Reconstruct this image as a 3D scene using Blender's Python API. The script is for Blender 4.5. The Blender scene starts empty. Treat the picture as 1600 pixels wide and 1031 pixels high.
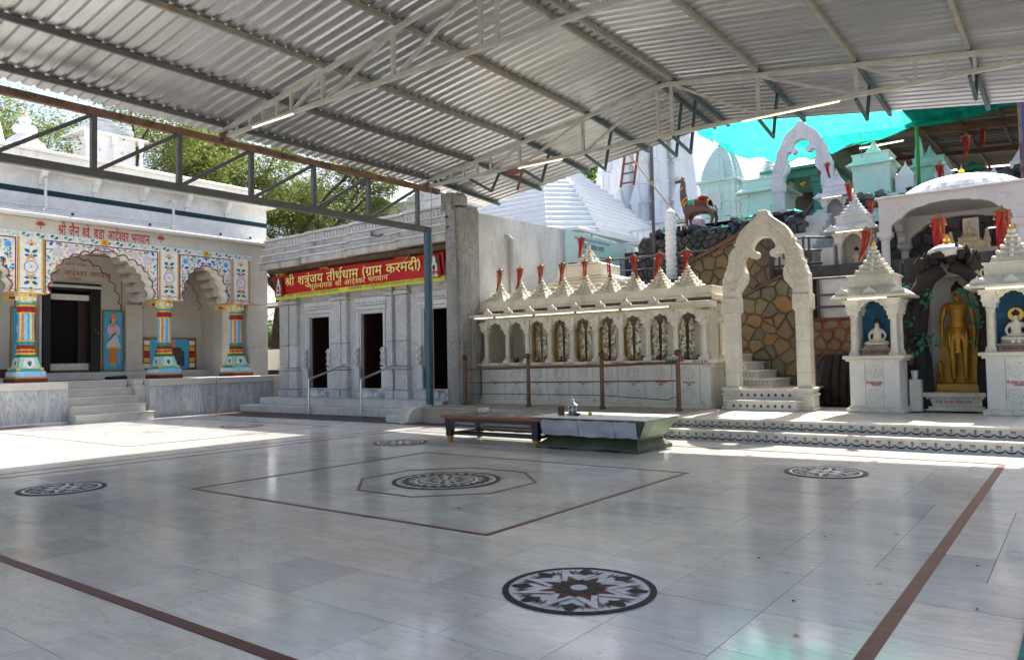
import bpy, bmesh, math, random, json
from math import sin, cos, pi, radians, atan2, hypot, sqrt, floor
from mathutils import Vector, Matrix, noise
from mathutils.geometry import tessellate_polygon
random.seed(7)
scene = bpy.context.scene
COL = scene.collection

# ---------------------------------------------------------------- camera
cam_d = bpy.data.cameras.new('camera'); cam = bpy.data.objects.new('camera', cam_d); COL.objects.link(cam)
scene.camera = cam
YAW, PITCH, ROLL = 2.21615477, 0.0403202, -0.01920319
fw = Vector((cos(PITCH)*cos(YAW), cos(PITCH)*sin(YAW), sin(PITCH)))
rt = Vector((sin(YAW), -cos(YAW), 0)); up = rt.cross(fw)
r2 = rt*cos(ROLL)+up*sin(ROLL); u2 = -rt*sin(ROLL)+up*cos(ROLL)
cam.matrix_world = Matrix(((r2.x, u2.x, -fw.x, 5.90441), (r2.y, u2.y, -fw.y, -6.53636), (r2.z, u2.z, -fw.z, 1.36), (0, 0, 0, 1)))
cam_d.sensor_fit = 'HORIZONTAL'; cam_d.sensor_width = 36; cam_d.lens = 1185.757/1600*36
cam_d.clip_start = 0.05; cam_d.clip_end = 3000

# ---------------------------------------------------------------- sky, sun, exposure
world = bpy.data.worlds.new("World"); scene.world = world; world.use_nodes = True
wn = world.node_tree; wn.nodes.clear()
sky = wn.nodes.new('ShaderNodeTexSky'); sky.sky_type = 'NISHITA'; sky.sun_disc = False
SUN = Vector((-0.10, 0.89, 1.0)).normalized()
sky.sun_elevation = math.asin(SUN.z); sky.sun_rotation = atan2(SUN.x, SUN.y)
sky.air_density = .8; sky.dust_density = 4.0; sky.ozone_density = .5
bg = wn.nodes.new('ShaderNodeBackground'); bg.inputs['Strength'].default_value = 0.15
wo = wn.nodes.new('ShaderNodeOutputWorld')
wn.links.new(sky.outputs[0], bg.inputs[0]); wn.links.new(bg.outputs[0], wo.inputs[0])
sun_d = bpy.data.lights.new('sun', 'SUN'); sun_d.energy = 4.6; sun_d.angle = radians(0.53); sun_d.color = (1.0, 0.95, 0.87)
sun = bpy.data.objects.new('sun', sun_d); COL.objects.link(sun)
sun.rotation_euler = (-SUN).to_track_quat('-Z', 'Y').to_euler()
scene.view_settings.view_transform = 'Standard'; scene.view_settings.look = 'None'
scene.view_settings.exposure = 1.25; scene.view_settings.gamma = 1.0
scene.view_settings.use_curve_mapping = False
scene.render.engine = 'CYCLES'
try:
    scene.cycles.max_bounces = 10; scene.cycles.diffuse_bounces = 5; scene.cycles.transparent_max_bounces = 12
    scene.cycles.use_denoising = True
except Exception: pass

# ---------------------------------------------------------------- materials
MATS = {}
def new_mat(name):
    m = bpy.data.materials.new(name); m.use_nodes = True; nt = m.node_tree
    b = nt.nodes['Principled BSDF']; MATS[name] = m
    return m, nt, b
def N(nt, t, **kw):
    n = nt.nodes.new(t)
    for k, v in kw.items():
        if k in n.inputs.keys() if isinstance(k, str) else False: n.inputs[k].default_value = v
        else: setattr(n, k, v)
    return n
def pos(nt, sx=1, sy=1, sz=1):
    g = nt.nodes.new('ShaderNodeNewGeometry'); m = nt.nodes.new('ShaderNodeMapping')
    m.inputs['Scale'].default_value = (sx, sy, sz); nt.links.new(g.outputs['Position'], m.inputs['Vector'])
    return m.outputs['Vector']
def noise_tex(nt, vec, scale, detail=5, rough=.6, dist=0):
    n = nt.nodes.new('ShaderNodeTexNoise'); n.inputs['Scale'].default_value = scale; n.inputs['Detail'].default_value = detail
    n.inputs['Roughness'].default_value = rough; n.inputs['Distortion'].default_value = dist
    if vec is not None: nt.links.new(vec, n.inputs['Vector'])
    return n.outputs['Fac']
def ramp(nt, fac, stops):
    r = nt.nodes.new('ShaderNodeValToRGB'); e = r.color_ramp.elements
    while len(e) < len(stops): e.new(0.5)
    for i, (p, c) in enumerate(stops):
        e[i].position = p; e[i].color = (c, c, c, 1) if isinstance(c, (int, float)) else (*c, 1)
    nt.links.new(fac, r.inputs['Fac']); return r.outputs['Color']
def mix(nt, fac, a, b, mode='MIX'):
    m = nt.nodes.new('ShaderNodeMix'); m.data_type = 'RGBA'; m.blend_type = mode
    for s, v in ((0, fac), (6, a), (7, b)):
        if isinstance(v, bpy.types.NodeSocket): nt.links.new(v, m.inputs[s])
        elif s == 0: m.inputs[0].default_value = v
        else: m.inputs[s].default_value = (*v, 1)
    return m.outputs[2]
def bump(nt, b, h, strength=.3, dist=.02):
    n = nt.nodes.new('ShaderNodeBump'); n.inputs['Strength'].default_value = strength; n.inputs['Distance'].default_value = dist
    nt.links.new(h, n.inputs['Height']); nt.links.new(n.outputs[0], b.inputs['Normal'])
def island(nt):
    g = nt.nodes.new('ShaderNodeNewGeometry'); o = nt.nodes.new('ShaderNodeObjectInfo'); a = nt.nodes.new('ShaderNodeMath'); a.operation = 'ADD'; f = nt.nodes.new('ShaderNodeMath'); f.operation = 'FRACT'
    nt.links.new(g.outputs['Random Per Island'], a.inputs[0]); nt.links.new(o.outputs['Random'], a.inputs[1]); nt.links.new(a.outputs[0], f.inputs[0]); return f.outputs[0]
def simple(name, c, rough=.5, metal=0., var=.12, scale=3., bmp=0., bscale=30., dirt=None, dirt_amt=.5, dscale=1.2, streak=False, spec=.5):
    """colour with broad noise variation, optional stains and fine relief"""
    m, nt, b = new_mat(name)
    v = pos(nt)
    f = noise_tex(nt, v, scale, 6)
    lo = tuple(x*(1-var) for x in c); hi = tuple(min(1, x*(1+var)) for x in c)
    col = mix(nt, ramp(nt, f, [(.3, 0.), (.7, 1.)]), lo, hi)
    if dirt:
        v2 = pos(nt, 1, 1, .18) if streak else v
        g = ramp(nt, noise_tex(nt, v2, dscale*(3 if streak else 1), 8, .7), [(.5, 0.), (.72, dirt_amt)])
        col = mix(nt, g, col, dirt)
    nt.links.new(col, b.inputs['Base Color'])
    b.inputs['Roughness'].default_value = rough; b.inputs['Metallic'].default_value = metal
    b.inputs['Specular IOR Level'].default_value = spec
    if bmp: bump(nt, b, noise_tex(nt, v, bscale, 6), bmp, .01)
    return m
def emit(name, c, s):
    m, nt, b = new_mat(name); b.inputs['Base Color'].default_value = (*c, 1)
    b.inputs['Emission Color'].default_value = (*c, 1); b.inputs['Emission Strength'].default_value = s; return m

def marble(name, c1, c2, vein, rough=.35, vscale=1.0, vamt=.5, per=.1, dirt=None, damt=.5, dstreak=True, bmp=.0, stretch=(1, 1, 1)):
    m, nt, b = new_mat(name)
    v = pos(nt, *stretch)
    a = noise_tex(nt, v, 1.1*vscale, 6, .6, .8)
    col = mix(nt, ramp(nt, a, [(.32, 0.), (.68, 1.)]), c1, c2)
    vn = noise_tex(nt, v, 2.3*vscale, 9, .62, 2.2)
    vm = ramp(nt, vn, [(.44, 0.), (.5, vamt), (.56, 0.)])
    col = mix(nt, vm, col, vein)
    r = ramp(nt, island(nt), [(0., 1-per), (1., 1.)])
    col = mix(nt, 1.0, col, r, 'MULTIPLY')
    if dirt:
        v2 = pos(nt, 1, 1, .2) if dstreak else pos(nt)
        g = ramp(nt, noise_tex(nt, v2, 2.5, 9, .72), [(.5, 0.), (.75, damt)])
        col = mix(nt, g, col, dirt)
    nt.links.new(col, b.inputs['Base Color']); b.inputs['Roughness'].default_value = rough
    if bmp: bump(nt, b, noise_tex(nt, pos(nt), 26, 6, .7), bmp, .012)
    return m

# floor marble: polished, tint by tile, smears and scuffs in the gloss
def floor_marble(name):
    m, nt, b = new_mat(name)
    geo = nt.nodes.new('ShaderNodeNewGeometry'); rnd = island(nt)
    off = nt.nodes.new('ShaderNodeVectorMath'); off.operation = 'MULTIPLY_ADD'
    off.inputs[1].default_value = (37, 53, 11)
    cmb = nt.nodes.new('ShaderNodeCombineXYZ')
    for i in range(3): nt.links.new(rnd, cmb.inputs[i])
    nt.links.new(cmb.outputs[0], off.inputs[0]); nt.links.new(geo.outputs['Position'], off.inputs[2])
    mp = nt.nodes.new('ShaderNodeMapping'); mp.inputs['Scale'].default_value = (.42, 1.9, 1); mp.inputs['Rotation'].default_value = (0, 0, .5)
    nt.links.new(off.outputs[0], mp.inputs[0])
    a = noise_tex(nt, mp.outputs[0], 1.6, 7, .6, 1.0)
    base = mix(nt, ramp(nt, a, [(.28, 0.), (.72, 1.)]), (.67, .665, .635), (.80, .79, .75))
    tint = ramp(nt, rnd, [(0., (.78, .79, .81)), (.18, (.88, .885, .89)), (.38, (1, .98, .94)), (.58, (.94, .95, .925)), (.8, (1, .985, .95)), (1., (.90, .905, .89))])
    base = mix(nt, 1.0, base, tint, 'MULTIPLY')
    vn = noise_tex(nt, mp.outputs[0], 1.1, 9, .6, 3.)
    base = mix(nt, ramp(nt, vn, [(.45, 0.), (.5, .27), (.55, 0.)]), base, (.34, .37, .39))
    cr = noise_tex(nt, mp.outputs[0], .8, 3, .5, 5.)
    base = mix(nt, ramp(nt, cr, [(.496, 0.), (.5, .5), (.504, 0.)]), base, (.13, .13, .13))
    d = noise_tex(nt, pos(nt), 1.4, 8, .7)
    base = mix(nt, ramp(nt, d, [(.50, 0.), (.78, .6)]), base, (.42, .38, .32))
    sp = noise_tex(nt, pos(nt), 38, 2, .5)
    base = mix(nt, ramp(nt, sp, [(.74, 0.), (.77, .4)]), base, (.2, .17, .13))
    nt.links.new(base, b.inputs['Base Color'])
    rr = mix(nt, ramp(nt, noise_tex(nt, pos(nt), .9, 3, .5), [(.3, 0.), (.75, 1.)]), (.09,)*3, (.20,)*3)
    nt.links.new(rr, b.inputs['Roughness']); b.inputs['Specular IOR Level'].default_value = .6
    bump(nt, b, noise_tex(nt, pos(nt), 3, 3), .04, .01)
floor_marble('floor_marble')
marble('marble_wall', (.53, .50, .44), (.64, .615, .56), (.46, .43, .38), .45, .7, .3, .10, (.38, .33, .27), .32)
marble('marble_white', (.70, .69, .66), (.80, .79, .76), (.50, .50, .49), .4, .8, .35, .07, (.45, .42, .37), .28)
marble('marble_streak', (.40, .41, .42), (.66, .66, .65), (.24, .25, .27), .35, 1.1, .7, .05, None, 0, stretch=(1.6, 1.6, .28))
marble('marble_step', (.62, .59, .53), (.72, .70, .64), (.50, .46, .40), .4, 1., .3, .1, (.36, .30, .22), .5, False)
marble('marble_cream', (.69, .65, .54), (.77, .74, .63), (.56, .51, .40), .5, 1.1, .3, .09, (.38, .32, .22), .55, True, .25)
marble('marble_carved', (.66, .62, .52), (.78, .75, .66), (.45, .40, .31), .55, 1.6, .45, .06, (.40, .34, .25), .5, False, .6)
marble('marble_banner', (.66, .645, .61), (.80, .78, .74), (.42, .42, .42), .4, 1.1, .5, .18, (.36, .33, .28), .42)
marble('marble_lilac', (.66, .65, .68), (.74, .73, .76), (.5, .5, .54), .5, 1.2, .25, .07, (.42, .42, .42), .3, True, .2)
marble('marble_cool', (.69, .67, .61), (.77, .75, .69), (.5, .52, .52), .45, 1.2, .25, .08, (.42, .42, .38), .35, True, .2)
simple('white_paint', (.84, .84, .84), .55, var=.04, scale=1.2, dirt=(.52, .50, .46), dirt_amt=.2, streak=True, bmp=.1)
simple('white_plaster', (.74, .72, .67), .7, var=.08, scale=.9, dirt=(.36, .32, .26), dirt_amt=.45, streak=True, bmp=.15)
simple('parapet_stone', (.55, .51, .46), .75, var=.2, scale=2.2, dirt=(.11, .10, .09), dirt_amt=.85, dscale=.8, streak=True, bmp=.4)
simple('granite_band', (.008, .035, .045), .6, var=.5, scale=16, spec=.2)
def concrete(name, c1, c2, stain, amt):
    m, nt, b = new_mat(name); v = pos(nt)
    col = mix(nt, ramp(nt, noise_tex(nt, v, 1.3, 8, .7), [(.35, 0.), (.65, 1.)]), c1, c2)
    g = ramp(nt, noise_tex(nt, pos(nt, 1, 1, .22), 1.7, 9, .75), [(.48, 0.), (.66, amt)])
    col = mix(nt, g, col, stain)
    sp = ramp(nt, noise_tex(nt, v, 22, 6, .8), [(.52, 0.), (.64, .85*amt)])
    col = mix(nt, sp, col, tuple(x*.6 for x in stain))
    nt.links.new(col, b.inputs['Base Color']); b.inputs['Roughness'].default_value = .85
    bump(nt, b, noise_tex(nt, v, 18, 8, .75), .7, .02)
concrete('concrete_grey', (.30, .29, .27), (.47, .46, .43), (.10, .095, .085), .9)
concrete('plaster_wall', (.55, .56, .57), (.70, .71, .72), (.25, .24, .22), .6)
concrete('plinth_dust', (.40, .34, .28), (.52, .46, .38), (.25, .2, .16), .4)
def steel(name, c, rust, lo=.55, rough=.55):
    m, nt, b = new_mat(name); v = pos(nt)
    col = mix(nt, ramp(nt, noise_tex(nt, v, 5, 5), [(.3, 0.), (.7, 1.)]), tuple(x*.82 for x in c), tuple(min(1, x*1.15) for x in c))
    g = ramp(nt, noise_tex(nt, v, 3.3, 9, .75), [(lo, 0.), (lo+.09, .9)])
    col = mix(nt, g, col, rust); nt.links.new(col, b.inputs['Base Color']); b.inputs['Roughness'].default_value = rough
    bump(nt, b, noise_tex(nt, v, 40, 4), .15, .004)
steel('steel_pale', (.47, .46, .43), (.25, .12, .05), .62)
steel('steel_grey', (.12, .125, .125), (.12, .07, .05), .66)
steel('steel_rust', (.22, .13, .09), (.10, .05, .03), .5, .7)
steel('steel_blue', (.045, .11, .155), (.06, .08, .09), .66, .4)
steel('steel_darkteal', (.06, .10, .115), (.06, .05, .045), .7)
steel('purlin_steel', (.26, .245, .21), (.28, .14, .06), .57, .6)
simple('rail_brown', (.13, .06, .025), .4, var=.3, scale=7, dirt=(.04, .02, .012), dirt_amt=.7)
simple('rail_dark', (.05, .035, .03), .5, var=.3)
simple('rail_grey', (.09, .08, .085), .5, var=.2)
simple('stainless', (.62, .62, .60), .28, 1., var=.08)
# corrugated zinc
def zinc(name, c, rough, metal):
    m, nt, b = new_mat(name)
    v = pos(nt, .25, 3.2, 1)
    f = noise_tex(nt, v, 3.2, 7, .7)
    r = ramp(nt, island(nt), [(0., .86), (1., 1.06)])
    col = mix(nt, ramp(nt, f, [(.3, 0.), (.7, 1.)]), tuple(x*.9 for x in c), tuple(min(1, x*1.08) for x in c))
    col = mix(nt, 1., col, r, 'MULTIPLY')
    col = mix(nt, ramp(nt, noise_tex(nt, pos(nt), 1.6, 8, .7), [(.6, 0.), (.8, .3)]), col, (.28, .25, .20))
    nt.links.new(col, b.inputs['Base Color'])
    rr = mix(nt, ramp(nt, noise_tex(nt, v, 1.5, 3), [(.3, 0.), (.7, 1.)]), (rough*.85,)*3, (min(1, rough*1.35),)*3)
    nt.links.new(rr, b.inputs['Roughness']); b.inputs['Metallic'].default_value = metal
    bump(nt, b, noise_tex(nt, pos(nt, .3, 1, 1), 2, 2), .05, .02)
zinc('zinc_sheet', (.46, .46, .455), .30, .70)
zinc('zinc_old', (.13, .115, .09), .65, .2)
FLAT = dict(red=(.50, .02, .018), maroon=(.22, .028, .03), yellow=(.72, .44, .05), paleyellow=(.80, .64, .22), blue=(.02, .13, .52), skyblue=(.06, .42, .72),
    lightblue=(.30, .56, .80), green=(.01, .17, .11), seagreen=(.03, .34, .25), mint=(.32, .62, .45), orange=(.74, .22, .05), peach=(.80, .38, .24), lilac=(.62, .58, .68), cream=(.80, .775, .70),
    black=(.012, .012, .012), offwhite=(.74, .73, .70), pink=(.72, .42, .50), skin=(.66, .42, .28), navy=(.03, .07, .2), brownred=(.16, .03, .025), goldpaint=(.55, .33, .06), elephant=(.06, .065, .075), sign_green=(.02, .10, .07), inlay_dark=(.016, .018, .02), inlay_red=(.11, .03, .028), inlay_grey=(.15, .165, .165), pale=(.78, .75, .68))
for k, c in FLAT.items(): simple(k if k.startswith('inlay') else 'p_'+k, c, .5, var=.14, scale=14, spec=.15 if k.startswith('inlay') else .35)
simple('inlay_line', (.125, .035, .03), .4, var=.3, scale=9, spec=.2)
simple('banner_red', (.55, .008, .012), .45, var=.06, scale=1)
simple('banner_yellow', (.74, .72, .07), .45, var=.05)
simple('letter_yellow', (.90, .80, .22), .5, var=.03)
simple('letter_red', (.42, .02, .015), .6, var=.05)
simple('letter_blue', (.03, .06, .20), .6, var=.05)
simple('letter_dark', (.05, .09, .03), .6, var=.05)
simple('sign_aqua', (.52, .66, .64), .5, var=.05, scale=2)
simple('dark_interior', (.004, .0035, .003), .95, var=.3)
simple('dark_wood', (.035, .012, .008), .4, var=.4, scale=8)
simple('rust_board', (.13, .065, .03), .8, var=.35, scale=3, dirt=(.07, .035, .02), dirt_amt=.8)
simple('bench_black', (.010, .010, .012), .32, var=.3, scale=10)
simple('bench_top', (.10, .11, .10), .28, var=.2, scale=5, dirt=(.30, .30, .27), dirt_amt=.4)
simple('bench_orange', (.33, .065, .02), .4, var=.25, scale=8)
simple('leg_yellow', (.50, .24, .04), .5, var=.2)
simple('tank_green', (.05, .066, .03), .5, var=.25, scale=5, dirt=(.30, .30, .26), dirt_amt=.45, bmp=.2)
simple('tank_green_pale', (.13, .18, .095), .55, var=.2, scale=7, dirt=(.5, .5, .44), dirt_amt=.4, bmp=.2)
simple('tank_sheet', (.50, .52, .56), .38, .35, var=.12, scale=3, dirt=(.3, .29, .27), dirt_amt=.4, bmp=.35, bscale=5)
simple('gold', (.62, .36, .06), .3, .85, var=.25, scale=9, bmp=.15)
simple('statue_gold', (.50, .245, .02), .38, .3, var=.22, scale=5, dirt=(.18, .09, .01), dirt_amt=.5, bmp=.1)
simple('silver_relief', (.50, .43, .30), .34, .8, var=.35, scale=30)
simple('brass_dark', (.25, .16, .05), .4, .7, var=.3)
simple('brass_old', (.30, .22, .09), .4, .7, var=.3)
simple('net_light_pale', (.60, .76, .71), .6, var=.06, scale=1.5, dirt=(.4, .46, .43), dirt_amt=.3)  # faint mint light through the net, put into the colour
simple('net_light_mint', (.36, .70, .60), .6, var=.1, scale=1.5, dirt=(.3, .42, .38), dirt_amt=.3)  # stronger mint light through the net, put into the colour
simple('net_light_dark', (.06, .26, .20), .6, var=.25, scale=1.5)  # dim green light under the net, put into the colour
simple('cloth_red', (.40, .010, .014), .7, var=.25, scale=14)
simple('cloth_pink', (.50, .16, .12), .7, var=.2, scale=14)
simple('pot_brown', (.09, .035, .02), .5, var=.3, scale=18)
simple('pot_copper', (.35, .15, .05), .35, .5, var=.3, scale=14)
simple('tin_maroon', (.10, .022, .018), .4, var=.2)
simple('glass_jar', (.25, .28, .25), .15, .3, var=.2)
simple('lime_fruit', (.42, .50, .04), .4, var=.15)
simple('rock_black', (.035, .036, .04), .45, var=.6, scale=3, dirt=(.14, .14, .15), dirt_amt=.8, bmp=.5)
simple('rock_slate', (.05, .05, .053), .6, var=.55, scale=4, dirt=(.15, .15, .15), dirt_amt=.5, bmp=.6)
simple('bark_dark', (.022, .016, .016), .8, var=.5, scale=6, bmp=.8, bscale=14)
simple('bark_brown', (.10, .07, .05), .9, var=.4, scale=4, bmp=.8, bscale=20)
simple('mortar_dark', (.10, .075, .06), .9, var=.3)
simple('mortar_red', (.17, .035, .03), .8, var=.3)
simple('camel_brown', (.15, .065, .05), .45, var=.2, scale=4)
simple('bamboo', (.42, .24, .10), .6, var=.3)
simple('ladder_red', (.22, .06, .05), .6, var=.2)
simple('pipe_white', (.62, .62, .60), .4, var=.1, dirt=(.3, .28, .25), dirt_amt=.4)
simple('pipe_grey', (.42, .43, .44), .5, var=.1, dirt=(.25, .24, .22), dirt_amt=.4)
simple('niche_blue', (.01, .11, .22), .6, var=.4, scale=5)
simple('green_post', (.02, .30, .04), .5, var=.2)
simple('purple_post', (.05, .05, .14), .5, var=.2)
simple('green_shade', (.02, .16, .14), .9, var=.25, scale=9)  # teal shade on the floor, as a colour
simple('ground_earth', (.28, .24, .18), .95, var=.3, scale=.3, bmp=.3)
simple('garland_red', (.35, .02, .02), .7, var=.3, scale=20)
simple('wire', (.30, .28, .25), .6)
simple('wire_black', (.015, .015, .015), .6)
simple('stone_idol', (.62, .52, .36), .5, var=.25, scale=8)
simple('idol_white', (.78, .72, .60), .35, var=.1, scale=8)
simple('idol_hair', (.02, .02, .02), .5)
simple('idol_base', (.36, .29, .22), .5, var=.3, scale=8)
simple('tin_white', (.60, .62, .66), .4, .3, var=.1)
emit('tube_glow', (1.0, .88, .62), .85)
def stones(name, cols, rough=.6):
    m, nt, b = new_mat(name); v = pos(nt)
    n = len(cols); c = ramp(nt, island(nt), [((i+.5)/n, x) for i, x in enumerate(cols)])
    col = mix(nt, ramp(nt, noise_tex(nt, v, 4, 8, .7), [(.35, 0.), (.7, .55)]), c, (.10, .085, .06))
    col = mix(nt, ramp(nt, noise_tex(nt, v, 2.4, 6, .6, 1.), [(.55, 0.), (.75, .4)]), col, (.33, .22, .10))
    nt.links.new(col, b.inputs['Base Color']); b.inputs['Roughness'].default_value = rough
    bump(nt, b, noise_tex(nt, v, 12, 8, .7), .6, .02)
stones('stone_warm', [(.24, .125, .045), (.20, .15, .08), (.10, .095, .075), (.27, .16, .05), (.15, .12, .08), (.27, .21, .11), (.085, .085, .075), (.26, .125, .045), (.13, .125, .085)])
stones('stone_dark', [(.06, .06, .062), (.09, .085, .08), (.045, .045, .05), (.12, .11, .095), (.07, .07, .08)])
stones('stone_maroon', [(.12, .09, .06), (.17, .13, .07), (.08, .07, .055), (.22, .14, .05)])
def leafy(name, c1, c2, c3, trans=.35):
    m, nt, b = new_mat(name)
    c = ramp(nt, island(nt), [(0., c1), (.5, c2), (1., c3)])
    nt.links.new(c, b.inputs['Base Color']); b.inputs['Roughness'].default_value = .6
    t = nt.nodes.new('ShaderNodeBsdfTranslucent'); nt.links.new(c, t.inputs['Color'])
    ms = nt.nodes.new('ShaderNodeMixShader'); ms.inputs[0].default_value = trans
    nt.links.new(b.outputs[0], ms.inputs[1]); nt.links.new(t.outputs[0], ms.inputs[2])
    nt.links.new(ms.outputs[0], nt.nodes['Material Output'].inputs['Surface'])
leafy('leaf_acacia', (.10, .15, .03), (.19, .25, .055), (.32, .36, .10))
leafy('leaf_bright', (.09, .20, .02), (.16, .32, .03), (.24, .42, .05))
leafy('leaf_teal', (.01, .12, .07), (.02, .20, .11), (.05, .30, .17))
def net(name):
    m, nt, b = new_mat(name)
    t = nt.nodes.new('ShaderNodeBsdfTranslucent'); d = nt.nodes.new('ShaderNodeBsdfDiffuse'); tr = nt.nodes.new('ShaderNodeBsdfTransparent')
    f = ramp(nt, noise_tex(nt, pos(nt, 1, .3, 1), 2.2, 7, .75, 1.), [(.3, (.01, .30, .23)), (.5, (.02, .46, .36)), (.7, (.05, .66, .52))])
    nt.links.new(f, t.inputs[0]); nt.links.new(f, d.inputs[0]); tr.inputs[0].default_value = (.10, .80, .62, 1)
    a = nt.nodes.new('ShaderNodeMixShader'); a.inputs[0].default_value = .25
    nt.links.new(t.outputs[0], a.inputs[1]); nt.links.new(d.outputs[0], a.inputs[2])
    c = nt.nodes.new('ShaderNodeMixShader'); c.inputs[0].default_value = .30
    nt.links.new(a.outputs[0], c.inputs[1]); nt.links.new(tr.outputs[0], c.inputs[2])
    nt.links.new(c.outputs[0], nt.nodes['Material Output'].inputs['Surface'])
net('net_teal')

# ---------------------------------------------------------------- mesh building
class MB:
    def __init__(s, mat='white_paint'):
        s.v = []; s.f = []; s.mi = []; s.mats = [mat]; s.cur = 0; s.M = None; s.sm = []
        s.smooth = False
    def use(s, m):
        if m not in s.mats: s.mats.append(m)
        s.cur = s.mats.index(m); return s
    def add(s, vs, fs):
        o = len(s.v)
        for p in vs:
            p = Vector(p)
            s.v.append(tuple(s.M @ p) if s.M else tuple(p))
        for f in fs:
            s.f.append(tuple(i+o for i in f)); s.mi.append(s.cur); s.sm.append(s.smooth)
        return s
    def box(s, a, b):
        x0, y0, z0 = a; x1, y1, z1 = b
        if x0 > x1: x0, x1 = x1, x0
        if y0 > y1: y0, y1 = y1, y0
        if z0 > z1: z0, z1 = z1, z0
        return s.add([(x0, y0, z0), (x1, y0, z0), (x1, y1, z0), (x0, y1, z0), (x0, y0, z1), (x1, y0, z1), (x1, y1, z1), (x0, y1, z1)],
            [(0, 3, 2, 1), (4, 5, 6, 7), (0, 1, 5, 4), (1, 2, 6, 5), (2, 3, 7, 6), (3, 0, 4, 7)])
    def frus(s, cx, cy, z0, z1, w0, d0, w1, d1):
        v = []
        for z, w, d in ((z0, w0, d0), (z1, w1, d1)):
            for a, b in ((-1, -1), (1, -1), (1, 1), (-1, 1)): v.append((cx+a*w/2, cy+b*d/2, z))
        return s.add(v, [(0, 3, 2, 1), (4, 5, 6, 7), (0, 1, 5, 4), (1, 2, 6, 5), (2, 3, 7, 6), (3, 0, 4, 7)])
    def lathe(s, c, prof, n=16, rot=0., sx=1, sy=1, flute=0, fd=.06):
        vs = []; fs = []; cx, cy, cz = c
        for r, z in prof:
            for i in range(n):
                a = 2*pi*i/n+rot; k = 1-(fd if flute and i % 2 else 0)
                vs.append((cx+r*k*cos(a)*sx, cy+r*k*sin(a)*sy, cz+z))
        for j in range(len(prof)-1):
            for i in range(n):
                a = j*n+i; b = j*n+(i+1) % n; fs.append((a, b, b+n, a+n))
        fs.append(tuple(range(n-1, -1, -1))); fs.append(tuple(range((len(prof)-1)*n, len(prof)*n)))
        return s.add(vs, fs)
    def cyl(s, c, r, h, n=12): return s.lathe(c, [(r, 0), (r, h)], n)
    def tube(s, pts, r, n=8, square=False, r1=None):
        P = [Vector(p) for p in pts]; vs = []; fs = []; n = 4 if square else n
        prev = None
        for i, p in enumerate(P):
            t = (P[min(i+1, len(P)-1)]-P[max(i-1, 0)]).normalized()
            if prev is None:
                u = t.cross(Vector((0, 0, 1)));
                if u.length < .05: u = Vector((1, 0, 0)) if abs(t.z) > .9 else t.cross(Vector((0, 1, 0)))
            else: u = prev - t*prev.dot(t)
            u.normalize(); w = t.cross(u); prev = u
            rr = r if r1 is None else r+(r1-r)*i/max(1, len(P)-1)
            for k in range(n):
                a = 2*pi*(k+(.5 if square else 0))/n; q = rr*(1.414 if square else 1)
                vs.append(tuple(p+u*cos(a)*q+w*sin(a)*q))
        for j in range(len(P)-1):
            for k in range(n):
                a = j*n+k; b = j*n+(k+1) % n; fs.append((a, b, b+n, a+n))
        fs.append(tuple(range(n-1, -1, -1))); fs.append(tuple(range((len(P)-1)*n, len(P)*n)))
        return s.add(vs, fs)
    def bar(s, a, b, w, h=None):
        """rectangular bar from a to b, w across, h tall"""
        a = Vector(a); b = Vector(b); t = (b-a).normalized(); h = h or w
        u = t.cross(Vector((0, 0, 1)))
        if u.length < .05: u = Vector((1, 0, 0))
        u.normalize(); w2 = u.cross(t).normalized()
        vs = []
        for p in (a, b):
            for i, j in ((-1, -1), (1, -1), (1, 1), (-1, 1)): vs.append(tuple(p+u*i*w/2+w2*j*h/2))
        return s.add(vs, [(0, 3, 2, 1), (4, 5, 6, 7), (0, 1, 5, 4), (1, 2, 6, 5), (2, 3, 7, 6), (3, 0, 4, 7)])
    def prism(s, pts, axis, a, b):
        n = len(pts)
        ar = sum(pts[i][0]*pts[(i+1) % n][1]-pts[(i+1) % n][0]*pts[i][1] for i in range(n))
        if ar < 0: pts = pts[::-1]
        def P(p, q):
            return {'x': (q, p[0], p[1]), 'y': (p[0], q, p[1]), 'z': (p[0], p[1], q)}[axis]
        vs = [P(p, a) for p in pts]+[P(p, b) for p in pts]
        tri = tessellate_polygon([[Vector((p[0], p[1], 0)) for p in pts]])
        fs = [tuple(t) for t in tri]+[tuple(i+n for i in reversed(t)) for t in tri]
        fs += [(i, (i+1) % n, (i+1) % n+n, i+n) for i in range(n)]
        return s.add(vs, fs)
    def ico(s, c, r, sub=1, jit=0., sx=1, sy=1, sz=1, seed=0):
        rnd = random.Random(seed)
        bm = bmesh.new(); bmesh.ops.create_icosphere(bm, subdivisions=sub, radius=1)
        vs = []
        for v in bm.verts:
            k = r*(1+rnd.uniform(-jit, jit)); vs.append((c[0]+v.co.x*k*sx, c[1]+v.co.y*k*sy, c[2]+v.co.z*k*sz))
        fs = [tuple(q.index for q in f.verts) for f in bm.faces]; bm.free()
        return s.add(vs, fs)
    def mesh(s, name, recalc=True):
        me = bpy.data.meshes.new(name); me.from_pydata(s.v, [], s.f)
        for m in s.mats: me.materials.append(MATS[m])
        me.polygons.foreach_set('material_index', s.mi); me.polygons.foreach_set('use_smooth', s.sm)
        if recalc:
            bm = bmesh.new(); bm.from_mesh(me); bmesh.ops.recalc_face_normals(bm, faces=bm.faces); bm.to_mesh(me); bm.free()
        me.update(); return me

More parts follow.
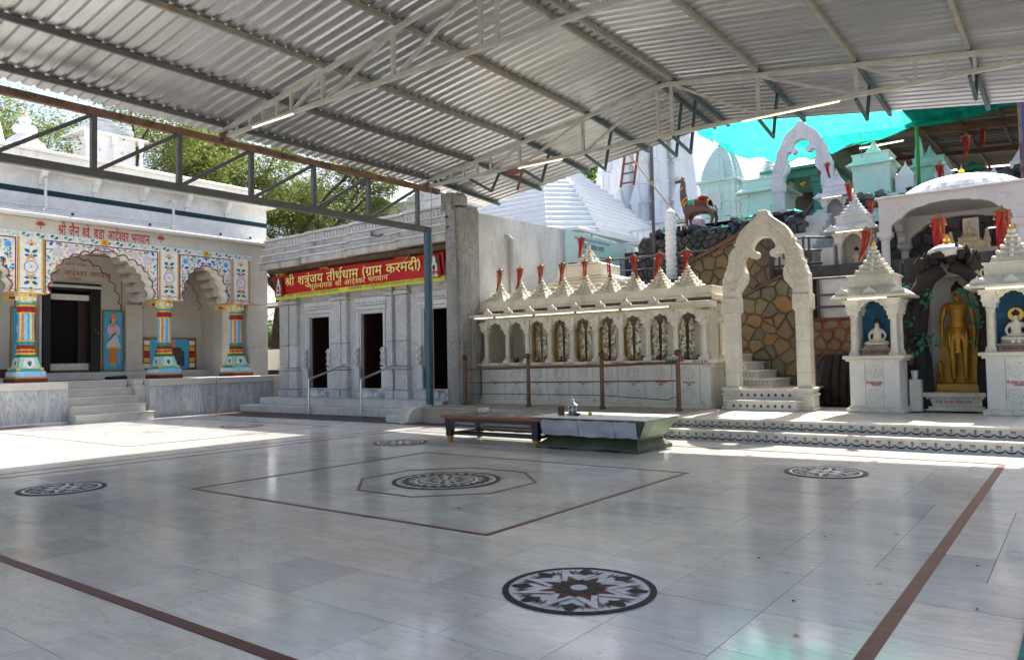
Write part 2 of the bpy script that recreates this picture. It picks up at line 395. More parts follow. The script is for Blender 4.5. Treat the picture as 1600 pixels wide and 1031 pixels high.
WORLD = set()   # things whose parts are written in world coordinates
def link(name, me, parent=None, M=None):
    o = bpy.data.objects.new(name, me); COL.objects.link(o)
    if parent is not None:
        o.parent = parent
        if parent.name in WORLD: o.matrix_parent_inverse = parent.matrix_basis.inverted()
    if M is not None: o.matrix_basis = M
    return o
def part(name, mb, parent, bevel=0., M=None, label=None):
    """geometry is given in world coordinates when the parent sits at the origin frame; parents here carry local frames"""
    o = link(name, mb.mesh(name), parent, M)
    if bevel: bev(o, bevel)
    if name in FINE: o['kind'] = 'stuff'
    if label: o['label'] = label
    return o
def bev(o, w, seg=1):
    m = o.modifiers.new('bevel', 'BEVEL'); m.width = w; m.segments = seg; m.limit_method = 'ANGLE'; m.angle_limit = radians(40)
def tagit(o, label, cat, group=None):
    o['label'] = label; o['category'] = cat
    if group: o['group'] = group
    return o
def thing(name, label, cat, loc=(0, 0, 0), rz=0., group=None):
    o = bpy.data.objects.new(name, None); COL.objects.link(o); o.empty_display_size = .2
    o.location = loc; o.rotation_euler = (0, 0, rz); return tagit(o, label, cat, group)
FINE = {'floral_painting', 'painted_scroll_band', 'carved_leaves', 'embossed_foliage', 'carving', 'foot_carving', 'inlaid_pattern', 'carved_roundel', 'arch_carving', 'rocky_crown', 'creeper_stem', 'flower_offering', 'tiny_merlons', 'cornice_leaf_row', 'carved_figures', 'beam_carving', 'garland', 'picture', 'portrait_print', 'counter_moulding', 'statue_jewellery', 'creeper_leaves'}   # relief and paint too fine to pick apart
def wthing(name, label, cat, loc, group=None):
    o = thing(name, label, cat, loc, 0, group); WORLD.add(o.name); return o
def single(name, mb, label, cat, loc=(0, 0, 0), rz=0., group=None, bevel=0.):
    o = link(name, mb.mesh(name)); o.location = loc; o.rotation_euler = (0, 0, rz)
    if bevel: bev(o, bevel)
    return tagit(o, label, cat, group)
def struct(name, mb, bevel=0.):
    o = link(name, mb.mesh(name)); o['kind'] = 'structure'
    if bevel: bev(o, bevel)
    return o
def copy_tree(o, parent=None):
    c = o.copy(); COL.objects.link(c)
    if parent is not None: c.parent = parent; c.matrix_parent_inverse = o.matrix_parent_inverse.copy()
    for ch in [x for x in bpy.data.objects if x.parent == o]: copy_tree(ch, c)
    return c
KIDS = {}
def T(x, y, z): return Matrix.Translation((x, y, z))
ORD = ['first', 'second', 'third', 'fourth', 'fifth', 'sixth', 'seventh', 'eighth', 'ninth', 'tenth', 'eleventh', 'twelfth']

# ---------------------------------------------------------------- Devanagari lettering (outlines of the letters, flat print)
GLYPHS = json.loads("""{"la":[678,[[0,316,0,357,398,357,398,316,338,316,338,0,292,0,292,204,284,204,256,198,228,173,216,150,204,119,160,133,179,180,151,196,120,203,100,199,85,190,75,174,72,156,75,134,85,114,121,73,177,23,146,-7,86,48,42,101,30,128,26,158,29,186,40,208,56,224,75,236,117,245,163,236,203,213,241,237,287,245,292,245,292,316]]],"ta":[570,[[276,316,276,0,230,0,230,188,167,188,136,188,115,185,86,172,76,157,72,136,78,108,94,82,120,54,156,23,125,-7,76,39,39,87,29,112,26,139,34,175,53,202,94,223,121,228,156,229,230,229,230,316,0,316,0,357,335,357,335,316]]],"gara":[563,[[99,-14,72,25,226,118,226,316,119,316,119,134,112,111,92,102,77,105,61,114,34,144,24,177,31,198,42,204,59,206,73,206,73,316,0,316,0,357,332,357,332,316,272,316,272,0,226,0,226,70]]],"va":[556,[[328,316,268,316,268,0,222,0,222,95,186,76,162,70,134,68,105,71,79,80,57,94,40,113,30,137,26,164,35,208,59,240,98,260,146,267,165,266,187,264,203,261,200,219,176,223,149,225,117,221,93,209,78,190,73,165,77,139,91,122,111,111,135,108,163,111,186,121,222,149,222,316,0,316,0,357,328,357]]],"saprehalf":[389,[[212,185,244,186,275,191,279,149,250,145,218,144,167,148,122,159,96,145,151,84,218,24,187,-7,127,50,76,104,42,147,32,163,26,175,23,195,32,216,43,223,60,226,85,219,104,201,120,229,125,263,122,294,115,316,0,316,0,357,231,357,231,316,161,316,168,294,171,263,166,221,150,191]]],"reph":[0,[[-109,353,-130,395,-138,438,-131,471,-112,495,-84,510,-49,515,-15,511,12,501,-1,463,-21,472,-45,475,-65,472,-80,462,-89,447,-92,429,-84,392,-62,353]]],"sha":[680,[[70,109,52,111,36,119,26,131,23,146,26,161,33,172,60,180,81,176,110,159,136,172,157,192,171,220,175,254,171,283,158,306,139,320,114,325,99,323,88,317,79,296,85,278,107,261,127,255,155,253,145,213,98,221,65,240,45,266,38,297,43,324,58,345,83,358,117,363,143,360,168,351,189,335,206,314,217,286,221,253,216,215,201,179,177,150,146,127,196,77,238,25,201,-1,173,37,148,67,103,111],[339,316,339,0,293,0,293,316,242,316,242,357,399,357,399,316]]],"ra":[409,[[227,24,196,-7,132,50,79,104,59,127,43,147,27,175,23,195,32,216,43,223,60,226,85,219,104,200,123,213,137,229,147,269,144,295,137,316,0,316,0,357,244,357,244,316,184,316,191,293,193,263,190,234,180,210,146,173,96,146,156,84]]],"ii":[259,[[-106,353,-121,392,-126,430,-120,464,-102,491,-73,509,-35,515,-3,511,22,498,44,477,62,447,78,407,94,357,157,357,157,316,98,316,98,0,51,0,51,316,0,316,0,357,50,357,34,409,16,445,-5,467,-33,474,-53,470,-68,460,-77,443,-80,421,-74,386,-60,353]]],"tta":[504,[[298,316,213,316,213,200,182,200,136,196,104,183,80,157,72,123,76,98,85,78,100,62,118,51,163,43,215,50,261,70,277,27,223,8,164,0,127,4,93,15,65,33,44,58,31,89,26,126,31,161,46,189,69,212,97,228,130,238,165,241,167,241,167,316,0,316,0,357,298,357]]],"aa":[259,[[98,316,98,0,51,0,51,316,0,316,0,357,157,357,157,316]]],"ma":[598,[[292,316,292,0,246,0,246,144,119,144,119,122,117,106,111,95,91,87,68,94,46,112,29,136,22,160,30,177,41,183,57,184,72,184,72,316,0,316,0,357,352,357,352,316],[246,316,119,316,119,184,246,184]]],"ba":[571,[[336,316,277,316,277,0,230,0,230,95,193,76,168,70,138,68,108,71,81,80,58,94,41,113,30,137,26,164,35,208,61,240,101,260,152,267,172,266,194,264,212,261,209,221,183,225,154,227,132,225,210,129,230,147,230,316,0,316,0,357,336,357],[73,165,78,139,92,120,114,109,139,106,159,107,177,112,96,213,79,193]]],"uu":[0,[[-36,-141,-67,-150,-99,-154,-138,-148,-167,-131,-185,-105,-191,-72,-185,-42,-165,-17,-134,1,-93,6,-53,2,-18,-10,12,-28,39,-52,83,-109,48,-131,16,-89,-16,-58,-50,-39,-90,-33,-115,-36,-134,-44,-145,-57,-149,-74,-145,-92,-134,-104,-102,-113,-75,-109,-51,-101]]],"ya":[580,[[342,357,342,316,282,316,282,0,235,0,235,103,197,84,145,76,99,85,62,111,36,151,22,203,53,212,75,224,88,240,92,262,85,292,71,316,0,316,0,357],[74,173,87,148,103,131,123,120,149,117,176,120,199,129,235,157,235,316,121,316,134,286,138,256,122,204]]],"shara":[707,[[140,23,112,61,257,148,196,163,148,180,97,148,44,116,16,155,62,179,105,203,79,225,63,246,51,289,57,317,76,341,104,358,142,363,176,358,204,342,223,318,229,287,226,264,216,243,183,207,243,190,308,178,308,316,265,316,265,357,415,357,415,316,355,316,355,0,308,0,308,134],[96,285,106,256,120,241,142,226,172,254,183,287,180,304,171,316,158,323,140,325,110,315,100,303]]],"rvocalic":[853,[[73,37,46,76,187,161,165,188,146,205,126,215,104,218,72,214,32,197,16,240,56,255,103,262,144,255,180,231,219,187,219,316,0,316,0,357,498,357,498,316,265,316,265,189,304,193,335,199,330,222,333,238,342,250,368,258,388,255,403,246,413,232,416,214,408,188,388,174,404,148,419,125,413,106,387,99,370,89,360,76,357,59,360,42,371,30,403,21,435,26,468,40,482,0,449,-13,406,-20,367,-14,338,3,320,29,314,61,318,84,328,104,344,122,368,134,359,151,352,164,328,158,296,152,265,149,265,0,219,0,219,134]]],"dha":[615,[[362,316,302,316,302,0,256,0,256,86,217,67,193,61,163,59,123,65,91,82,71,109,64,144,69,174,85,200,61,213,41,231,28,254,24,283,30,315,48,340,74,357,107,363,135,359,158,347,174,328,179,305,173,279,156,254,121,277,130,289,132,302,126,318,118,324,106,326,91,323,78,314,70,299,67,281,76,251,99,235,128,228,165,233,179,232,191,231,187,191,179,191,171,191,146,188,126,179,114,165,110,146,114,125,126,111,145,102,168,99,196,102,219,112,256,141,256,316,220,316,220,357,362,357]]],"u":[0,[[-142,-7,-111,3,-78,6,-40,1,-11,-16,7,-41,13,-74,6,-106,-14,-132,-46,-148,-90,-154,-142,-147,-186,-128,-225,-97,-261,-57,-226,-33,-184,-78,-141,-104,-90,-113,-45,-102,-29,-70,-33,-54,-43,-42,-75,-33,-103,-36,-128,-45]]],"ai":[0,[[-103,353,-118,373,-131,387,-157,401,-184,404,-207,400,-231,392,-246,431,-218,441,-187,444,-163,441,-141,432,-107,397,-105,399,-116,425,-128,445,-151,468,-182,475,-204,473,-222,467,-235,507,-183,515,-154,511,-129,500,-107,480,-88,450,-71,408,-54,353]]],"ca":[634,[[373,316,313,316,313,0,267,0,267,95,231,76,182,68,142,74,109,92,88,121,81,158,88,189,106,213,22,212,22,253,190,253,211,253,223,253,219,213,201,213,171,209,147,198,132,181,127,157,131,136,144,120,162,111,182,108,209,111,231,120,267,149,267,316,0,316,0,357,373,357]]],"tara":[552,[[73,37,46,76,187,161,165,188,146,205,126,215,104,218,72,214,32,197,16,240,56,255,103,262,144,255,180,231,219,187,219,316,0,316,0,357,325,357,325,316,266,316,266,0,219,0,219,134]]],"tha":[642,[[318,316,318,0,271,0,271,103,231,84,177,76,132,83,94,104,65,138,48,185,94,199,124,217,141,240,146,268,143,293,133,312,118,323,98,326,75,319,65,299,77,276,112,265,107,225,74,233,48,247,32,269,26,298,32,326,47,347,71,359,99,363,144,353,163,340,179,322,190,299,193,269,187,231,170,200,142,176,105,157,134,127,154,119,180,117,208,119,231,128,271,158,271,316,224,316,224,357,377,357,377,316]]],"ga":[563,[[119,316,119,134,112,111,92,102,77,105,61,114,34,144,24,177,31,198,42,204,59,206,73,206,73,316,0,316,0,357,332,357,332,316,272,316,272,0,226,0,226,316]]],"bha":[703,[[100,363,138,357,167,337,184,306,189,283,191,251,191,184,306,184,306,316,231,316,231,357,412,357,412,316,353,316,353,0,306,0,306,144,191,144,191,122,189,106,182,95,163,87,140,94,117,112,101,136,94,160,102,177,113,183,129,184,145,184,145,245,145,269,142,286,133,309,118,322,97,326,74,319,65,299,69,285,79,275,97,268,125,264,121,223,82,230,52,244,33,267,26,299,32,328,48,348,72,359]]],"a":[764,[[270,125,263,90,244,65,215,51,179,46,133,55,91,83,53,132,17,204,57,219,83,165,111,123,141,97,175,88,195,90,211,98,221,111,225,130,222,150,213,168,183,199,149,196,146,236,180,240,202,250,214,265,218,284,215,302,205,314,173,323,135,317,98,302,84,341,121,356,171,363,211,357,240,341,258,315,264,284,254,245,225,215,237,204,279,201,312,203,341,209,341,316,299,316,299,357,447,357,447,316,388,316,388,0,341,0,341,167,314,162,286,160,261,162]]],"pa":[568,[[275,316,275,0,229,0,229,110,192,91,146,84,104,92,74,111,52,148,47,173,45,206,45,316,0,316,0,357,335,357,335,316],[229,316,92,316,92,212,94,175,99,152,109,138,126,128,151,125,194,136,229,161]]],"ja":[742,[[375,316,375,0,329,0,329,213,250,213,230,213,217,214,250,174,260,150,263,125,260,101,251,81,220,55,178,46,148,50,120,63,93,87,67,121,42,169,18,230,59,245,86,177,114,128,144,98,176,88,206,98,215,111,218,130,213,155,200,178,157,217,173,253,329,253,329,316,0,316,0,357,435,357,435,316]]],"nukta":[0,[[-194,-77,-185,-53,-163,-44,-140,-53,-131,-77,-140,-101,-163,-110,-185,-101]]],"i":[259,[[51,316,0,316,0,357,46,357,35,384,30,416,39,456,64,488,103,508,153,515,229,504,296,471,355,419,404,353,356,353,264,443,163,473,127,469,100,456,83,436,77,410,82,380,95,357,157,357,157,316,98,316,98,0,51,0]]],"sa":[676,[[337,316,337,0,291,0,291,153,257,146,218,144,167,148,122,159,96,145,151,84,218,24,187,-7,127,50,76,104,42,147,32,163,26,175,23,195,32,216,43,223,60,226,85,219,104,201,120,229,125,263,122,294,115,316,0,316,0,357,397,357,397,316],[212,185,253,187,291,195,291,316,161,316,168,294,171,263,166,221,150,191]]],"maprehalf":[350,[[119,184,246,184,246,144,119,144,119,122,117,106,111,95,91,87,68,94,46,112,29,136,22,160,30,177,41,183,57,184,72,184,72,316,0,316,0,357,209,357,209,316,119,316]]],"na":[555,[[0,357,327,357,327,316,268,316,268,0,221,0,221,171,117,171,117,140,109,116,88,108,74,111,59,120,32,149,21,183,29,204,40,210,56,212,221,212,221,316,0,316]]],"shaprehalf":[407,[[70,109,52,111,36,119,26,131,23,146,26,161,33,172,60,180,81,176,110,159,136,172,157,192,171,220,175,254,171,283,158,306,139,320,114,325,99,323,88,317,79,296,85,278,107,261,127,255,155,253,145,213,98,221,65,240,45,266,38,297,43,324,58,345,83,358,117,363,143,360,168,351,189,335,206,314,217,286,221,253,216,215,201,179,177,150,146,127,196,77,238,25,201,-1,173,37,148,67,103,111]]],"da":[520,[[237,-33,214,6,196,42,182,40,165,39,116,45,72,65,53,80,39,101,30,126,26,156,35,200,59,230,80,245,105,254,167,262,169,262,169,316,0,316,0,357,307,357,307,316,216,316,216,221,188,221,158,220,134,217,99,204,80,182,72,150,78,123,95,100,124,85,165,80,172,80,179,81,176,101,179,118,188,130,214,138,236,134,252,124,262,109,265,93,256,65,235,49,252,21,276,-14]]],"ka":[762,[[446,316,260,316,260,200,290,222,327,229,361,223,388,205,405,176,411,137,403,81,374,22,333,46,356,88,365,136,363,160,354,176,341,186,323,190,291,179,260,148,260,0,213,0,213,100,179,78,156,70,130,68,79,79,58,92,41,112,30,136,26,167,34,208,58,240,94,260,140,267,170,265,195,261,191,219,168,223,143,225,113,221,91,210,78,192,73,168,77,141,90,123,109,112,131,108,155,111,176,120,213,149,213,316,0,316,0,357,446,357]]],"e":[0,[[-97,353,-109,394,-121,425,-133,447,-147,462,-163,470,-181,473,-203,470,-221,465,-235,507,-183,515,-154,511,-129,500,-107,480,-88,450,-71,408,-54,353]]],"vaprehalf":[392,[[0,357,233,357,233,316,0,316],[244,111,196,80,166,71,134,68,105,71,79,80,57,94,40,113,30,137,26,164,35,208,59,240,98,260,146,267,165,266,187,264,203,261,200,219,176,223,149,225,117,221,93,209,78,190,73,165,77,139,91,122,111,111,135,108,163,111,186,121,222,149]]],"aa_":[1023,[[270,125,263,90,244,65,215,51,179,46,133,55,91,83,53,132,17,204,57,219,83,165,111,123,141,97,175,88,195,90,211,98,221,111,225,130,222,150,213,168,183,199,149,196,146,236,180,240,202,250,214,265,218,284,215,302,205,314,173,323,135,317,98,302,84,341,121,356,171,363,211,357,240,341,258,315,264,284,254,245,225,215,237,204,279,201,312,203,341,209,341,316,299,316,299,357,596,357,596,316,536,316,536,0,490,0,490,316,388,316,388,0,341,0,341,167,314,162,286,160,261,162]]],"dda":[577,[[206,128,172,123,142,113,97,151,83,175,79,202,84,230,100,249,131,263,177,267,230,267,230,316,0,316,0,357,340,357,340,316,277,316,277,226,171,226,146,225,133,219,125,199,133,176,150,159,208,169,247,163,279,147,300,122,307,88,300,53,279,25,243,6,194,0,140,6,93,25,51,54,14,91,49,119,82,85,116,61,153,47,194,43,244,54,260,87,257,105,246,117,229,125]]],"anusvara":[0,[[-106,443,-97,467,-75,477,-52,467,-43,443,-52,420,-75,410,-97,420]]],"ssa":[578,[[341,357,341,316,281,316,281,0,234,0,234,110,196,92,146,84,104,92,74,111,52,148,47,173,45,206,45,316,0,316,0,357],[234,316,118,316,234,165],[109,138,126,128,150,125,180,129,207,141,91,291,91,212,93,175,99,152]]],"ddha":[563,[[176,0,134,4,98,16,68,35,45,61,31,94,26,133,32,170,47,200,71,224,102,242,137,252,175,256,175,316,0,316,0,357,331,357,331,316,221,316,221,215,199,215,166,214,142,211,108,196,82,168,72,127,77,97,91,72,113,54,142,43,134,90,143,127,171,155,192,163,218,165,244,163,265,155,291,127,300,90,292,54,267,25,228,6],[176,80,186,40,214,44,237,54,252,69,257,90,255,106,247,117,221,127,203,124,188,115,179,100]]]}""")
GCACHE = {}
def fill(contours, off):
    cu = bpy.data.curves.new('g', 'CURVE'); cu.dimensions = '2D'; cu.fill_mode = 'BOTH'
    for c in contours:
        sp = cu.splines.new('POLY'); sp.points.add(len(c)-1)
        for i, (a, b) in enumerate(c): sp.points[i].co = (a*.001, b*.001, 0, 1)
        sp.use_cyclic_u = True
    cu.offset = off; o = bpy.data.objects.new('g', cu); me = bpy.data.meshes.new_from_object(o)
    r = ([(v.co.x, v.co.y) for v in me.vertices], [tuple(p.vertices) for p in me.polygons])
    bpy.data.objects.remove(o); bpy.data.curves.remove(cu); bpy.data.meshes.remove(me); return r
def text(seq, size, mat, name='lettering', bold=0.):
    """seq: letters in drawing order; returns (mesh, width) in the XY plane, base line at 0; each letter filled by itself"""
    V = []; F = []; x = 0.; k = size/.515; off = round(bold/k, 4) if bold else 0.
    for n, g in enumerate(seq.split()):
        if g == '_': x += .210; continue
        key = (g, off)
        if key not in GCACHE:
            if g == '-': cs = [[(40, 150), (190, 150), (190, 200), (40, 200)]]; adv = 230
            elif g in '.,': cs = [[(20, 0), (80, 0), (80, 62), (20, 62)]]; adv = 110
            elif g in '()':
                A = [(cos(radians(q))*200, 190+sin(radians(q))*290) for q in range(120, 241, 15)]
                B = [(cos(radians(q))*150, 190+sin(radians(q))*260) for q in range(240, 119, -15)]
                P = [(p[0]+220, p[1]) for p in A+B]; cs = [P if g == '(' else [(140-p[0], p[1]) for p in P]]; adv = 170
            else: a_, c_ = GLYPHS[g]; cs = [[(c[i], c[i+1]) for i in range(0, len(c), 2)] for c in c_]; adv = a_*.587
            GCACHE[key] = (adv*.001, fill(cs, off))
        adv, (vs, fs) = GCACHE[key]; o = len(V)
        V += [((vx+x)*k, vy*k, .0006*(n % 3)) for vx, vy in vs]; F += [tuple(i+o for i in f) for f in fs]; x += adv
    me = bpy.data.meshes.new(name); me.from_pydata(V, [], F); me.materials.append(MATS[mat]); return me, x*k
def place_text(me, parent, origin, right, upv, name='lettering'):
    right = Vector(right).normalized(); upv = Vector(upv).normalized(); n = right.cross(upv)
    M = Matrix(((right.x, upv.x, n.x, origin[0]), (right.y, upv.y, n.y, origin[1]), (right.z, upv.z, n.z, origin[2]), (0, 0, 0, 1)))
    o = link(name, me, parent, M); o['kind'] = 'stuff'; return o
TX = dict(
 temple='shara ii _ ja ai na _ shaprehalf va e . _ ba dda aa _ aa_ da e shaprehalf va ra _ bha ga va aa na',
 ban1='shara ii _ sha tara u anusvara ja ya _ ta ii tha reph dha aa ma _ ( gara aa ma _ ka ra ma da ii )',
 ban2='ma uu la na aa ya ka _ shara ii _ aa_ da e shaprehalf va ra _ bha ga va aa na',
 ban3='sa anusvara ca aa i la ta _ - _ shara ii _ rvocalic ssa bha da e va _ ka e sha ra ii ma la _ ja ai na _ shaprehalf va e ta aa maprehalf ba ra _ pa e ddha nukta ii , _ ra ta la aa ma',
 ban4='vaprehalf ya va saprehalf tha aa pa ka _ - _ shara ii _ sha tara u anusvara ja ya _ ta ii tha reph dha aa ma _ vaprehalf ya va saprehalf tha aa pa ka _ ka ma e tta ii , _ ra ta la aa ma',
 small='shara ii _ aa_ da e shaprehalf va ra _ bha ga va aa na',
 donor='shara ii ma ta ii _ ra ta na _ sa e tha _ pa i ra va aa ra',
 town='ra ta la aa ma')

# ================================================================ ground, courtyard floor
g = MB('ground_earth'); g.add([(-700, -700, -.25), (700, -700, -.25), (700, 900, -.25), (-700, 900, -.25)], [(0, 1, 2, 3)]); struct('ground', g)
bx, by = 5.064, 4.341
fl = MB('mortar_dark'); fl.box((-14.5, -13, -.2), (9.5, 8.0, -.006)); floor_o = struct('marble_floor', fl)
TS = .61; tiles = []
ti0 = MB('floor_marble'); ti0.box((0, 0, -.012), (TS-.0045, TS-.0045, 0)); me_tile = ti0.mesh('floor_tile')
Cx, Cy = 5.904, -6.536
for i in range(-31, 10):
    for j in range(-18, 15):
        x = 3.26+TS*i-(TS*.5 if (j//4) % 2 else 0); y = -3.7+TS*j
        if x > 9 or x < -14.6 or y > 5.35 or (x > -6.3 and y > 4.9+TS): pass
        if x > 9 or x < -14.55: continue
        cx, cy = x+TS/2-Cx, y+TS/2-Cy
        d = cx*fw.x+cy*fw.y; side = abs(cx*rt.x+cy*rt.y)
        vis = d > 1.2 and side < d*.72+.6
        tiles.append((0 if vis else 1, d, x, y))
tiles.sort()
far = MB('floor_marble'); k = 0
for v, d, x, y in tiles:
    if v == 0 and k < 295:
        # each slab is a copy of its own so that veins differ; share mesh data, place by object
        me = me_tile
        o = link('floor_tile', me, floor_o, T(x, y, random.uniform(-.0008, .0008))); k += 1
    else: far.box((x, y, -.012), (x+TS-.003, y+TS-.003, random.uniform(-.0008, .0008)))
o = part('paving', far, floor_o); o['kind'] = 'stuff'
# inlaid lines
def strip(a, b, w, z=.0035, mat='inlay_line'):
    m = MB(mat); a = Vector((*a, 0)); b = Vector((*b, 0)); t = (b-a).normalized(); n = Vector((-t.y, t.x, 0))*w/2
    P = [a-n, b-n, b+n, a+n]; m.add([(p.x, p.y, z) for p in P]+[(p.x, p.y, -.003) for p in P], [(0, 1, 2, 3), (0, 4, 5, 1), (1, 5, 6, 2), (2, 6, 7, 3), (3, 7, 4, 0)])
    return m
def inlay(a, b, w=.045, z=.0035): part('inlay_strip', strip(a, b, w, z), floor_o)
inlay((bx, -12), (bx, by), .075); inlay((-12.5, -by), (9, -by), .075)
inlay((-bx, -by-3), (-bx, 6.2), .04); inlay((-5.06, by), (bx, by), .04, .0045)
inlay((-5.5, -7), (-5.5, 6.5), .02)
qx, qy = 2.108, 1.877
for a, b in (((-qx-.02, -qy), (qx+.02, -qy)), ((-qx-.02, qy), (qx+.02, qy))): inlay(a, b)
for a, b in (((-qx, -qy), (-qx, qy)), ((qx, -qy), (qx, qy))): inlay(a, b, .045, .0045)
oc = [(1.05*cos(radians(22.5+45*i)), 1.05*sin(radians(22.5+45*i))) for i in range(8)]
for i in range(8): inlay(oc[i], oc[(i+1) % 8], .034, .0035+.0004*(i % 2))
for s in (-1, 1): inlay((-13.2, s*2.2+2.8-.6), (-7.4, s*2.2+2.8-.6), .025)
inlay((-7.4, -.0), (-7.4, 4.4), .025, .0045)

def disc_ring(m, c, r0, r1, z, mat, n=72, zb=0.):
    m.use(mat); vs = []; fs = []
    for i in range(n):
        a = 2*pi*i/n; vs += [(c[0]+r0*cos(a), c[1]+r0*sin(a), z), (c[0]+r1*cos(a), c[1]+r1*sin(a), z), (c[0]+r1*cos(a), c[1]+r1*sin(a), zb)]
    for i in range(n):
        j = (i+1) % n; fs += [(3*i, 3*i+1, 3*j+1, 3*j), (3*i+1, 3*i+2, 3*j+2, 3*j+1)]
    m.add(vs, fs)
def poly(m, pts, z, mat): m.use(mat); m.add([(p[0], p[1], z) for p in pts], [tuple(range(len(pts)))])
def P2(r, a): return (r*cos(radians(a)), r*sin(radians(a)))
def medallion(c, R, label_style, rot=0):
    m = MB('inlay_dark'); z = .005
    disc_ring(m, (0, 0), 0, R, z, 'marble_lilac' if label_style != 'core' else 'marble_cool')
    disc_ring(m, (0, 0), R*.915, R, z+.003, 'inlay_dark')
    if label_style == 'star':
        for i in range(8):
            a = rot+45*i+22.5
            # outer palmette, in halves of dark and red
            for s in (-1, 1):
                poly(m, [P2(R*.60, a), P2(R*.74, a+s*9), P2(R*.88, a+s*3), P2(R*.90, a)][::s], z+.003, 'inlay_dark')
                poly(m, [P2(R*.66, a+s*6), P2(R*.72, a+s*13), P2(R*.87, a+s*11), P2(R*.76, a+s*9)][::s], z+.004, 'inlay_red' if i % 2 else 'inlay_grey')
                poly(m, [P2(R*.62, a+s*14), P2(R*.66, a+s*17), P2(R*.84, a+s*17), P2(R*.75, a+s*13)][::s], z+.0045, 'inlay_grey' if i % 2 else 'inlay_red')
            a = rot+45*i
            poly(m, [P2(R*.40, a-22.5), P2(R*.91, a), P2(R*.40, a+22.5), P2(R*.3, a)], z+.005, 'marble_lilac')
            poly(m, [P2(R*.40, a+22.5), P2(R*.91, a), P2(R*.50, a+12)], z+.006, 'inlay_dark')
            poly(m, [P2(R*.1, a-22), P2(R*.27, a-22.5), P2(R*.55, a), P2(R*.27, a+22.5)], z+.007, 'inlay_red')
            poly(m, [P2(R*.1, a), P2(R*.26, a), P2(R*.38, a+22.5), P2(R*.26, a+45)], z+.008, 'inlay_dark')
        disc_ring(m, (0, 0), .0, R*.11, z+.010, 'marble_lilac', 32)
    elif label_style == 'core':
        disc_ring(m, (0, 0), R*.60, R*.80, z+.003, 'inlay_dark')
        for i in range(24):
            a = 15*i
            poly(m, [P2(R*.79, a-6), P2(R*.90, a), P2(R*.79, a+6)], z+.004, 'inlay_grey')
            poly(m, [P2(R*.62, a-5.5), P2(R*.74, a), P2(R*.62, a+5.5)], z+.006, 'marble_cream')
        disc_ring(m, (0, 0), R*.5, R*.53, z+.004, 'inlay_dark')
        for i in range(12):
            a = 30*i+rot
            poly(m, [P2(R*.28, a-10), P2(R*.5, a), P2(R*.28, a+10), P2(R*.2, a)], z+.005, 'inlay_dark')
            poly(m, [P2(R*.33, a+10), P2(R*.47, a+7), P2(R*.5, a+15), P2(R*.47, a+23), P2(R*.33, a+20)], z+.006, 'marble_cream')
        for i in range(4):
            a = rot+90*i
            poly(m, [P2(0, 0), P2(R*.09, a-45), P2(R*.30, a)], z+.007, 'inlay_dark'); poly(m, [P2(0, 0), P2(R*.30, a), P2(R*.09, a+45)], z+.007, 'marble_cream')
    else:
        disc_ring(m, (0, 0), 0, R*.915, z+.001, 'inlay_dark'); disc_ring(m, (0, 0), R*.80, R*.87, z+.003, 'marble_lilac')
        for i in range(8):
            a = rot+45*i
            poly(m, [P2(R*.30, a-22.5), P2(R*.78, a), P2(R*.30, a+22.5), P2(R*.16, a)], z+.004, 'marble_lilac')
            poly(m, [P2(R*.34, a), P2(R*.62, a+3), P2(R*.40, a+14)], z+.005, 'inlay_grey')
            poly(m, [P2(R*.50, a+22.5), P2(R*.66, a+13), P2(R*.78, a+22.5), P2(R*.66, a+32)], z+.004, 'marble_lilac')
            poly(m, [P2(R*.58, a+22.5), P2(R*.66, a+18), P2(R*.72, a+22.5), P2(R*.66, a+27)], z+.005, 'inlay_red')
            poly(m, [P2(R*.05, a-22), P2(R*.28, a), P2(R*.05, a+22)], z+.006, 'inlay_red' if i % 2 else 'inlay_dark')
        disc_ring(m, (0, 0), .0, R*.1, z+.007, 'marble_lilac', 24)
    o = part('inlay_medallion', m, floor_o, M=T(c[0], c[1], 0))
medallion((3.46, -2.68), .535*.85, 'star', 2)
medallion((-3.46, -2.68), .455, 'other', 12)
medallion((3.46, 2.68), .455, 'other', 5); medallion((-3.46, 2.68), .455, 'other')
medallion((0, 0), .622, 'core', 30)
medallion((-9.4, 3.55), .45, 'other')
# a few dry leaves and twigs lying on the floor
for i, (x, y) in enumerate(((-.37, -2.6), (4.3, -.6), (4.55, -2.2), (4.75, -2.75), (4.1, -1.45), (4.75, -.2), (2.3, -3.1), (-1.5, -2.2), (1.2, -1.2), (4.9, -1.6), (5.3, -.9), (5.4, -1.8), (5.2, -2.9), (4.6, -3.5), (-7.9, 3.9), (-6.9, 4.1), (-8.2, 3.6), (-6.1, 2.4), (-10, 1.2), (-9, 4.4), (-11.8, 2.2), (-12, .6))):
    m = MB('bark_brown' if i % 3 else 'p_goldpaint'); a = random.uniform(0, 6); L = random.uniform(.012, .03)
    m.add([(0, 0, .004), (L, .35*L, .010), (2*L, 0, .005), (L, -.4*L, .004)], [(0, 1, 2, 3)])
    o = link('fallen_leaf', m.mesh('fallen_leaf')); o.location = (x, y, .0); o.rotation_euler = (0, 0, a)
    tagit(o, 'small dry fallen leaf lying loose on the marble floor', 'leaf', 'fallen leaves on the courtyard floor')
c = MB('green_shade'); c.box((0, 0, .001), (2.6, 9.0, .02)); single('shade_strip', c, 'dark green strip put in for teal shade along the right edge of the courtyard', 'shade_strip', (5.62, -6.4, 0))  # thin strip added to stand for teal shade on the marble

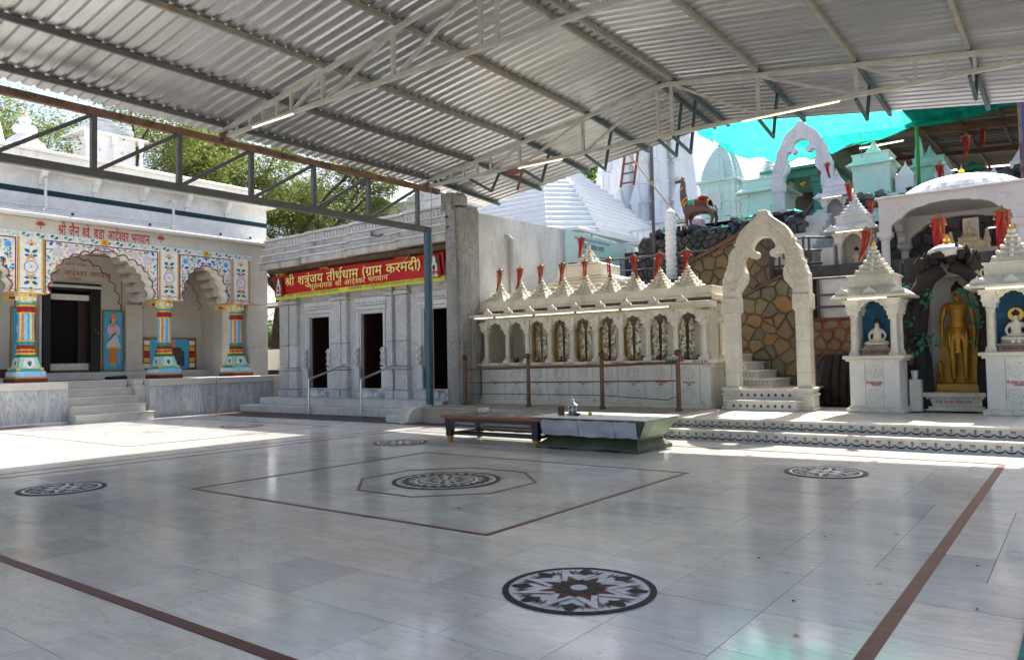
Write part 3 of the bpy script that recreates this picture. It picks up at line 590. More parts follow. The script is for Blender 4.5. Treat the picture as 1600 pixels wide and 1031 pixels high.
# ================================================================ platform at the back with two patterned steps
pf = MB('plinth_dust'); pf.box((-6.3, 6.05, -.2), (.1, 11.5, .32)); plat = struct('raised_platform', pf)
pp = MB('marble_step'); pp.box((.05, 5.62, -.2), (9, 11.5, .31)); part('platform_base', pp, plat)
sl = MB('marble_step'); sl.box((0, 0, 0), (.996, .46, .03)); me_sl = sl.mesh('paving_slab')
for i in range(9):
    for j in range(5): link('paving_slab', me_sl, plat, T(.06+i*1., 5.56+j*.463, .31))
sl = MB('plinth_dust'); sl.box((0, 0, 0), (.896, .5, .025)); me_sl = sl.mesh('paving_slab')
for i in range(7):
    for j in range(4): link('paving_slab', me_sl, plat, T(-6.25+i*.9, 6.0+j*.503, .315))
st = MB('marble_step'); st.box((.2, 5.30, -.05), (9, 5.7, .145)); stp = part('step', st, plat)
for i in range(9):
    t = MB('marble_step'); t.box((0, 0, 0), (.996, .36, .028)); part('tread_slab', t, stp, .006, T(.02+i, 5.262, .145))
# festoon pattern on both risers: dark swags with stars and red buds (inlaid)
def riser_pattern(parent, x0, x1, y, z0, z1):
    m = MB('inlay_dark'); W = .145; n = int((x1-x0)/W); h = z1-z0
    for i in range(n):
        cx = x0+W*(i+.5)
        for k in range(8):
            a0 = pi+pi*k/8; a1 = pi+pi*(k+1)/8
            q = [(cx+W*.5*cos(a), z0+h*.46+h*.34*sin(a)) for a in (a0, a1)]
            q2 = [(cx+W*.42*cos(a), z0+h*.48+h*.22*sin(a)) for a in (a0, a1)]
            m.use('inlay_dark').add([(q[0][0], y, q[0][1]), (q[1][0], y, q[1][1]), (q2[1][0], y, q2[1][1]), (q2[0][0], y, q2[0][1])], [(0, 1, 2, 3)])
        if i % 2:
            pts = []
            for k in range(10):
                r = h*.21 if k % 2 == 0 else h*.09; a = pi/2+2*pi*k/10; pts.append((cx+r*cos(a), z0+h*.72+r*sin(a)))
            m.use('inlay_grey').add([(p[0], y-.001, p[1]) for p in pts]+[(cx, y-.001, z0+h*.72)], [(k, (k+1) % 10, 10) for k in range(10)])
            m.use('inlay_grey').add([(cx-.006, y-.001, z0+h*.36), (cx+.006, y-.001, z0+h*.36), (cx+.004, y-.001, z0+h*.62), (cx-.004, y-.001, z0+h*.62)], [(0, 1, 2, 3)])
            for s in (-1, 1): m.use('inlay_red').add([(cx, y-.001, z0+h*.5), (cx+s*.022, y-.001, z0+h*.36), (cx+s*.012, y-.001, z0+h*.5)], [(0, 1, 2)])
        else:
            for s in (-1, 0, 1):
                bx_ = cx+s*.022; m.use('inlay_red').add([(bx_, y-.001, z0+h*.58), (bx_+.015, y-.001, z0+h*.86), (bx_, y-.001, z0+h*.76), (bx_-.015, y-.001, z0+h*.86)], [(0, 1, 2, 3)])
            for s in (-1, 1): m.use('inlay_grey').add([(cx, y-.001, z0+h*.6), (cx+s*.04, y-.001, z0+h*.45), (cx+s*.02, y-.001, z0+h*.58)], [(0, 1, 2)])
    part('inlaid_pattern', m, parent)
riser_pattern(stp, .24, 8.9, 5.2975, .0, .145); riser_pattern(plat, .1, 8.9, 5.6165, .175, .31)
# nosing of the upper step
for i in range(9):
    t = MB('marble_step'); t.box((0, 0, 0), (.996, .12, .028)); part('nosing', t, plat, .006, T(.0+i, 5.575, .3125))
# curved cheek stones at both ends of the plinth
def cheek(x, y, s, label):
    m = MB('marble_step'); pts = [(0, 0), (0, .08)]
    for k in range(9):
        a = pi-pi/2*k/8; pts.append((.52+.50*cos(a), .10+.28*sin(a)))
    pts += [(.8, .38), (.8, 0)]
    m.M = T(x, y, 0) @ Matrix.Rotation(s*pi/2, 4, 'Z'); m.prism(pts, 'y', -.07, .07)
    m.prism([(-.12, 0), (-.12, .05), (.05, .09), (.05, 0)], 'y', -.09, .09)
    part('cheek_stone', m, plat, .012)
cheek(.1, 5.12, 1, ''); cheek(-6.25, 5.6, 1, '')
# carved risers and mosaic on the plinth front, left of the tank
m = MB('marble_carved'); m.box((-6.9, 5.62, 0), (-6.32, 6.2, .17)); m.box((-6.75, 5.95, .17), (-6.32, 6.5, .335)); cs = part('carved_step', m, plat, .008)
m = MB('marble_cream')
for y, z in ((5.612, .085), (5.942, .25)):
    for i in range(6): m.lathe((0, 0, 0), [(0, 0), (0, 0)], 3) if 0 else m.prism([(-6.87+.09*i+.04*cos(pi*k/6), z-.03+.07*sin(pi*k/6)) for k in range(7)], 'y', y, y+.012)
part('carving', m, cs)

# ================================================================ stone helpers
def clip(poly_, p, n):
    out = []; k = len(poly_)
    for i in range(k):
        a, b = poly_[i], poly_[(i+1) % k]
        da = (a[0]-p[0])*n[0]+(a[1]-p[1])*n[1]; db = (b[0]-p[0])*n[0]+(b[1]-p[1])*n[1]
        if da <= 0: out.append(a)
        if (da < 0 < db) or (db < 0 < da):
            t = da/(da-db); out.append((a[0]+(b[0]-a[0])*t, a[1]+(b[1]-a[1])*t))
    return out
def voronoi(bound, s, seed, gap):
    """irregular polygons filling a convex outline"""
    r = random.Random(seed); xs = [p[0] for p in bound]; ys = [p[1] for p in bound]
    pts = []; i = 0; y = min(ys)-s
    while y < max(ys)+s:
        x = min(xs)-s+(s/2 if i % 2 else 0)
        while x < max(xs)+s:
            pts.append((x+r.uniform(-.38, .38)*s, y+r.uniform(-.38, .38)*s)); x += s
        y += s*.85; i += 1
    res = []
    for i, p in enumerate(pts):
        c = list(bound)
        for j, q in enumerate(pts):
            if i == j or abs(q[0]-p[0]) > 3*s or abs(q[1]-p[1]) > 3*s: continue
            d = hypot(q[0]-p[0], q[1]-p[1]); n = ((q[0]-p[0])/d, (q[1]-p[1])/d)
            mdl = ((p[0]+q[0])/2-n[0]*gap/2, (p[1]+q[1])/2-n[1]*gap/2); c = clip(c, mdl, n)
            if len(c) < 3: break
        if len(c) >= 3:
            ar = abs(sum(c[k][0]*c[(k+1) % len(c)][1]-c[(k+1) % len(c)][0]*c[k][1] for k in range(len(c))))/2
            if ar > s*s*.06: res.append(c)
    return res
def stone_facing(parent, bound, s, seed, gap, axis, face, mat, depth=.05, out=-1):
    """each stone of a rubble facing as an object: outline with a chamfered front; `out` is the side it faces along the axis"""
    r = random.Random(seed)
    for c0 in voronoi(bound, s, seed, gap):
        c = []
        for i, p in enumerate(c0):
            q = c0[(i+1) % len(c0)]; L = hypot(q[0]-p[0], q[1]-p[1]); nx, ny = (q[1]-p[1])/(L+1e-9), -(q[0]-p[0])/(L+1e-9)
            c.append((p[0]+r.uniform(-.012, .012)*s*3, p[1]+r.uniform(-.012, .012)*s*3))
            if L > s*.3: t = r.uniform(.35, .65); e = r.uniform(-.05, .035)*L; c.append((p[0]+(q[0]-p[0])*t+nx*e, p[1]+(q[1]-p[1])*t+ny*e))
        n = len(c); cx = sum(p[0] for p in c)/n; cy = sum(p[1] for p in c)/n
        d = depth*r.uniform(.4, 1.3); m = MB(mat); vs = []
        for kk, off in ((1., 0.), (.99, d*.5), (.86, d)):
            for p in c:
                a, b = cx+(p[0]-cx)*kk, cy+(p[1]-cy)*kk; q = face+out*(off*(1 if kk > .9 else r.uniform(.75, 1.15)))
                vs.append((q, a, b) if axis == 'x' else (a, q, b))
        q = face+out*d*r.uniform(.95, 1.35); a, b = cx+r.uniform(-.1, .1)*s, cy+r.uniform(-.1, .1)*s; vs.append((q, a, b) if axis == 'x' else (a, q, b))
        fs = [(2*n+i, 2*n+(i+1) % n, 3*n) for i in range(n)]
        for j in range(2): fs += [(j*n+i, j*n+(i+1) % n, j*n+n+(i+1) % n, j*n+n+i) for i in range(n)]
        m.add(vs, fs); part('stone', m, parent)

# ================================================================ painted temple on the left (facade looks along +x)
def multifoil(c, half, z0, z1, n, bulge, power=2.0, tip=.06, k=6):
    """outline of a cusped arch opening from the right foot over the top to the left foot (u, z)"""
    base = []
    for i in range(n+1):
        t = i/n; a = t*pi/2
        base.append((half*cos(a)**(2/power), z0+(z1-z0)*sin(a)**(2/power)))
    pts = []
    for i in range(n):
        (x0, y0), (x1, y1) = base[i], base[i+1]
        dx, dy = x1-x0, y1-y0; L = hypot(dx, dy); nx, ny = dy/L, -dx/L
        for j in range(k):
            t = j/k; b = sin(pi*t)*L*bulge; pts.append((x0+dx*t+nx*b, y0+dy*t+ny*b))
    pts.append((0, z1+tip))
    left = [(-x, y) for x, y in reversed(pts[:-1])]
    return [(c+x, y) for x, y in pts+left]
tp = wthing('painted_temple', 'cream marble temple with three painted cusped arches, painted columns and a red Devanagari title', 'temple', (-17, 3.5, 0))
b = MB('marble_wall'); b.box((-22, -9, -.1), (-14.47, 1.955, .86)); b.box((-22, 4.0, -.1), (-14.47, 8.0, .86)); b.box((-22, 1.955, -.1), (-15.2, 4.0, .86)); part('platform_core', b, tp)
for y0, y1 in ((-8.9, -6.2), (-6.18, -3.5), (-3.48, -.8), (-.78, 1.955), (4.02, 6.0), (6.02, 8.0)):
    b = MB('marble_streak'); b.box((-14.47, y0, .0), (-14.42, y1, .855)); part('facing_slab', b, tp)
    b = MB('marble_wall'); b.box((-15.6, y0, .86), (-14.38, y1-.004, 1.05)); part('platform_coping', b, tp, .01)
b = MB('marble_wall'); b.box((-15.2, 3.75, -.1), (-14.6, 4.0, .9)); b.box((-15.25, 3.75, .9), (-14.7, 4.0, 1.05)); part('stair_cheek', b, tp, .01)
b = MB('marble_step'); b.box((-14.42, -8.9, 0), (-14.32, 1.94, .06)); part('foot_kerb', b, tp, .01)
for i in range(5):
    x = -13.95-.27*i; y1 = (3.92, 3.84, 3.78, 3.75, 3.745)[i]
    b = MB('marble_step'); b.box((-15.5, 1.96, .21*i-.02), (x-.02, y1-.01, .21*(i+1)-.032)); s = part('stair_step', b, tp)
    b = MB('marble_wall'); b.box((-15.5, 1.96-(.05 if i == 0 else 0), .21*(i+1)-.03), (x+.02, y1+.01, .21*(i+1))); part('tread', b, s, .006)
for y0, y1 in ((-9, 1.9), (1.92, 4.0), (4.02, 7.3)):
    b = MB('marble_wall'); b.box((-20, y0, .99), (-15.61, y1, 1.045)); part('floor_slab', b, tp)
b = MB('marble_wall'); b.box((-22, -9, 1.0), (-16.9, 8.0, 1.26)); part('inner_step', b, tp, .012)
# inner wall with the doorway
b = MB('marble_wall'); X0 = -17.4
b.box((X0-.3, -9, 1.26), (X0, 2.5, 5.1)); b.box((X0-.3, 4.1, 1.26), (X0, 7.3, 5.1)); b.box((X0-.3, 2.5, 3.85), (X0, 4.1, 5.1)); part('inner_wall', b, tp)
for y in (4.8, -.6): 
    b = MB('marble_wall'); b.box((X0, y, 1.26), (X0+.12, y+.5, 3.3)); b.box((X0, y-.04, 1.26), (X0+.18, y+.54, 1.48)); part('pilaster', b, tp, .008)
b = MB('marble_wall')
b.box((-20, 7.3, 1.0), (-16.2, 7.6, 5.1)); part('end_wall', b, tp)
b = MB('marble_wall'); b.box((-22, -9, 5.1), (-14.75, 8.0, 5.3)); part('ceiling_slab', b, tp)
# doorway
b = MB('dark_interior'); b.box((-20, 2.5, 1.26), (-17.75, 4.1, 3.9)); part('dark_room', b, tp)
d = MB('bench_black'); d.box((X0-.28, 2.52, 1.26), (X0+.05, 2.72, 3.84)); d.box((X0-.28, 3.82, 1.26), (X0+.05, 4.09, 3.84)); d.box((X0-.28, 2.52, 3.62), (X0+.06, 4.09, 3.84))
dd = part('door_frame', d, tp, .01)
d = MB('p_pale'); d.box((X0-.2, 2.74, 3.36), (X0-.12, 3.82, 3.52)); part('lintel_board', d, dd); d = MB('p_pale'); d.box((X0-.2, 2.74, 1.32), (X0-.12, 3.82, 1.52)); part('threshold_board', d, dd)
d = MB('rust_board'); d.box((X0-.16, 2.8, 1.262), (X0-.02, 3.8, 1.33)); part('wood_sill', d, dd)
d = MB('dark_wood'); d.box((X0-.26, 3.55, 1.5), (X0-.21, 3.82, 3.4)); part('door_leaf', d, dd)
d = MB('stainless'); d.ico((X0+.07, 3.93, 2.5), .02, 1); d.ico((X0+.07, 4.0, 2.4), .02, 1); part('door_knob', d, dd)
d = MB('pipe_white'); d.tube([(X0+.06, 2.45, 1.4), (X0+.06, 2.45, 3.7)], .035); d.tube([(X0+.12, 2.45, 3.74), (X0+.12, 4.05, 3.74)], .045); part('roller_blind', d, tp)
# low entablature of the inner wall: red contour lines (painted)
def contour(parent, pts, w, mat, plane_x, name='painted_line', dz=.004):
    m = MB(mat); n = len(pts)
    for i in range(n-1):
        (y0, z0), (y1, z1) = pts[i], pts[i+1]; L = hypot(y1-y0, z1-z0)
        if L < 1e-5: continue
        ny, nz = -(z1-z0)/L*w/2, (y1-y0)/L*w/2
        m.add([(plane_x+dz, y0-ny, z0-nz), (plane_x+dz, y1-ny, z1-nz), (plane_x+dz, y1+ny, z1+nz), (plane_x+dz, y0+ny, z0+nz)], [(0, 1, 2, 3)])
    return part(name, m, parent)
a = multifoil(3.28, 1.36, 3.0, 4.55, 7, .32); contour(tp, a, .03, 'p_maroon', X0); contour(tp, [(4.64, 3.0), (4.72, 3.3), (4.72, 4.7), (1.7, 4.7)], .025, 'p_maroon', X0)
a = [p for p in multifoil(6.3, .9, 3.2, 4.3, 5, .35)]; contour(tp, a, .025, 'p_maroon', X0)
me, w = text(TX['small'], .2, 'letter_red'); place_text(me, tp, (X0+.005, 2.75, 4.06), (0, 1, 0), (0, 0, 1))
me, w = text(TX['town'], .12, 'letter_red'); place_text(me, tp, (X0+.005, 3.2, 3.93), (0, 1, 0), (0, 0, 1))
me, w = text(TX['small'], .09, 'letter_red'); place_text(me, tp, (X0+.005, 2.95, 4.36), (0, 1, 0), (0, 0, 1))
# corbel piles under the inner beam (stacked cusps seen through the arches)
for yc, s in ((4.78, -1), (5.32, 1), (7.28, -1), (1.0, -1)):
    b = MB('marble_wall')
    for i in range(5):
        z = 3.3+.27*i; L = .10+.13*i
        pts = [(yc, z), (yc, z+.27)]
        for k in range(5):
            aa = pi/2-pi*k/4; pts.append((yc+s*(L+.12*cos(aa)), z+.135+.135*sin(aa)))
        b.prism(pts, 'x', -16.6, -16.1)
    b.box((-16.6, min(yc, yc+s*.9), 4.64), (-16.1, max(yc, yc+s*.9), 5.1)); part('corbel', b, tp)
for y in (4.78, 7.28):
    b = MB('marble_wall'); b.box((-16.6, y, 1.26 if y < 7 else 1.05), (-16.1, y+.54 if y < 7 else 7.6, 5.1)); 
    if y > 7: part('inner_pier', b, tp)
for y in (4.84, 7.0, 1.1):
    b = MB('p_yellow'); b.box((-16.08, y, 3.16), (-16.07, y+.4, 3.28)); b.use('p_maroon').box((-16.069, y+.12, 3.19), (-16.065, y+.28, 3.25)); part('painted_block', b, tp)
# painted pictures hung on the inner wall
def picture(label, y0, y1, z0, z1, kind):
    t = wthing('elephant_painting' if kind != 'figure' else 'attendant_painting', label, 'painting', (X0+.03, (y0+y1)/2, z0))
    f = MB('brass_old'); w = .045
    f.box((X0, y0, z0), (X0+.05, y1, z0+w)); f.box((X0, y0, z1-w), (X0+.05, y1, z1)); f.box((X0, y0, z0+w), (X0+.05, y0+w, z1-w)); f.box((X0, y1-w, z0+w), (X0+.05, y1, z1-w)); part('frame', f, t)
    p = MB('p_skyblue'); p.box((X0, y0+w, z0+w), (X0+.03, y1-w, z1-w)); part('picture_ground', p, t)
    m = MB('p_skin'); H = z1-z0; W = y1-y0
    def el(cy, cz, ry, rz, mat, d=.0, n=16, a0=0, a1=360):
        m.use(mat); pts = [(cy+ry*cos(radians(a0+(a1-a0)*i/n)), cz+rz*sin(radians(a0+(a1-a0)*i/n))) for i in range(n if a1-a0 == 360 else n+1)]
        m.prism(pts, 'x', X0+.031, X0+.036+d)
    def pg(pts, mat, d=.0): m.use(mat); m.prism(pts, 'x', X0+.031, X0+.037+d)
    if kind == 'figure':
        c = (y0+y1)/2; u = W; z = lambda k: z0+H*k
        el(c, z(.13), u*.2, H*.045, 'p_yellow', .01); el(c, z(.155), u*.19, H*.02, 'p_orange', .012)
        pg([(c-.19*u, z(.17)), (c-.02*u, z(.16)), (c+.06*u, z(.17)), (c+.16*u, z(.22)), (c+.2*u, z(.40)), (c-.2*u, z(.40))], 'p_orange', .008)
        pg([(c-.36*u, z(.385)), (c+.36*u, z(.385)), (c+.30*u, z(.43)), (c+.16*u, z(.60)), (c-.16*u, z(.60)), (c-.30*u, z(.43))], 'p_lilac', .012)
        pg([(c-.36*u, z(.375)), (c+.36*u, z(.375)), (c+.35*u, z(.40)), (c-.35*u, z(.40))], 'p_yellow', .016)
        pg([(c-.18*u, z(.58)), (c+.18*u, z(.58)), (c+.24*u, z(.73)), (c+.1*u, z(.78)), (c-.1*u, z(.78)), (c-.24*u, z(.73))], 'p_pink', .014)
        for s in (-1, 1): pg([(c+s*.2*u, z(.75)), (c+s*.30*u, z(.70)), (c+s*.27*u, z(.60)), (c+s*.02*u, z(.62)), (c+s*.02*u, z(.655)), (c+s*.18*u, z(.65))], 'p_lilac', .02)
        el(c+.02*u, z(.635), .06*u, H*.018, 'p_skin', .024)
        pg([(c-.28*u, z(.50)), (c-.22*u, z(.49)), (c+.14*u, z(.63)), (c+.08*u, z(.655))], 'p_green', .022)
        el(c, z(.76), .07*u, H*.03, 'p_goldpaint', .018, 12)
        el(c, z(.82), .15*u, H*.058, 'p_black', .012); el(c, z(.825), .11*u, H*.05, 'p_skin', .018)
        pg([(c-.15*u, z(.855)), (c+.15*u, z(.855)), (c+.12*u, z(.92)), (c, z(.955)), (c-.12*u, z(.92))], 'p_orange', .022)
        for s in (-1, 1): el(c+s*.04*u, z(.832), .02*u, H*.004, 'p_black', .02, 8)
        pg([(c+.22*u, z(.40)), (c+.25*u, z(.40)), (c+.30*u, z(.12)), (c+.26*u, z(.12))], 'p_lightblue', .01)
        for s in (-1, 1): el(c+s*.06*u, z(.165), .05*u, H*.012, 'p_skin', .02)
    else:
        e0 = y0+.42*W; z = lambda k: z0+H*k
        for yy in (y0+.045, y1-.045-.2*W*.6):
            for i in range(5):
                m.use(('p_pale', 'p_yellow', 'p_red', 'p_yellow', 'p_pale')[i]).box((X0+.031, yy+.02, z(.07+.175*i)), (X0+.037, yy+.2*W*.6-.01, z(.07+.175*i+.14)))
            m.use('p_brownred').box((X0+.0305, yy, z(.05)), (X0+.034, yy+.2*W*.6, z(.95)))
        cx = y0+.58*W
        el(cx, z(.50), .19*W, H*.20, 'p_elephant', .012); el(cx-.17*W, z(.60), .085*W, H*.14, 'p_elephant', .016)
        for q in (-.15, -.07, .09, .16): m.use('p_elephant').box((X0+.031, cx+q*W-.03*W, z(.12)), (X0+.043, cx+q*W+.03*W, z(.45)))
        pg([(cx-.20*W, z(.62)), (cx-.25*W, z(.50)), (cx-.31*W, z(.44)), (cx-.345*W, z(.52)), (cx-.335*W, z(.62)), (cx-.315*W, z(.62)), (cx-.32*W, z(.53)), (cx-.30*W, z(.50)), (cx-.26*W, z(.58)), (cx-.235*W, z(.68))], 'p_elephant', .014)
        el(cx-.14*W, z(.58), .045*W, H*.10, 'p_navy', .02)
        pg([(cx-.07*W, z(.72)), (cx+.12*W, z(.70)), (cx+.14*W, z(.42)), (cx-.05*W, z(.40))], 'p_green', .018)
        pg([(cx-.05*W, z(.68)), (cx+.10*W, z(.66)), (cx+.115*W, z(.46)), (cx-.03*W, z(.45))], 'p_brownred', .022)
        el(cx-.02*W, z(.80), .035*W, H*.10, 'p_orange', .02); el(cx-.02*W, z(.91), .02*W, H*.035, 'p_skin', .024)
        el(cx-.27*W, z(.74), .05*W, H*.08, 'p_orange', .014); pg([(cx-.33*W, z(.82)), (cx-.21*W, z(.82)), (cx-.27*W, z(.94))], 'p_goldpaint', .012)
    part('picture', m, t)
picture('tall sky-blue panel of an attendant in a lilac tunic, right of the dark doorway', 4.14, 4.77, 1.27, 3.1, 'figure')
picture('tall sky-blue attendant panel left of the dark doorway, half hidden by a painted column', 1.72, 2.36, 1.27, 3.1, 'figure')
picture('wide blue panel of a dressed elephant, low on the wall behind the middle painted column', 5.32, 7.12, 1.27, 2.3, 'elephant')
# painted columns
def painted_column(y):
    c = link('painted_column', None, tp, T(-14.95, y, 1.05))
    def ring(m, prof, mat, n=8, fl=0): m.use(mat); m.lathe((0, 0, 0), prof, n, pi/8 if n == 8 else 0, flute=fl)
    m = MB('p_brownred'); m.box((-.36, -.36, 0), (.36, .36, .10)); m.use('p_goldpaint').box((-.345, -.345, .10), (.345, .345, .14))
    m.use('p_lightblue').box((-.33, -.33, .14), (.33, .33, .27)); m.use('p_offwhite').box((-.30, -.332, .16), (.30, .332, .25))
    m.use('p_seagreen').frus(0, 0, .27, .34, .62, .62, .50, .50)
    m.use('p_mint').frus(0, 0, .34, .62, .50, .50, .38, .38); m.use('p_green').frus(0, 0, .62, .68, .37, .37, .34, .34)
    for sx, sy in ((-1, -1), (1, -1), (1, 1), (-1, 1)): m.use('p_yellow').ico((sx*.26, sy*.26, .32), .055, 1)
    for a in range(4):
        m.M = Matrix.Rotation(a*pi/2, 4, 'Z')
        m.use('p_offwhite').add([(.252, -.16, .35), (.252, .16, .35), (.196, .1, .60), (.196, -.1, .60)], [(0, 1, 2, 3)])
        m.use('p_green').add([(.247, -.014, .40), (.247, .014, .40), (.232, .05, .47), (.222, .04, .535), (.224, .014, .50), (.216, 0, .56), (.224, -.014, .50), (.222, -.04, .535), (.232, -.05, .47)], [(0, 1, 2, 3, 4, 5, 6, 7, 8)]); m.use('p_mint').add([(.253, -.15, .36), (.253, -.05, .36), (.247, -.10, .40)], [(0, 1, 2)]); m.use('p_peach').add([(.253, .05, .36), (.253, .15, .36), (.247, .10, .40)], [(0, 1, 2)])
    m.M = None; part('column_base', m, c)
    m = MB('p_yellow'); m.lathe((0, 0, .68), [(.20, 0), (.225, .03), (.20, .06)], 16)
    z = .74
    for mat, h, r in (('p_red', .05, .2), ('p_yellow', .03, .205), ('p_maroon', .10, .195), ('p_seagreen', .09, .2), ('p_yellow', .03, .205)): ring(m, [(r, z), (r*.98, z+h)], mat); z += h
    for i in range(8):
        a = 2*pi*i/8
        for (zz, mt, r) in ((.86, 'p_red', .028), (.96, 'p_blue', .022), (.78, 'p_yellow', .018)): m.use(mt).ico((.19*cos(a), .19*sin(a), zz), r, 1)
    part('lower_collar', m, c)
    zs0, zs1 = z, 1.70
    for i in range(16):
        a0 = 2*pi*(i-.5)/16; a1 = 2*pi*(i+.5)/16; r0, r1 = .178, .165; q = MB(('p_skyblue', 'p_paleyellow', 'p_orange', 'p_lightblue')[i % 4])
        q.add([(r*cos(a)*f, r*sin(a)*f, zz) for zz, r in ((zs0, r0), (zs1, r1)) for a, f in ((a0, .94), ((a0+a1)/2, 1.0), (a1, .94))]+[(0, 0, zs0), (0, 0, zs1)], [(0, 1, 4, 3), (1, 2, 5, 4), (0, 3, 7, 6), (2, 6, 7, 5), (0, 6, 1), (1, 6, 2), (3, 4, 7), (4, 5, 7)])
        part('shaft_stave', q, c)
    m = MB('p_yellow'); z = 1.70
    for mat, h, r in (('p_yellow', .03, .19), ('p_maroon', .12, .185), ('p_red', .02, .19), ('p_yellow', .04, .2), ('p_seagreen', .035, .205), ('p_lightblue', .03, .18)): ring(m, [(r, z), (r, z+h)], mat); z += h
    for i in range(8): a = 2*pi*i/8; m.use('p_red').ico((.18*cos(a), .18*sin(a), 1.79), .04, 1, sz=1.2)
    m.use('p_paleyellow').lathe((0, 0, z), [(.17, 0), (.19, .08), (.25, .20), (.24, .22)], 8, pi/8)
    for i in range(8):
        a = 2*pi*i/8; m.use('p_offwhite').ico((.205*cos(a), .205*sin(a), z+.10), .04, 1, sz=1.7); m.use('p_yellow').ico((.22*cos(a+.39), .22*sin(a+.39), z+.16), .03, 1)
    z += .22; m.use('p_lightblue').box((-.26, -.26, z), (.26, .26, z+.035)); m.use('p_offwhite').box((-.265, -.265, z+.035), (.265, .265, z+.09)); m.use('p_skyblue').box((-.27, -.27, z+.09), (.27, .27, z+.12))
    m.use('p_peach').frus(0, 0, z+.12, 2.2, .5, .5, .5, .78); m.use('p_goldpaint').box((-.262, -.41, 2.185), (.262, .41, 2.205))
    for s in (-1, 1): m.use('p_green').add([(.256, -.05, 2.13), (.256, .05, 2.13), (.257, 0, 2.17)], [(0, 1, 2)])
    part('capital', m, c)
    return c
pc0 = painted_column(1.2)
for y in (4.73, 7.02, -1.1, -3.4):
    c = copy_tree(pc0, tp); c.matrix_basis = T(-14.95, y, 1.05)
# facade above the columns
XF = -14.70
def motif(m, kind, y, z, s, rot=0., col=None, x=None, flip=1):
    """one painted motif, a few millimetres of paint on the facade"""
    x = (XF if x is None else x)+.004
    def pg(pts, mat, dz=0.):
        c_, s_ = cos(rot), sin(rot)
        q = [(x+dz, y+flip*s*(p[0]*c_-p[1]*s_), z+s*(p[0]*s_+p[1]*c_)) for p in pts]; m.use(mat).add(q, [tuple(range(len(q)))])
    if kind == 'disc':
        for r, mt in ((1., 'p_offwhite'), (.72, 'p_lightblue'), (.5, 'p_skyblue'), (.28, 'p_blue'), (.12, 'p_offwhite')): pg([(r*cos(2*pi*i/16), r*sin(2*pi*i/16)) for i in range(16)], mt, .001*(1-r)*4)
    if kind == 'wheel':
        for r, mt in ((1., 'p_maroon'), (.9, 'p_offwhite'), (.12, 'p_blue')): pg([(r*cos(2*pi*i/20), r*sin(2*pi*i/20)) for i in range(20)], mt, .001*(1-r)*4)
    if kind == 'leaf': pg([(0, 0), (.35, .32), (.8, .22), (1, 0), (.75, -.2), (.3, -.25)], col)
    if kind == 'flower':
        for i in range(5):
            a = pi/2+(i-2)*.62; pg([(0, -.1), (.55*cos(a-.25), .55*sin(a-.25)), (cos(a), sin(a)), (.55*cos(a+.25), .55*sin(a+.25))], col if i % 2 == 0 else ('p_paleyellow' if col != 'p_paleyellow' else 'p_yellow'), .001*i)
        pg([(-.25, -.15), (.25, -.15), (.12, .12), (-.12, .12)], 'p_green', .006)
    if kind == 'bloom':
        for i in range(9): a = 2*pi*i/9; pg([(0, 0), (.6*cos(a-.4), .6*sin(a-.4)), (cos(a), sin(a)), (.6*cos(a+.4), .6*sin(a+.4))], col, .0005*i)
        pg([(.3*cos(2*pi*i/10), .3*sin(2*pi*i/10)) for i in range(10)], 'p_paleyellow', .006)
    if kind == 'scroll':
        P = [(cos(a*.5)*a/7, sin(a*.5)*a/7) for a in range(1, 12)]
        for i in range(len(P)-1):
            a, b = P[i], P[i+1]; L = hypot(b[0]-a[0], b[1]-a[1]); nx, ny = -(b[1]-a[1])/L*.13, (b[0]-a[0])/L*.13
            pg([(a[0]-nx, a[1]-ny), (b[0]-nx, b[1]-ny), (b[0]+nx, b[1]+ny), (a[0]+nx, a[1]+ny)], col)
    if kind == 'tri':
        pg([(-1, -.6), (0, .1), (1, -.6), (.45, .35), (0, 1), (-.45, .35)], col); pg([(-.4, -.2), (0, .1), (.4, -.2), (0, .5)], 'p_yellow' if col != 'p_yellow' else 'p_orange', .002)
def swirl_row(y0, y1, z, n):
    m = MB('p_offwhite'); m.box((XF, y0, z-.065), (XF+.003, y1, z+.065))
    for i in range(n):
        y = y0+(y1-y0)*(i+.5)/n; cc = ('p_green', 'p_green', 'p_seagreen', 'p_mint', 'p_seagreen')[i % 5]
        motif(m, 'leaf', y-.10, z-.01, .11, .5, cc); motif(m, 'leaf', y+.10, z+.01, .11, .5+pi, cc); motif(m, 'scroll', y, z, .045, .2, cc)
        motif(m, 'bloom', y+.14, z, .05, 0, 'p_lilac')
    part('painted_scroll_band', m, tp)
cols_y = (-3.4, -1.1, 1.2, 4.73, 7.02)
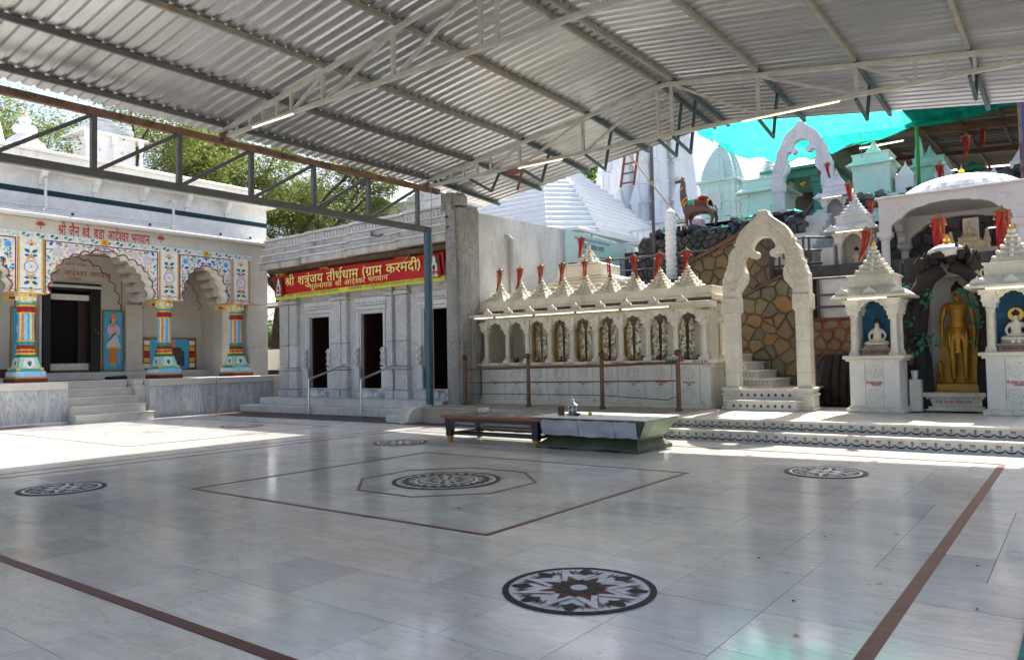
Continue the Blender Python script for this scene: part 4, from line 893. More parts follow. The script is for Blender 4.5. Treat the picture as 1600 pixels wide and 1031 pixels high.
for bi in range(4):
    ya, yb = cols_y[bi]+.30, cols_y[bi+1]-.30; c = (ya+yb)/2; half = (yb-ya)/2-.17; cen = bi == 2
    arch = multifoil(c, half, 3.27, 4.28 if not cen else 4.38, 5 if not cen else 7, .30, 2.0 if not cen else 2.35, .07)
    outl = [(yb+.0, 3.27), (yb+.0, 4.62), (ya-.0, 4.62), (ya, 3.27)]+list(reversed(arch))
    b = MB('p_cream'); b.prism(outl, 'x', XF-.42, XF); sp = part('arch_spandrel', b, tp)
    b = MB('marble_wall'); b.prism(outl, 'x', XF-.43, XF-.4); part('arch_soffit', b, sp) if 0 else None
    contour(sp, arch, .035, 'p_maroon', XF, dz=.006); contour(sp, [(ya+.03, 3.3), (ya+.03, 4.58), (yb-.03, 4.58), (yb-.03, 3.3)], .028, 'p_maroon', XF, dz=.006)
    m = MB('p_cream')
    def inside(y, z, r):
        dy = abs(y-c); zt = arch[0][1]; h = half; t = min(1, dy/h); za = 3.27+((4.28 if not cen else 4.38)-3.27)*(max(0, 1-t**(2.0 if not cen else 2.35)))**(1/(2.0 if not cen else 2.35))
        return z-r > za+.04 and z+r < 4.57 and y-r > ya+.05 and y+r < yb-.05
    rr = random.Random(3+bi); placed = []
    for s in (-1, 1):
        yy = (ya if s < 0 else yb)-s*.20
        if not cen: motif(m, 'disc', yy, 4.40, .13); placed.append((yy, 4.40, .14))
        else: motif(m, 'bloom', yy-s*.12, 4.30, .17, 0, 'p_lilac'); placed.append((yy-s*.12, 4.3, .17)); motif(m, 'bloom', yy-s*.45, 4.42, .13, 0, 'p_lilac'); placed.append((yy-s*.45, 4.42, .13))
        motif(m, 'scroll', (ya if s < 0 else yb)-s*.10, 3.40, .06, 0, 'p_green' if not cen else 'p_seagreen'); motif(m, 'flower', (ya if s < 0 else yb)-s*.10, 3.62, .06, 0, 'p_orange'); motif(m, 'leaf', (ya if s < 0 else yb)-s*.10, 3.78, .09, 1.2, 'p_blue')
    for _ in range(5000):
        y = rr.uniform(ya, c); z = rr.uniform(3.45, 4.56); r = rr.choice((.035, .045, .055, .07, .09))
        if not inside(y, z, r*.9) or any(hypot(y-a, z-b2) < (r+q)*.74 for a, b2, q in placed): continue
        placed.append((y, z, r)); kd = rr.choice(('leaf', 'flower', 'flower', 'leaf', 'scroll', 'flower', 'leaf')); cc = rr.choice({'leaf': ('p_green', 'p_blue', 'p_blue', 'p_seagreen', 'p_skyblue'), 'flower': ('p_orange', 'p_yellow', 'p_orange', 'p_paleyellow', 'p_peach'), 'scroll': ('p_seagreen', 'p_blue', 'p_green'), 'tri': ('p_blue', 'p_orange', 'p_yellow')}[kd]); ro = rr.uniform(0, 6.28)
        o_ = 0 if kd != 'leaf' else -r*.9
        motif(m, kd, y, z, r*1.15*(1.7 if kd == 'leaf' else 1), ro, cc); motif(m, kd, 2*c-y, z, r*1.15*(1.7 if kd == 'leaf' else 1), ro, cc, flip=-1)
    part('floral_painting', m, sp)
    b = MB('p_yellow'); b.box((XF, c-.10, 4.60), (XF+.006, c+.10, 4.76))
    for k in range(4):
        a = k*pi/2; b.use('p_red'); ca, sa = cos(a), sin(a)
        q = [(0, -.008), (.05, -.008), (.05, .05), (.034, .05), (.034, .008), (0, .008)]
        b.add([(XF+.009, c+p[0]*ca-p[1]*sa, 4.68+p[0]*sa+p[1]*ca) for p in q], [tuple(range(6))])
    part('auspicious_emblem', b, tp)
for y in cols_y:
    b = MB('p_cream'); b.box((XF-.42, y-.30, 3.25), (XF+.02, y+.30, 4.62)); f = part('painted_pilaster', b, tp)
    m = MB('p_yellow'); x = XF+.021
    for s in (-1, 1): m.use('p_yellow').box((x-.001, y+s*.262-.022, 3.27), (x+.004, y+s*.262+.022, 4.61)); m.use('p_maroon').box((x-.001, y+s*.292-.006, 3.27), (x+.005, y+s*.292+.006, 4.61))
    for z, k, s, r, cc in ((4.44, 'flower', .16, 0, 'p_peach'), (4.24, 'tri', .0, 0, 'p_green'), (4.10, 'tri', .13, 0, 'p_yellow'), (3.89, 'wheel', .155, 0, None), (3.68, 'tri', .13, pi, 'p_yellow'), (3.36, 'flower', .15, pi, 'p_peach')):
        if s: motif(m, k, y, z, s, r, cc, x=x)
    for z, up_ in ((4.24, 1), (3.53, -1)):
        for s in (-1, 1): motif(m, 'leaf', y+s*.02, z, .15, .5*up_, 'p_green', x=x, flip=s); motif(m, 'leaf', y+s*.03, z-.08*up_, .12, .1, 'p_blue', x=x+.001, flip=s)
    part('floral_painting', m, f)
swirl_row(-3.6, 7.4, 4.685, 34)
b = MB('marble_wall'); b.box((XF-.42, -9, 4.62), (XF-.001, 7.4, 5.1)); b.box((XF-.42, 7.33, 1.05), (XF-.001, 7.4, 4.62)); part('lintel_wall', b, tp)
for z0, z1 in ((.0, 1.06), (1.06, 1.9), (1.91, 3.26), (3.27, 5.1)):
    b = MB('marble_wall'); b.box((-15.35, 7.40, z0), (XF+.01, 7.98, z1-.006)); part('corner_block', b, tp, .008)
me, w = text(TX['temple'], .345, 'letter_red', bold=.005); place_text(me, tp, (XF+.004, 1.82, 4.765), (0, 1.0, 0), (0, 0, 1)).scale = (2.36/w, 1, 1)
me, w = text(TX['small'], .13, 'letter_red'); place_text(me, tp, (XF+.004, -1.1, 4.92), (0, 1, 0), (0, 0, 1))
me, w = text(TX['town'], .12, 'letter_red'); place_text(me, tp, (XF+.004, -.1, 4.8), (0, 1, 0), (0, 0, 1))
me, w = text(TX['small'], .06, 'letter_red'); place_text(me, tp, (XF+.012, 2.6, 4.50), (0, 1, 0), (0, 0, 1))
for y in (1.42, 4.5):   # red lotus emblems either side of the title
    m = MB('letter_red')
    for i in range(7):
        a = pi/2+(i-3)*.42; q = [(0, 0), (.08*cos(a-.18), .10*sin(a-.18)), (.15*cos(a), .13*sin(a)+.02), (.08*cos(a+.18), .10*sin(a+.18))]
        m.add([(XF+.004, y+p[0], 4.93+p[1]) for p in q], [(0, 1, 2, 3)])
    m.add([(XF+.004, y-.06, 4.91), (XF+.004, y+.06, 4.91), (XF+.004, y+.01, 4.90), (XF+.004, y+.01, 4.85), (XF+.004, y-.01, 4.85), (XF+.004, y-.01, 4.90)], [(0, 1, 2, 3, 4, 5)])
    part('lotus_emblem', m, tp)
# upper storey: eave slab, frieze with dark green band, cornice on brackets, parapet
b = MB('marble_white'); b.prism([(-14.8, 5.12), (-14.25, 5.10), (-14.25, 5.16), (-14.8, 5.30)], 'y', -9, 8.12); part('eave_slab', b, tp, .01)
for i in range(10):
    y = -9+1.7*i; b = MB('marble_white'); b.box((-15.3, y, 5.30), (-14.76, min(8.0, y+1.695), 5.72)); b.box((-15.3, y, 5.86), (-14.76, min(8.0, y+1.695), 6.3)); part('frieze_slab', b, tp)
b = MB('granite_band'); b.box((-15.3, -9, 5.72), (-14.75, 8.01, 5.86)); part('green_band', b, tp)
b = MB('marble_white'); b.box((-15.4, -9, 6.3), (-14.38, 8.1, 6.37)); b.box((-15.4, -9, 6.37), (-14.45, 8.02, 6.48)); part('cornice', b, tp, .015)
b = MB('white_plaster'); b.box((-15.9, -9, 6.48), (-15.0, 8.0, 6.86)); b.box((-16.0, -9, 6.86), (-14.9, 8.1, 6.93)); part('parapet', b, tp, .02)
for i in range(12):
    y = -7.6+1.28*i; b = MB('marble_white'); b.prism([(-14.76, 5.95), (-14.66, 5.97), (-14.62, 6.08), (-14.5, 6.16), (-14.44, 6.3), (-14.76, 6.3)], 'y', y, y+.14); b.box((-14.76, y+.03, 5.86), (-14.70, y+.11, 5.95)); part('bracket', b, tp)
for y in (1.45, 4.76):
    b = MB('pipe_white'); b.tube([(-14.75, y, 6.06), (-14.55, y, 6.06), (-14.5, y, 6.0), (-14.5, y, 5.36), (-14.45, y-.1, 5.27)], .035); b.tube([(-14.5, y, 5.95), (-14.5, y, 6.09)], .05); part('drain_pipe', b, tp)
b = MB('pipe_white'); b.tube([(-14.42, -9, 5.22), (-14.42, 7.9, 5.22)], .028); b.tube([(-14.55, -9, 5.38), (-14.55, 4.6, 5.38)], .02); part('conduit', b, tp)
for y in (2.0, 3.98, 6.1, 7.1): b = MB('wire_black'); b.ico((-14.3, y, 5.25), .045, 1); part('lamp_holder', b, tp)
# rooftop structures
b = MB('white_plaster'); b.box((-24, -9, 6.4), (-17, 5.85, 7.28)); b.box((-24, -9, 7.28), (-16.9, 5.95, 7.36)); b.box((-24, 5.85, 6.4), (-17.6, 9.3, 6.95)); part('roof_storey', b, tp, .02)
def ribbed_dome(parent, c, r, h, n=14, mat='white_paint'):
    m = MB(mat); m.smooth = False; prof = [(1, 0), (1.02, .05), (.98, .2), (.86, .42), (.66, .62), (.45, .78), (.25, .9)]
    vs = []; fs = []; n2 = n*4
    for rr_, zz in prof:
        for i in range(n2):
            a = 2*pi*i/n2; k = rr_*(1+.05*abs(sin(n*a/2))-.05); vs.append((c[0]+r*k*cos(a), c[1]+r*k*sin(a), c[2]+h*zz))
    for j in range(len(prof)-1):
        for i in range(n2): a = j*n2+i; b_ = j*n2+(i+1) % n2; fs.append((a, b_, b_+n2, a+n2))
    fs.append(tuple(range((len(prof)-1)*n2, len(prof)*n2))); m.add(vs, fs)
    d = part('ribbed_dome', m, parent)
    f = MB(mat); f.smooth = True; z = c[2]+h*.88
    f.lathe((c[0], c[1], z), [(r*.22, 0), (r*.26, h*.05), (r*.42, h*.09), (r*.47, h*.18), (r*.40, h*.29), (r*.22, h*.34), (r*.16, h*.38), (r*.22, h*.44), (r*.25, h*.50), (r*.18, h*.58), (r*.08, h*.63), (r*.03, h*.68)], 20)
    part('dome_finial', f, d)
    g_ = MB('gold'); g_.lathe((c[0], c[1], z+h*.62), [(.06, 0), (.08, .06), (.02, .16), (.0, .26)], 8); part('gold_tip', g_, d)
    return d
ribbed_dome(tp, (-22, 3.75, 8.32), .80, .98)
b = MB('white_paint'); b.box((-22.9, 2.8, 7.0), (-21.1, 4.7, 8.18)); b.box((-22.8, 2.9, 8.18), (-21.2, 4.6, 8.36)); part('dome_base', b, tp, .03)
m = MB('white_paint'); m.smooth = True; m.lathe((-24.5, 2.0, 8.2), [(2.0, 0), (1.98, .8), (1.8, 1.7), (1.45, 2.5), (.95, 3.1), (.4, 3.5)], 28); part('large_dome', m, tp)
pv = MB('white_paint'); pv.box((-23.4, 5.45, 7.0), (-21.6, 7.7, 8.5)); pv.box((-23.2, 5.75, 8.5), (-21.9, 7.4, 9.72)); pv.box((-23.4, 5.42, 9.72), (-21.6, 7.75, 9.79)); pv.box((-23.2, 5.75, 9.79), (-21.9, 7.1, 10.02)); pv.box((-23.3, 5.7, 10.02), (-21.85, 7.2, 10.06)); pv.box((-23.0, 5.95, 10.06), (-22, 6.9, 10.25)); pv.box((-22.8, 6.1, 10.25), (-22.2, 6.8, 10.4))
rp = part('rooftop_pavilion', pv, tp, .02)
for y in (5.6, 6.55, 7.5): m = MB('white_paint'); m.lathe((-21.7, y, 8.5), [(.11, 0), (.11, .1), (.06, .14), (.08, .5), (.05, .7), (.09, .8), (.06, .9), (.11, 1.1), (.12, 1.22)], 10); part('pavilion_column', m, rp)
m = MB('white_paint'); m.lathe((-21.9, 7.1, 9.9), [(.22, 0), (.2, .15), (.12, .2), (.15, .3), (.06, .45), (0, .6)], 12); part('small_finial', m, rp)
m = MB('white_plaster'); m.box((-20, 5.95, 6.4), (-17.7, 9.2, 7.30)); m.box((-20, 5.95, 7.30), (-17.6, 9.3, 7.38)); part('rear_parapet', m, tp)
# small things lying on its platform
m = MB('dark_wood'); m.box((-.22, -.3, .3), (.22, .3, .34)); [m.box((a-.02, b_-.02, 0), (a+.02, b_+.02, .3)) for a in (-.2, .2) for b_ in (-.28, .28)]; m.box((-.2, -.28, .12), (.2, .28, .3)); single('low_stool', m, 'small dark wooden stool on the temple platform behind the left painted column', 'stool', (-15.5, .72, 1.05))
m = MB('bench_black')
for i in range(9): m.ico((random.uniform(-.08, .08), random.uniform(-.3, .3), .04), .07, 1, .4, seed=i)
single('black_cloth', m, 'crumpled black cloth bundle lying at the top of the temple stairs', 'cloth', (-15.6, 3.75, 1.05))
m = MB('wire_black'); m.box((-.18, -1.0, 0), (.18, 1.0, .012)); single('door_mat', m, 'thin dark mat lying across the top step of the temple stairs', 'mat', (-15.45, 2.85, 1.052))
# short white wall and tin roof seen between the two buildings
w_ = wthing('courtyard_wall', 'low white wall in the gap right of the painted temple, under a small tin awning', 'wall', (-16.5, 9.2, 0))
m = MB('white_plaster'); m.box((-20, 9.3, 0), (-14.2, 9.5, 1.9)); m.box((-20, 8.0, 0), (-14.75, 9.3, 1.05)); part('wall_body', m, w_, .01)
m = MB('dark_wood'); m.box((-16, 8.6, 1.05), (-15.6, 9.1, 1.2)); part('timber_block', m, w_)
aw = wthing('tin_awning', 'small rusty tin awning on wooden posts in the gap between the temples', 'awning', (-17, 10.5, 0))
m = MB('zinc_old'); m.add([(-20, 9.6, 3.45), (-14.3, 9.6, 3.40), (-14.3, 13, 4.0), (-20, 13, 4.05), (-20, 9.6, 3.42), (-14.3, 9.6, 3.37), (-14.3, 13, 3.97), (-20, 13, 4.02)], [(0, 1, 2, 3), (7, 6, 5, 4), (0, 4, 5, 1), (1, 5, 6, 2), (2, 6, 7, 3), (3, 7, 4, 0)]); part('roof_sheet', m, aw)
for x in (-15.9, -14.5): m = MB('steel_rust'); m.box((x, 9.9, 0), (x+.08, 9.98, 3.4)); part('post', m, aw)
for y in (9.7, 10.6, 11.6): m = MB('steel_rust'); m.bar((-20, y, 3.4+.16*(y-9.6)), (-14.35, y, 3.35+.16*(y-9.6)), .06); part('rafter', m, aw)

# ================================================================ marble shrine with the banner (facade looks along -y)
bs = wthing('marble_shrine_hall', 'weathered white marble shrine hall with three dark doorways behind the red banner', 'shrine building', (-10.3, 8.5, 0))
YF = 8.0
b = MB('marble_banner'); b.box((-14.1, 6.75, -.1), (-6.9, 7.2, .205)); 
for i in range(5): 
    q = MB('marble_step'); q.box((-14.35+1.5*i, 6.75, 0), (min(-6.9, -14.35+1.5*i+1.495), 7.3, .20)); part('step_block', q, bs, .012)
    q = MB('marble_step'); q.box((-14.05+1.5*i, 7.22, .2), (min(-6.6, -14.05+1.5*i+1.495), 8.3, .40)); part('platform_block', q, bs, .012)
doors = ((-12.78, -11.86), (-10.48, -9.58), (-8.02, -7.08))
b = MB('marble_banner'); xs = [-14.1]+[v for d_ in doors for v in d_]+[-6.4]
for i in range(0, len(xs), 2): b.box((xs[i], YF+.12, .4), (xs[i+1], YF+.20, 4.4))
for d_ in doors: b.box((d_[0], YF+.12, 2.76), (d_[1], YF+.20, 4.4)); b.box((d_[0], YF+.12, .4), (d_[1], YF+.20, .66))
part('front_wall', b, bs)
b = MB('marble_banner'); b.box((-14.1, 8.2, 0), (-13.8, 13, 4.9)); b.box((-6.7, 8.2, 0), (-6.4, 13, 4.9)); part('side_wall', b, bs)
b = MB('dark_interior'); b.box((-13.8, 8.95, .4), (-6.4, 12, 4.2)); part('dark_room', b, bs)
b = MB('parapet_stone'); b.box((-14.1, 8.1, 4.9), (-6.4, 13, 5.0)); part('roof_slab', b, bs)
for x, w_ in ((-14.1, .42), (-13.62, .36), (-11.66, .42), (-8.98, .42), (-11.2, .22), (-9.32, .2)):
    for z0, z1, e in ((.4, .62, .05), (.63, 1.18, .02), (1.19, 1.26, .05), (1.27, 1.95, 0), (1.96, 3.2, 0), (3.21, 3.32, .04), (3.33, 4.2, 0)):
        q = MB('marble_banner'); q.box((x-e, YF-.02-e, z0), (x+w_+e, YF+.12, z1-.006)); part('pilaster_block', q, bs, .008)
# door surrounds: stepped jambs, lintel with small mouldings, threshold with carved blocks
for k, (a, b_) in enumerate(doors):
    f = MB('marble_white')
    for s, x in ((-1, a), (1, b_)):
        for j, (o, dpt) in enumerate(((.0, .02), (.06, .05), (.13, .03))):
            f.box((x+s*o, YF+.12-dpt-.02, .66), (x+s*(o+.055), YF+.13, 2.78+.03*j))
        f.box((x+s*.0, YF+.0, .66), (x+s*.2, YF+.13, 1.22)); f.box((x+s*-.01, YF-.03, 1.22), (x+s*.22, YF+.13, 1.27)); f.box((x+s*.02, YF-.03, 1.3), (x+s*.17, YF+.13, 1.8))
    for z0, z1, e, dy in ((2.78, 2.86, .1, .05), (2.87, 2.99, .16, .08), (3.0, 3.04, .24, .14), (3.05, 3.22, .18, .10)): f.box((a-e, YF+.12-dy, z0), (b_+e, YF+.14, z1))
    fr = part('door_frame', f, bs, .006)
    f = MB('marble_white'); f.box((a, YF-.05, .4), (b_, YF+.13, .5)); f.box((a+.28, YF-.12, .40), (b_-.28, YF+.13, .62)); f.lathe(((a+b_)/2, YF-.02, .4), [(.2, 0), (.22, .05), (.18, .12), (.2, .22)], 12)
    for s in (-1, 1): f.ico(((a+b_)/2+s*.33, YF-.04, .5), .1, 1, .15, seed=k)
    part('threshold', f, fr)
    f = MB('dark_wood'); f.box((a+.0, YF+.22, .66), (a+.05, YF+.9, 2.74)); part('door_leaf', f, bs)
    f = MB('marble_carved')
    for s, x in ((-1, a), (1, b_)):
        for j in range(5): f.ico((x+s*(.06+.06*(j % 2)), YF-.045, 1.36+.09*j), .045, 1, .2, seed=j)
    part('carved_figures', f, fr)
    f = MB('marble_white')
    for j in range(9): f.lathe((a-.1+(b_-a+.2)*j/8, YF+.0, 3.04), [(.02, 0), (.025, .03), (0, .07)], 6)
    part('tiny_merlons', f, fr)
for z0, z1, y in ((4.32, 4.5, 7.42), (4.5, 4.56, 7.36), (4.56, 4.72, 7.5), (4.72, 4.78, 7.44), (4.78, 4.94, 7.56), (4.94, 4.99, 7.5), (4.99, 5.2, 7.64), (5.2, 5.27, 7.56)):
    for i in range(4):
        x0 = -14.3+2.0*i; x1 = min(-6.36, x0+1.995); dz = .05*(i-1.5)*.9+.03*random.uniform(-.3, .3)
        q = MB('parapet_stone' if z1-z0 > .1 else 'marble_banner'); q.box((x0, y, z0+dz*.6), (x1, 8.4, z1+dz*.6-.002)); part('cornice_course', q, bs, .012)
q = MB('marble_carved')
for i in range(58): q.prism([(-14.2+.134*i+.055*cos(pi*k/6), 5.0+.03*(-14.2+.134*i+10.3)/4+.16*sin(pi*k/6)) for k in range(7)], 'y', 7.618, 7.64)
part('cornice_leaf_row', q, bs)
q = MB('rust_board'); q.box((-14.1, 7.55, 4.18), (-6.4, 8.12, 4.30)); q.box((-14.1, 7.9, 3.95), (-6.4, 7.98, 4.2))
part('soffit_board', q, bs)
for x in (-14.0, -11.9, -8.75): q = MB('p_goldpaint'); q.box((x, 7.78, 4.02), (x+.36, 7.9, 4.22)); q.use('wire_black').ico((x+.18, 7.77, 4.12), .03, 1); part('wooden_bracket', q, bs)
# hall behind and its wall
# ---- the banner, tied under the cornice
bn = wthing('red_banner', 'long red banner with yellow Devanagari lettering and a portrait at each end', 'banner', (-10.5, 7.75, 3.4))
YB = 7.74
def bt(x): t = (x+14.12)/7.1; return 4.07+.10*t+.02*sin(t*5), 3.36+.06*t
m = MB('banner_red'); m2 = MB('banner_yellow'); nx = 24
def bsheet(mm, f0, f1, y):
    vs = []; fs = []
    for i in range(nx+1):
        x = -14.12+7.14*i/nx; t_, b_ = bt(x); yy = y+.02*sin(i*.9)
        for f in (f0, f1): vs.append((x+(.16*(1-f) if i == 0 else 0), yy+.03*(1-f), b_+(t_-b_)*f))
    for i in range(nx): fs.append((2*i, 2*i+2, 2*i+3, 2*i+1))
    mm.add(vs, fs)
bsheet(m, .19, 1, YB); bsheet(m2, .0, .19, YB); part('red_cloth', m, bn); part('yellow_strip', m2, bn)
for i, x in enumerate((-13.99, -7.52)):
    t_, b_ = bt(x); y = YB-.04; q = MB('p_brownred'); H = (t_-b_)
    q.add([(x+.06, y, b_+.12*H), (x+.50, y, b_+.12*H), (x+.42, y, t_-.06*H), (x-.02, y, t_-.04*H)], [(0, 1, 2, 3)])
    P = lambda u, v, d: (x+.44*u+.04, y-.004*d, b_+H*(.14+.78*v))
    for pts, mt, d in (([(.05, .05), (.95, .05), (.88, .42), (.12, .42)], 'p_red', 1), ([(.25, .3), (.75, .3), (.7, .62), (.56, .7), (.44, .7), (.3, .62)], 'p_cream', 2), ([(.38, .68), (.62, .68), (.62, .86), (.5, .93), (.38, .86)], 'p_cream', 3), ([(.4, .84), (.6, .84), (.56, .97), (.44, .97)], 'p_offwhite', 4), ([(.4, .36), (.6, .36), (.56, .56), (.44, .56)], 'p_black', 5), ([(.15, .02), (.85, .02), (.7, .2), (.5, .1), (.3, .2)], 'p_pale', 4), ([(.2, .24), (.45, .2), (.38, .34)], 'p_pink', 5), ([(.6, .22), (.8, .26), (.66, .36)], 'p_paleyellow', 5)):
        q.use(mt).add([P(u, v, d) for u, v in pts], [tuple(range(len(pts)))])
    for j in range(16): u, v = random.Random(j+i*20).uniform(.1, .9), random.Random(j*3+i).uniform(.04, .34); q.use(('p_red', 'p_offwhite', 'p_maroon')[j % 3]).add([P(u+.05*cos(a), v+.03*sin(a), 6) for a in (0, 1.5, 3, 4.5)], [(0, 1, 2, 3)])
    part('portrait_print', q, bn)
def ban_text(key, x, f, size, wid, mat, bold=0.):
    me, w = text(TX[key], size, mat, bold=bold); t0, b0 = bt(x); t1, b1 = bt(x+wid)
    o = place_text(me, bn, (x, YB-.036, b0+(t0-b0)*f), (wid, 0, (b1+(t1-b1)*f)-(b0+(t0-b0)*f)), (0, 0, 1)); o.scale = (wid/w, 1, 1)
ban_text('ban1', -13.42, .525, .34, 5.72, 'letter_yellow', .005); ban_text('ban2', -12.25, .275, .19, 3.3, 'letter_yellow', .0012)
ban_text('ban3', -13.35, .06, .10, 2.4, 'letter_dark'); ban_text('ban4', -10.55, .06, .105, 3.0, 'letter_dark')
q = MB('p_offwhite'); q.tube([(-11.9, 7.6, 4.6), (-11.5, 7.66, 4.2), (-11.2, 7.66, 3.98), (-10.9, 7.66, 3.84)], .005, 5); q.tube([(-9.3, 7.66, 3.70), (-8.9, 7.66, 3.72), (-8.5, 7.66, 3.88), (-7.9, 7.62, 4.3)], .005, 5); part('tie_cord', q, bn)
q = MB('wire_black'); q.tube([(-9.2, 7.38, 4.86), (-9.15, 7.3, 4.76), (-8.9, 7.3, 4.72), (-8.7, 7.3, 4.74)], .02, 6); part('hook', q, bs)
# stainless handrails by the doors
for i, x in enumerate((-11.0, -8.9)):
    t = thing('handrail', ('stainless steel handrail in front of the left doorway of the marble hall', 'stainless steel handrail in front of the middle doorway of the marble hall')[i], 'handrail', (x, 6.66, 0))
    m = MB('stainless'); m.tube([(0, 0, 0), (0, 0, .96)], .028, 10); part('post', m, t)
    m = MB('stainless'); m.tube([(0, -.02, .95), (-.03, .6, 1.12), (-.05, 1.3, 1.34)], .026, 10); m.ico((-.05, 1.32, 1.34), .04, 1); part('rail', m, t)

# ================================================================ rough concrete pier and the whitewashed wall running back from it
cp = wthing('concrete_pier', 'tall rough grey concrete pier stained black at the left end of the railing', 'pier', (-6.05, 7.4, .34))
b = MB('concrete_grey'); b.box((-6.33, 7.08, .30), (-5.83, 7.8, 5.05)); part('pier_shaft', b, cp, .03)
b = MB('concrete_grey'); b.box((-6.40, 7.02, 5.0), (-6.05, 7.35, 5.42)); b.lathe((-6.0, 7.25, 5.1), [(.2, 0), (.2, .2), (.13, .3), (0, .32)], 12); part('pier_stub', b, cp, .02)
b = MB('wire'); b.tube([(-5.93, 7.05, .34), (-5.93, 7.05, 3.2), (-5.97, 7.05, 4.6), (-5.99, 7.05, 5.2)], .014, 6); b.tube([(-5.80, 7.4, .34), (-5.78, 7.4, 2.6)], .016, 6); part('cable', b, cp)
b = MB('wire_black'); b.ico((-6.25, 7.06, 4.85), .035, 1); b.ico((-6.22, 7.06, 4.6), .03, 1); part('insulator', b, cp)
ww = wthing('whitewashed_wall', 'stained whitewashed wall running back from the concrete pier, behind the row of spires', 'wall', (-6, 12, .34))
b = MB('plaster_wall'); b.prism([(7.8, .0), (7.8, 5.04), (13.6, 5.16), (17.3, 5.05), (17.3, .0)], 'x', -6.2, -6.0); part('wall_body', b, ww)
b = MB('steel_grey'); b.prism([(13.4, 4.0), (13.4, 5.17), (13.44, 5.17), (13.44, 4.0)], 'x', -6.0, -5.98); part('wall_joint', b, ww)
b = MB('pipe_grey'); b.tube([(-6.05, 9.05, 4.58), (-5.93, 9.1, 4.58), (-5.9, 9.18, 4.52), (-5.9, 9.2, 3.0)], .065, 10); single('drain_pipe', b, 'short grey drain pipe bending down the whitewashed wall', 'pipe')
sg = wthing('notice_board', 'large pale aqua notice board with blue writing on the whitewashed wall', 'sign', (-5.95, 13.3, 3.7))
b = MB('sign_aqua'); b.prism([(11.85, 3.75), (11.85, 5.13), (14.9, 5.05), (14.9, 3.4)], 'x', -5.99, -5.94); part('board', b, sg)
def sline(y, z, size, wid, key, bold=0.):
    me, w = text(TX[key], size, 'letter_blue', bold=bold); o = place_text(me, sg, (-5.935, y, z), (0, 1, 0), (0, 0, 1)); o.scale = (wid/w, 1, 1)
sline(12.3, 4.90, .10, 2.1, 'ban3'); sline(12.55, 4.66, .22, 1.5, 'ban2', .002); sline(12.6, 4.52, .09, .7, 'small'); sline(12.5, 4.36, .10, .9, 'small'); sline(13.75, 4.44, .08, .8, 'small'); sline(13.6, 4.30, .10, 1.0, 'small')
for i in range(5): sline(13.8, 4.1-.085*i, .07, .75, 'donor')
sline(13.6, 3.62, .09, .9, 'small'); sline(12.6, 4.2, .08, .5, 'town'); sline(14.3, 3.5, .08, .3, 'town')

# ================================================================ row of nine little shrines under one roof
sr = wthing('shrine_row', 'long cream marble row of nine arched niches with nine small spires, behind the brown railing', 'shrine', (-2.9, 8.1, .34))
YS = 7.75; Z0 = .34
xc = [-5.64, -5.0, -4.42, -3.79, -3.19, -2.57, -1.96, -1.33, -.71, -.11]
b = MB('marble_cream'); b.box((-5.80, YS+.06, Z0), (-.02, 9.3, 1.24)); part('base_core', b, sr)
b = MB('marble_cream'); b.box((-5.86, YS-.06, Z0), (.02, YS+.1, Z0+.07)); b.box((-5.83, YS-.03, Z0+.07), (0, YS+.1, Z0+.11)); part('foot_moulding', b, sr, .01)
for i in range(10):
    x0 = xc[i]-.10 if i else -5.80; x1 = (xc[i+1]-.10 if i < 9 else .0)
    q = MB('marble_cool'); q.box((x0+.004, YS, Z0+.11), (x1-.004, YS+.08, 1.22)); p_ = part('base_panel', q, sr, .006)
    q = MB('marble_cool'); cx = (x0+x1)/2+.04
    if x1-x0 > .4:
        for z in (1.05, .62):
            for r in (.15, .11, .06):
                n = 24; vs = []; fs = []
                for k in range(n):
                    a = 2*pi*k/n
                    for rr_, dy in ((r, 0), (r-.006, -.016), (r-.020, -.016), (r-.028, 0)): vs.append((cx+rr_*cos(a), YS-.0005+dy, z+rr_*sin(a)))
                for k in range(n):
                    for j in range(3): fs.append((4*k+j, 4*k+j+1, 4*((k+1) % n)+j+1, 4*((k+1) % n)+j))
                q.add(vs, fs)
            for k in range(8): a = 2*pi*k/8; q.lathe((0, 0, 0), [(0, 0)], 3) if 0 else q.ico((cx+.085*cos(a), YS-.002, z+.085*sin(a)), .018, 1, sy=.4)
        part('carved_roundel', q, p_)
        me, w = text(TX['donor'], .055, 'letter_red', bold=.001); place_text(me, p_, (cx-.1, YS-.006, .835), (1, 0, 0), (0, 0, 1)).scale = (.26/w, 1, 1)
        me, w = text(TX['town'], .05, 'letter_red', bold=.001); place_text(me, p_, (cx-.02, YS-.006, .79), (1, 0, 0), (0, 0, 1)).scale = (.09/w, 1, 1)
    q = MB('marble_carved'); q.box((x0+.01, YS-.045, Z0+.11), (x0+.05, YS, Z0+.16)); q.ico(((x0+x1)/2, YS-.05, Z0+.07), .05, 1, sy=.4, sx=1.5); part('foot_carving', q, p_)
for i in range(10):
    x0 = xc[i]-.31 if i else -5.93; x1 = xc[i+1]-.31 if i < 9 else .14
    q = MB('marble_cream'); q.box((x0+.002, YS-.09, 1.24), (x1-.002, 9.3, 1.31)); c_ = part('counter_slab', q, sr, .01)
    if i: 
        me, w = text(TX['donor'], .04, 'letter_red', bold=.001); place_text(me, c_, (x0+.12, YS-.094, 1.255), (1, 0, 0), (0, 0, 1)).scale = (.30/w, 1, 1)
b = MB('marble_carved'); b.box((-.12, YS-.02, 1.14), (.05, 9.3, 1.24))
for k in range(3): b.ico((-.08+.06*k, YS-.03, 1.2), .03, 1)
part('counter_moulding', b, sr)
b = MB('marble_cream'); b.box((-5.8, 8.95, 1.31), (.0, 9.1, 2.5)); part('back_wall', b, sr); 
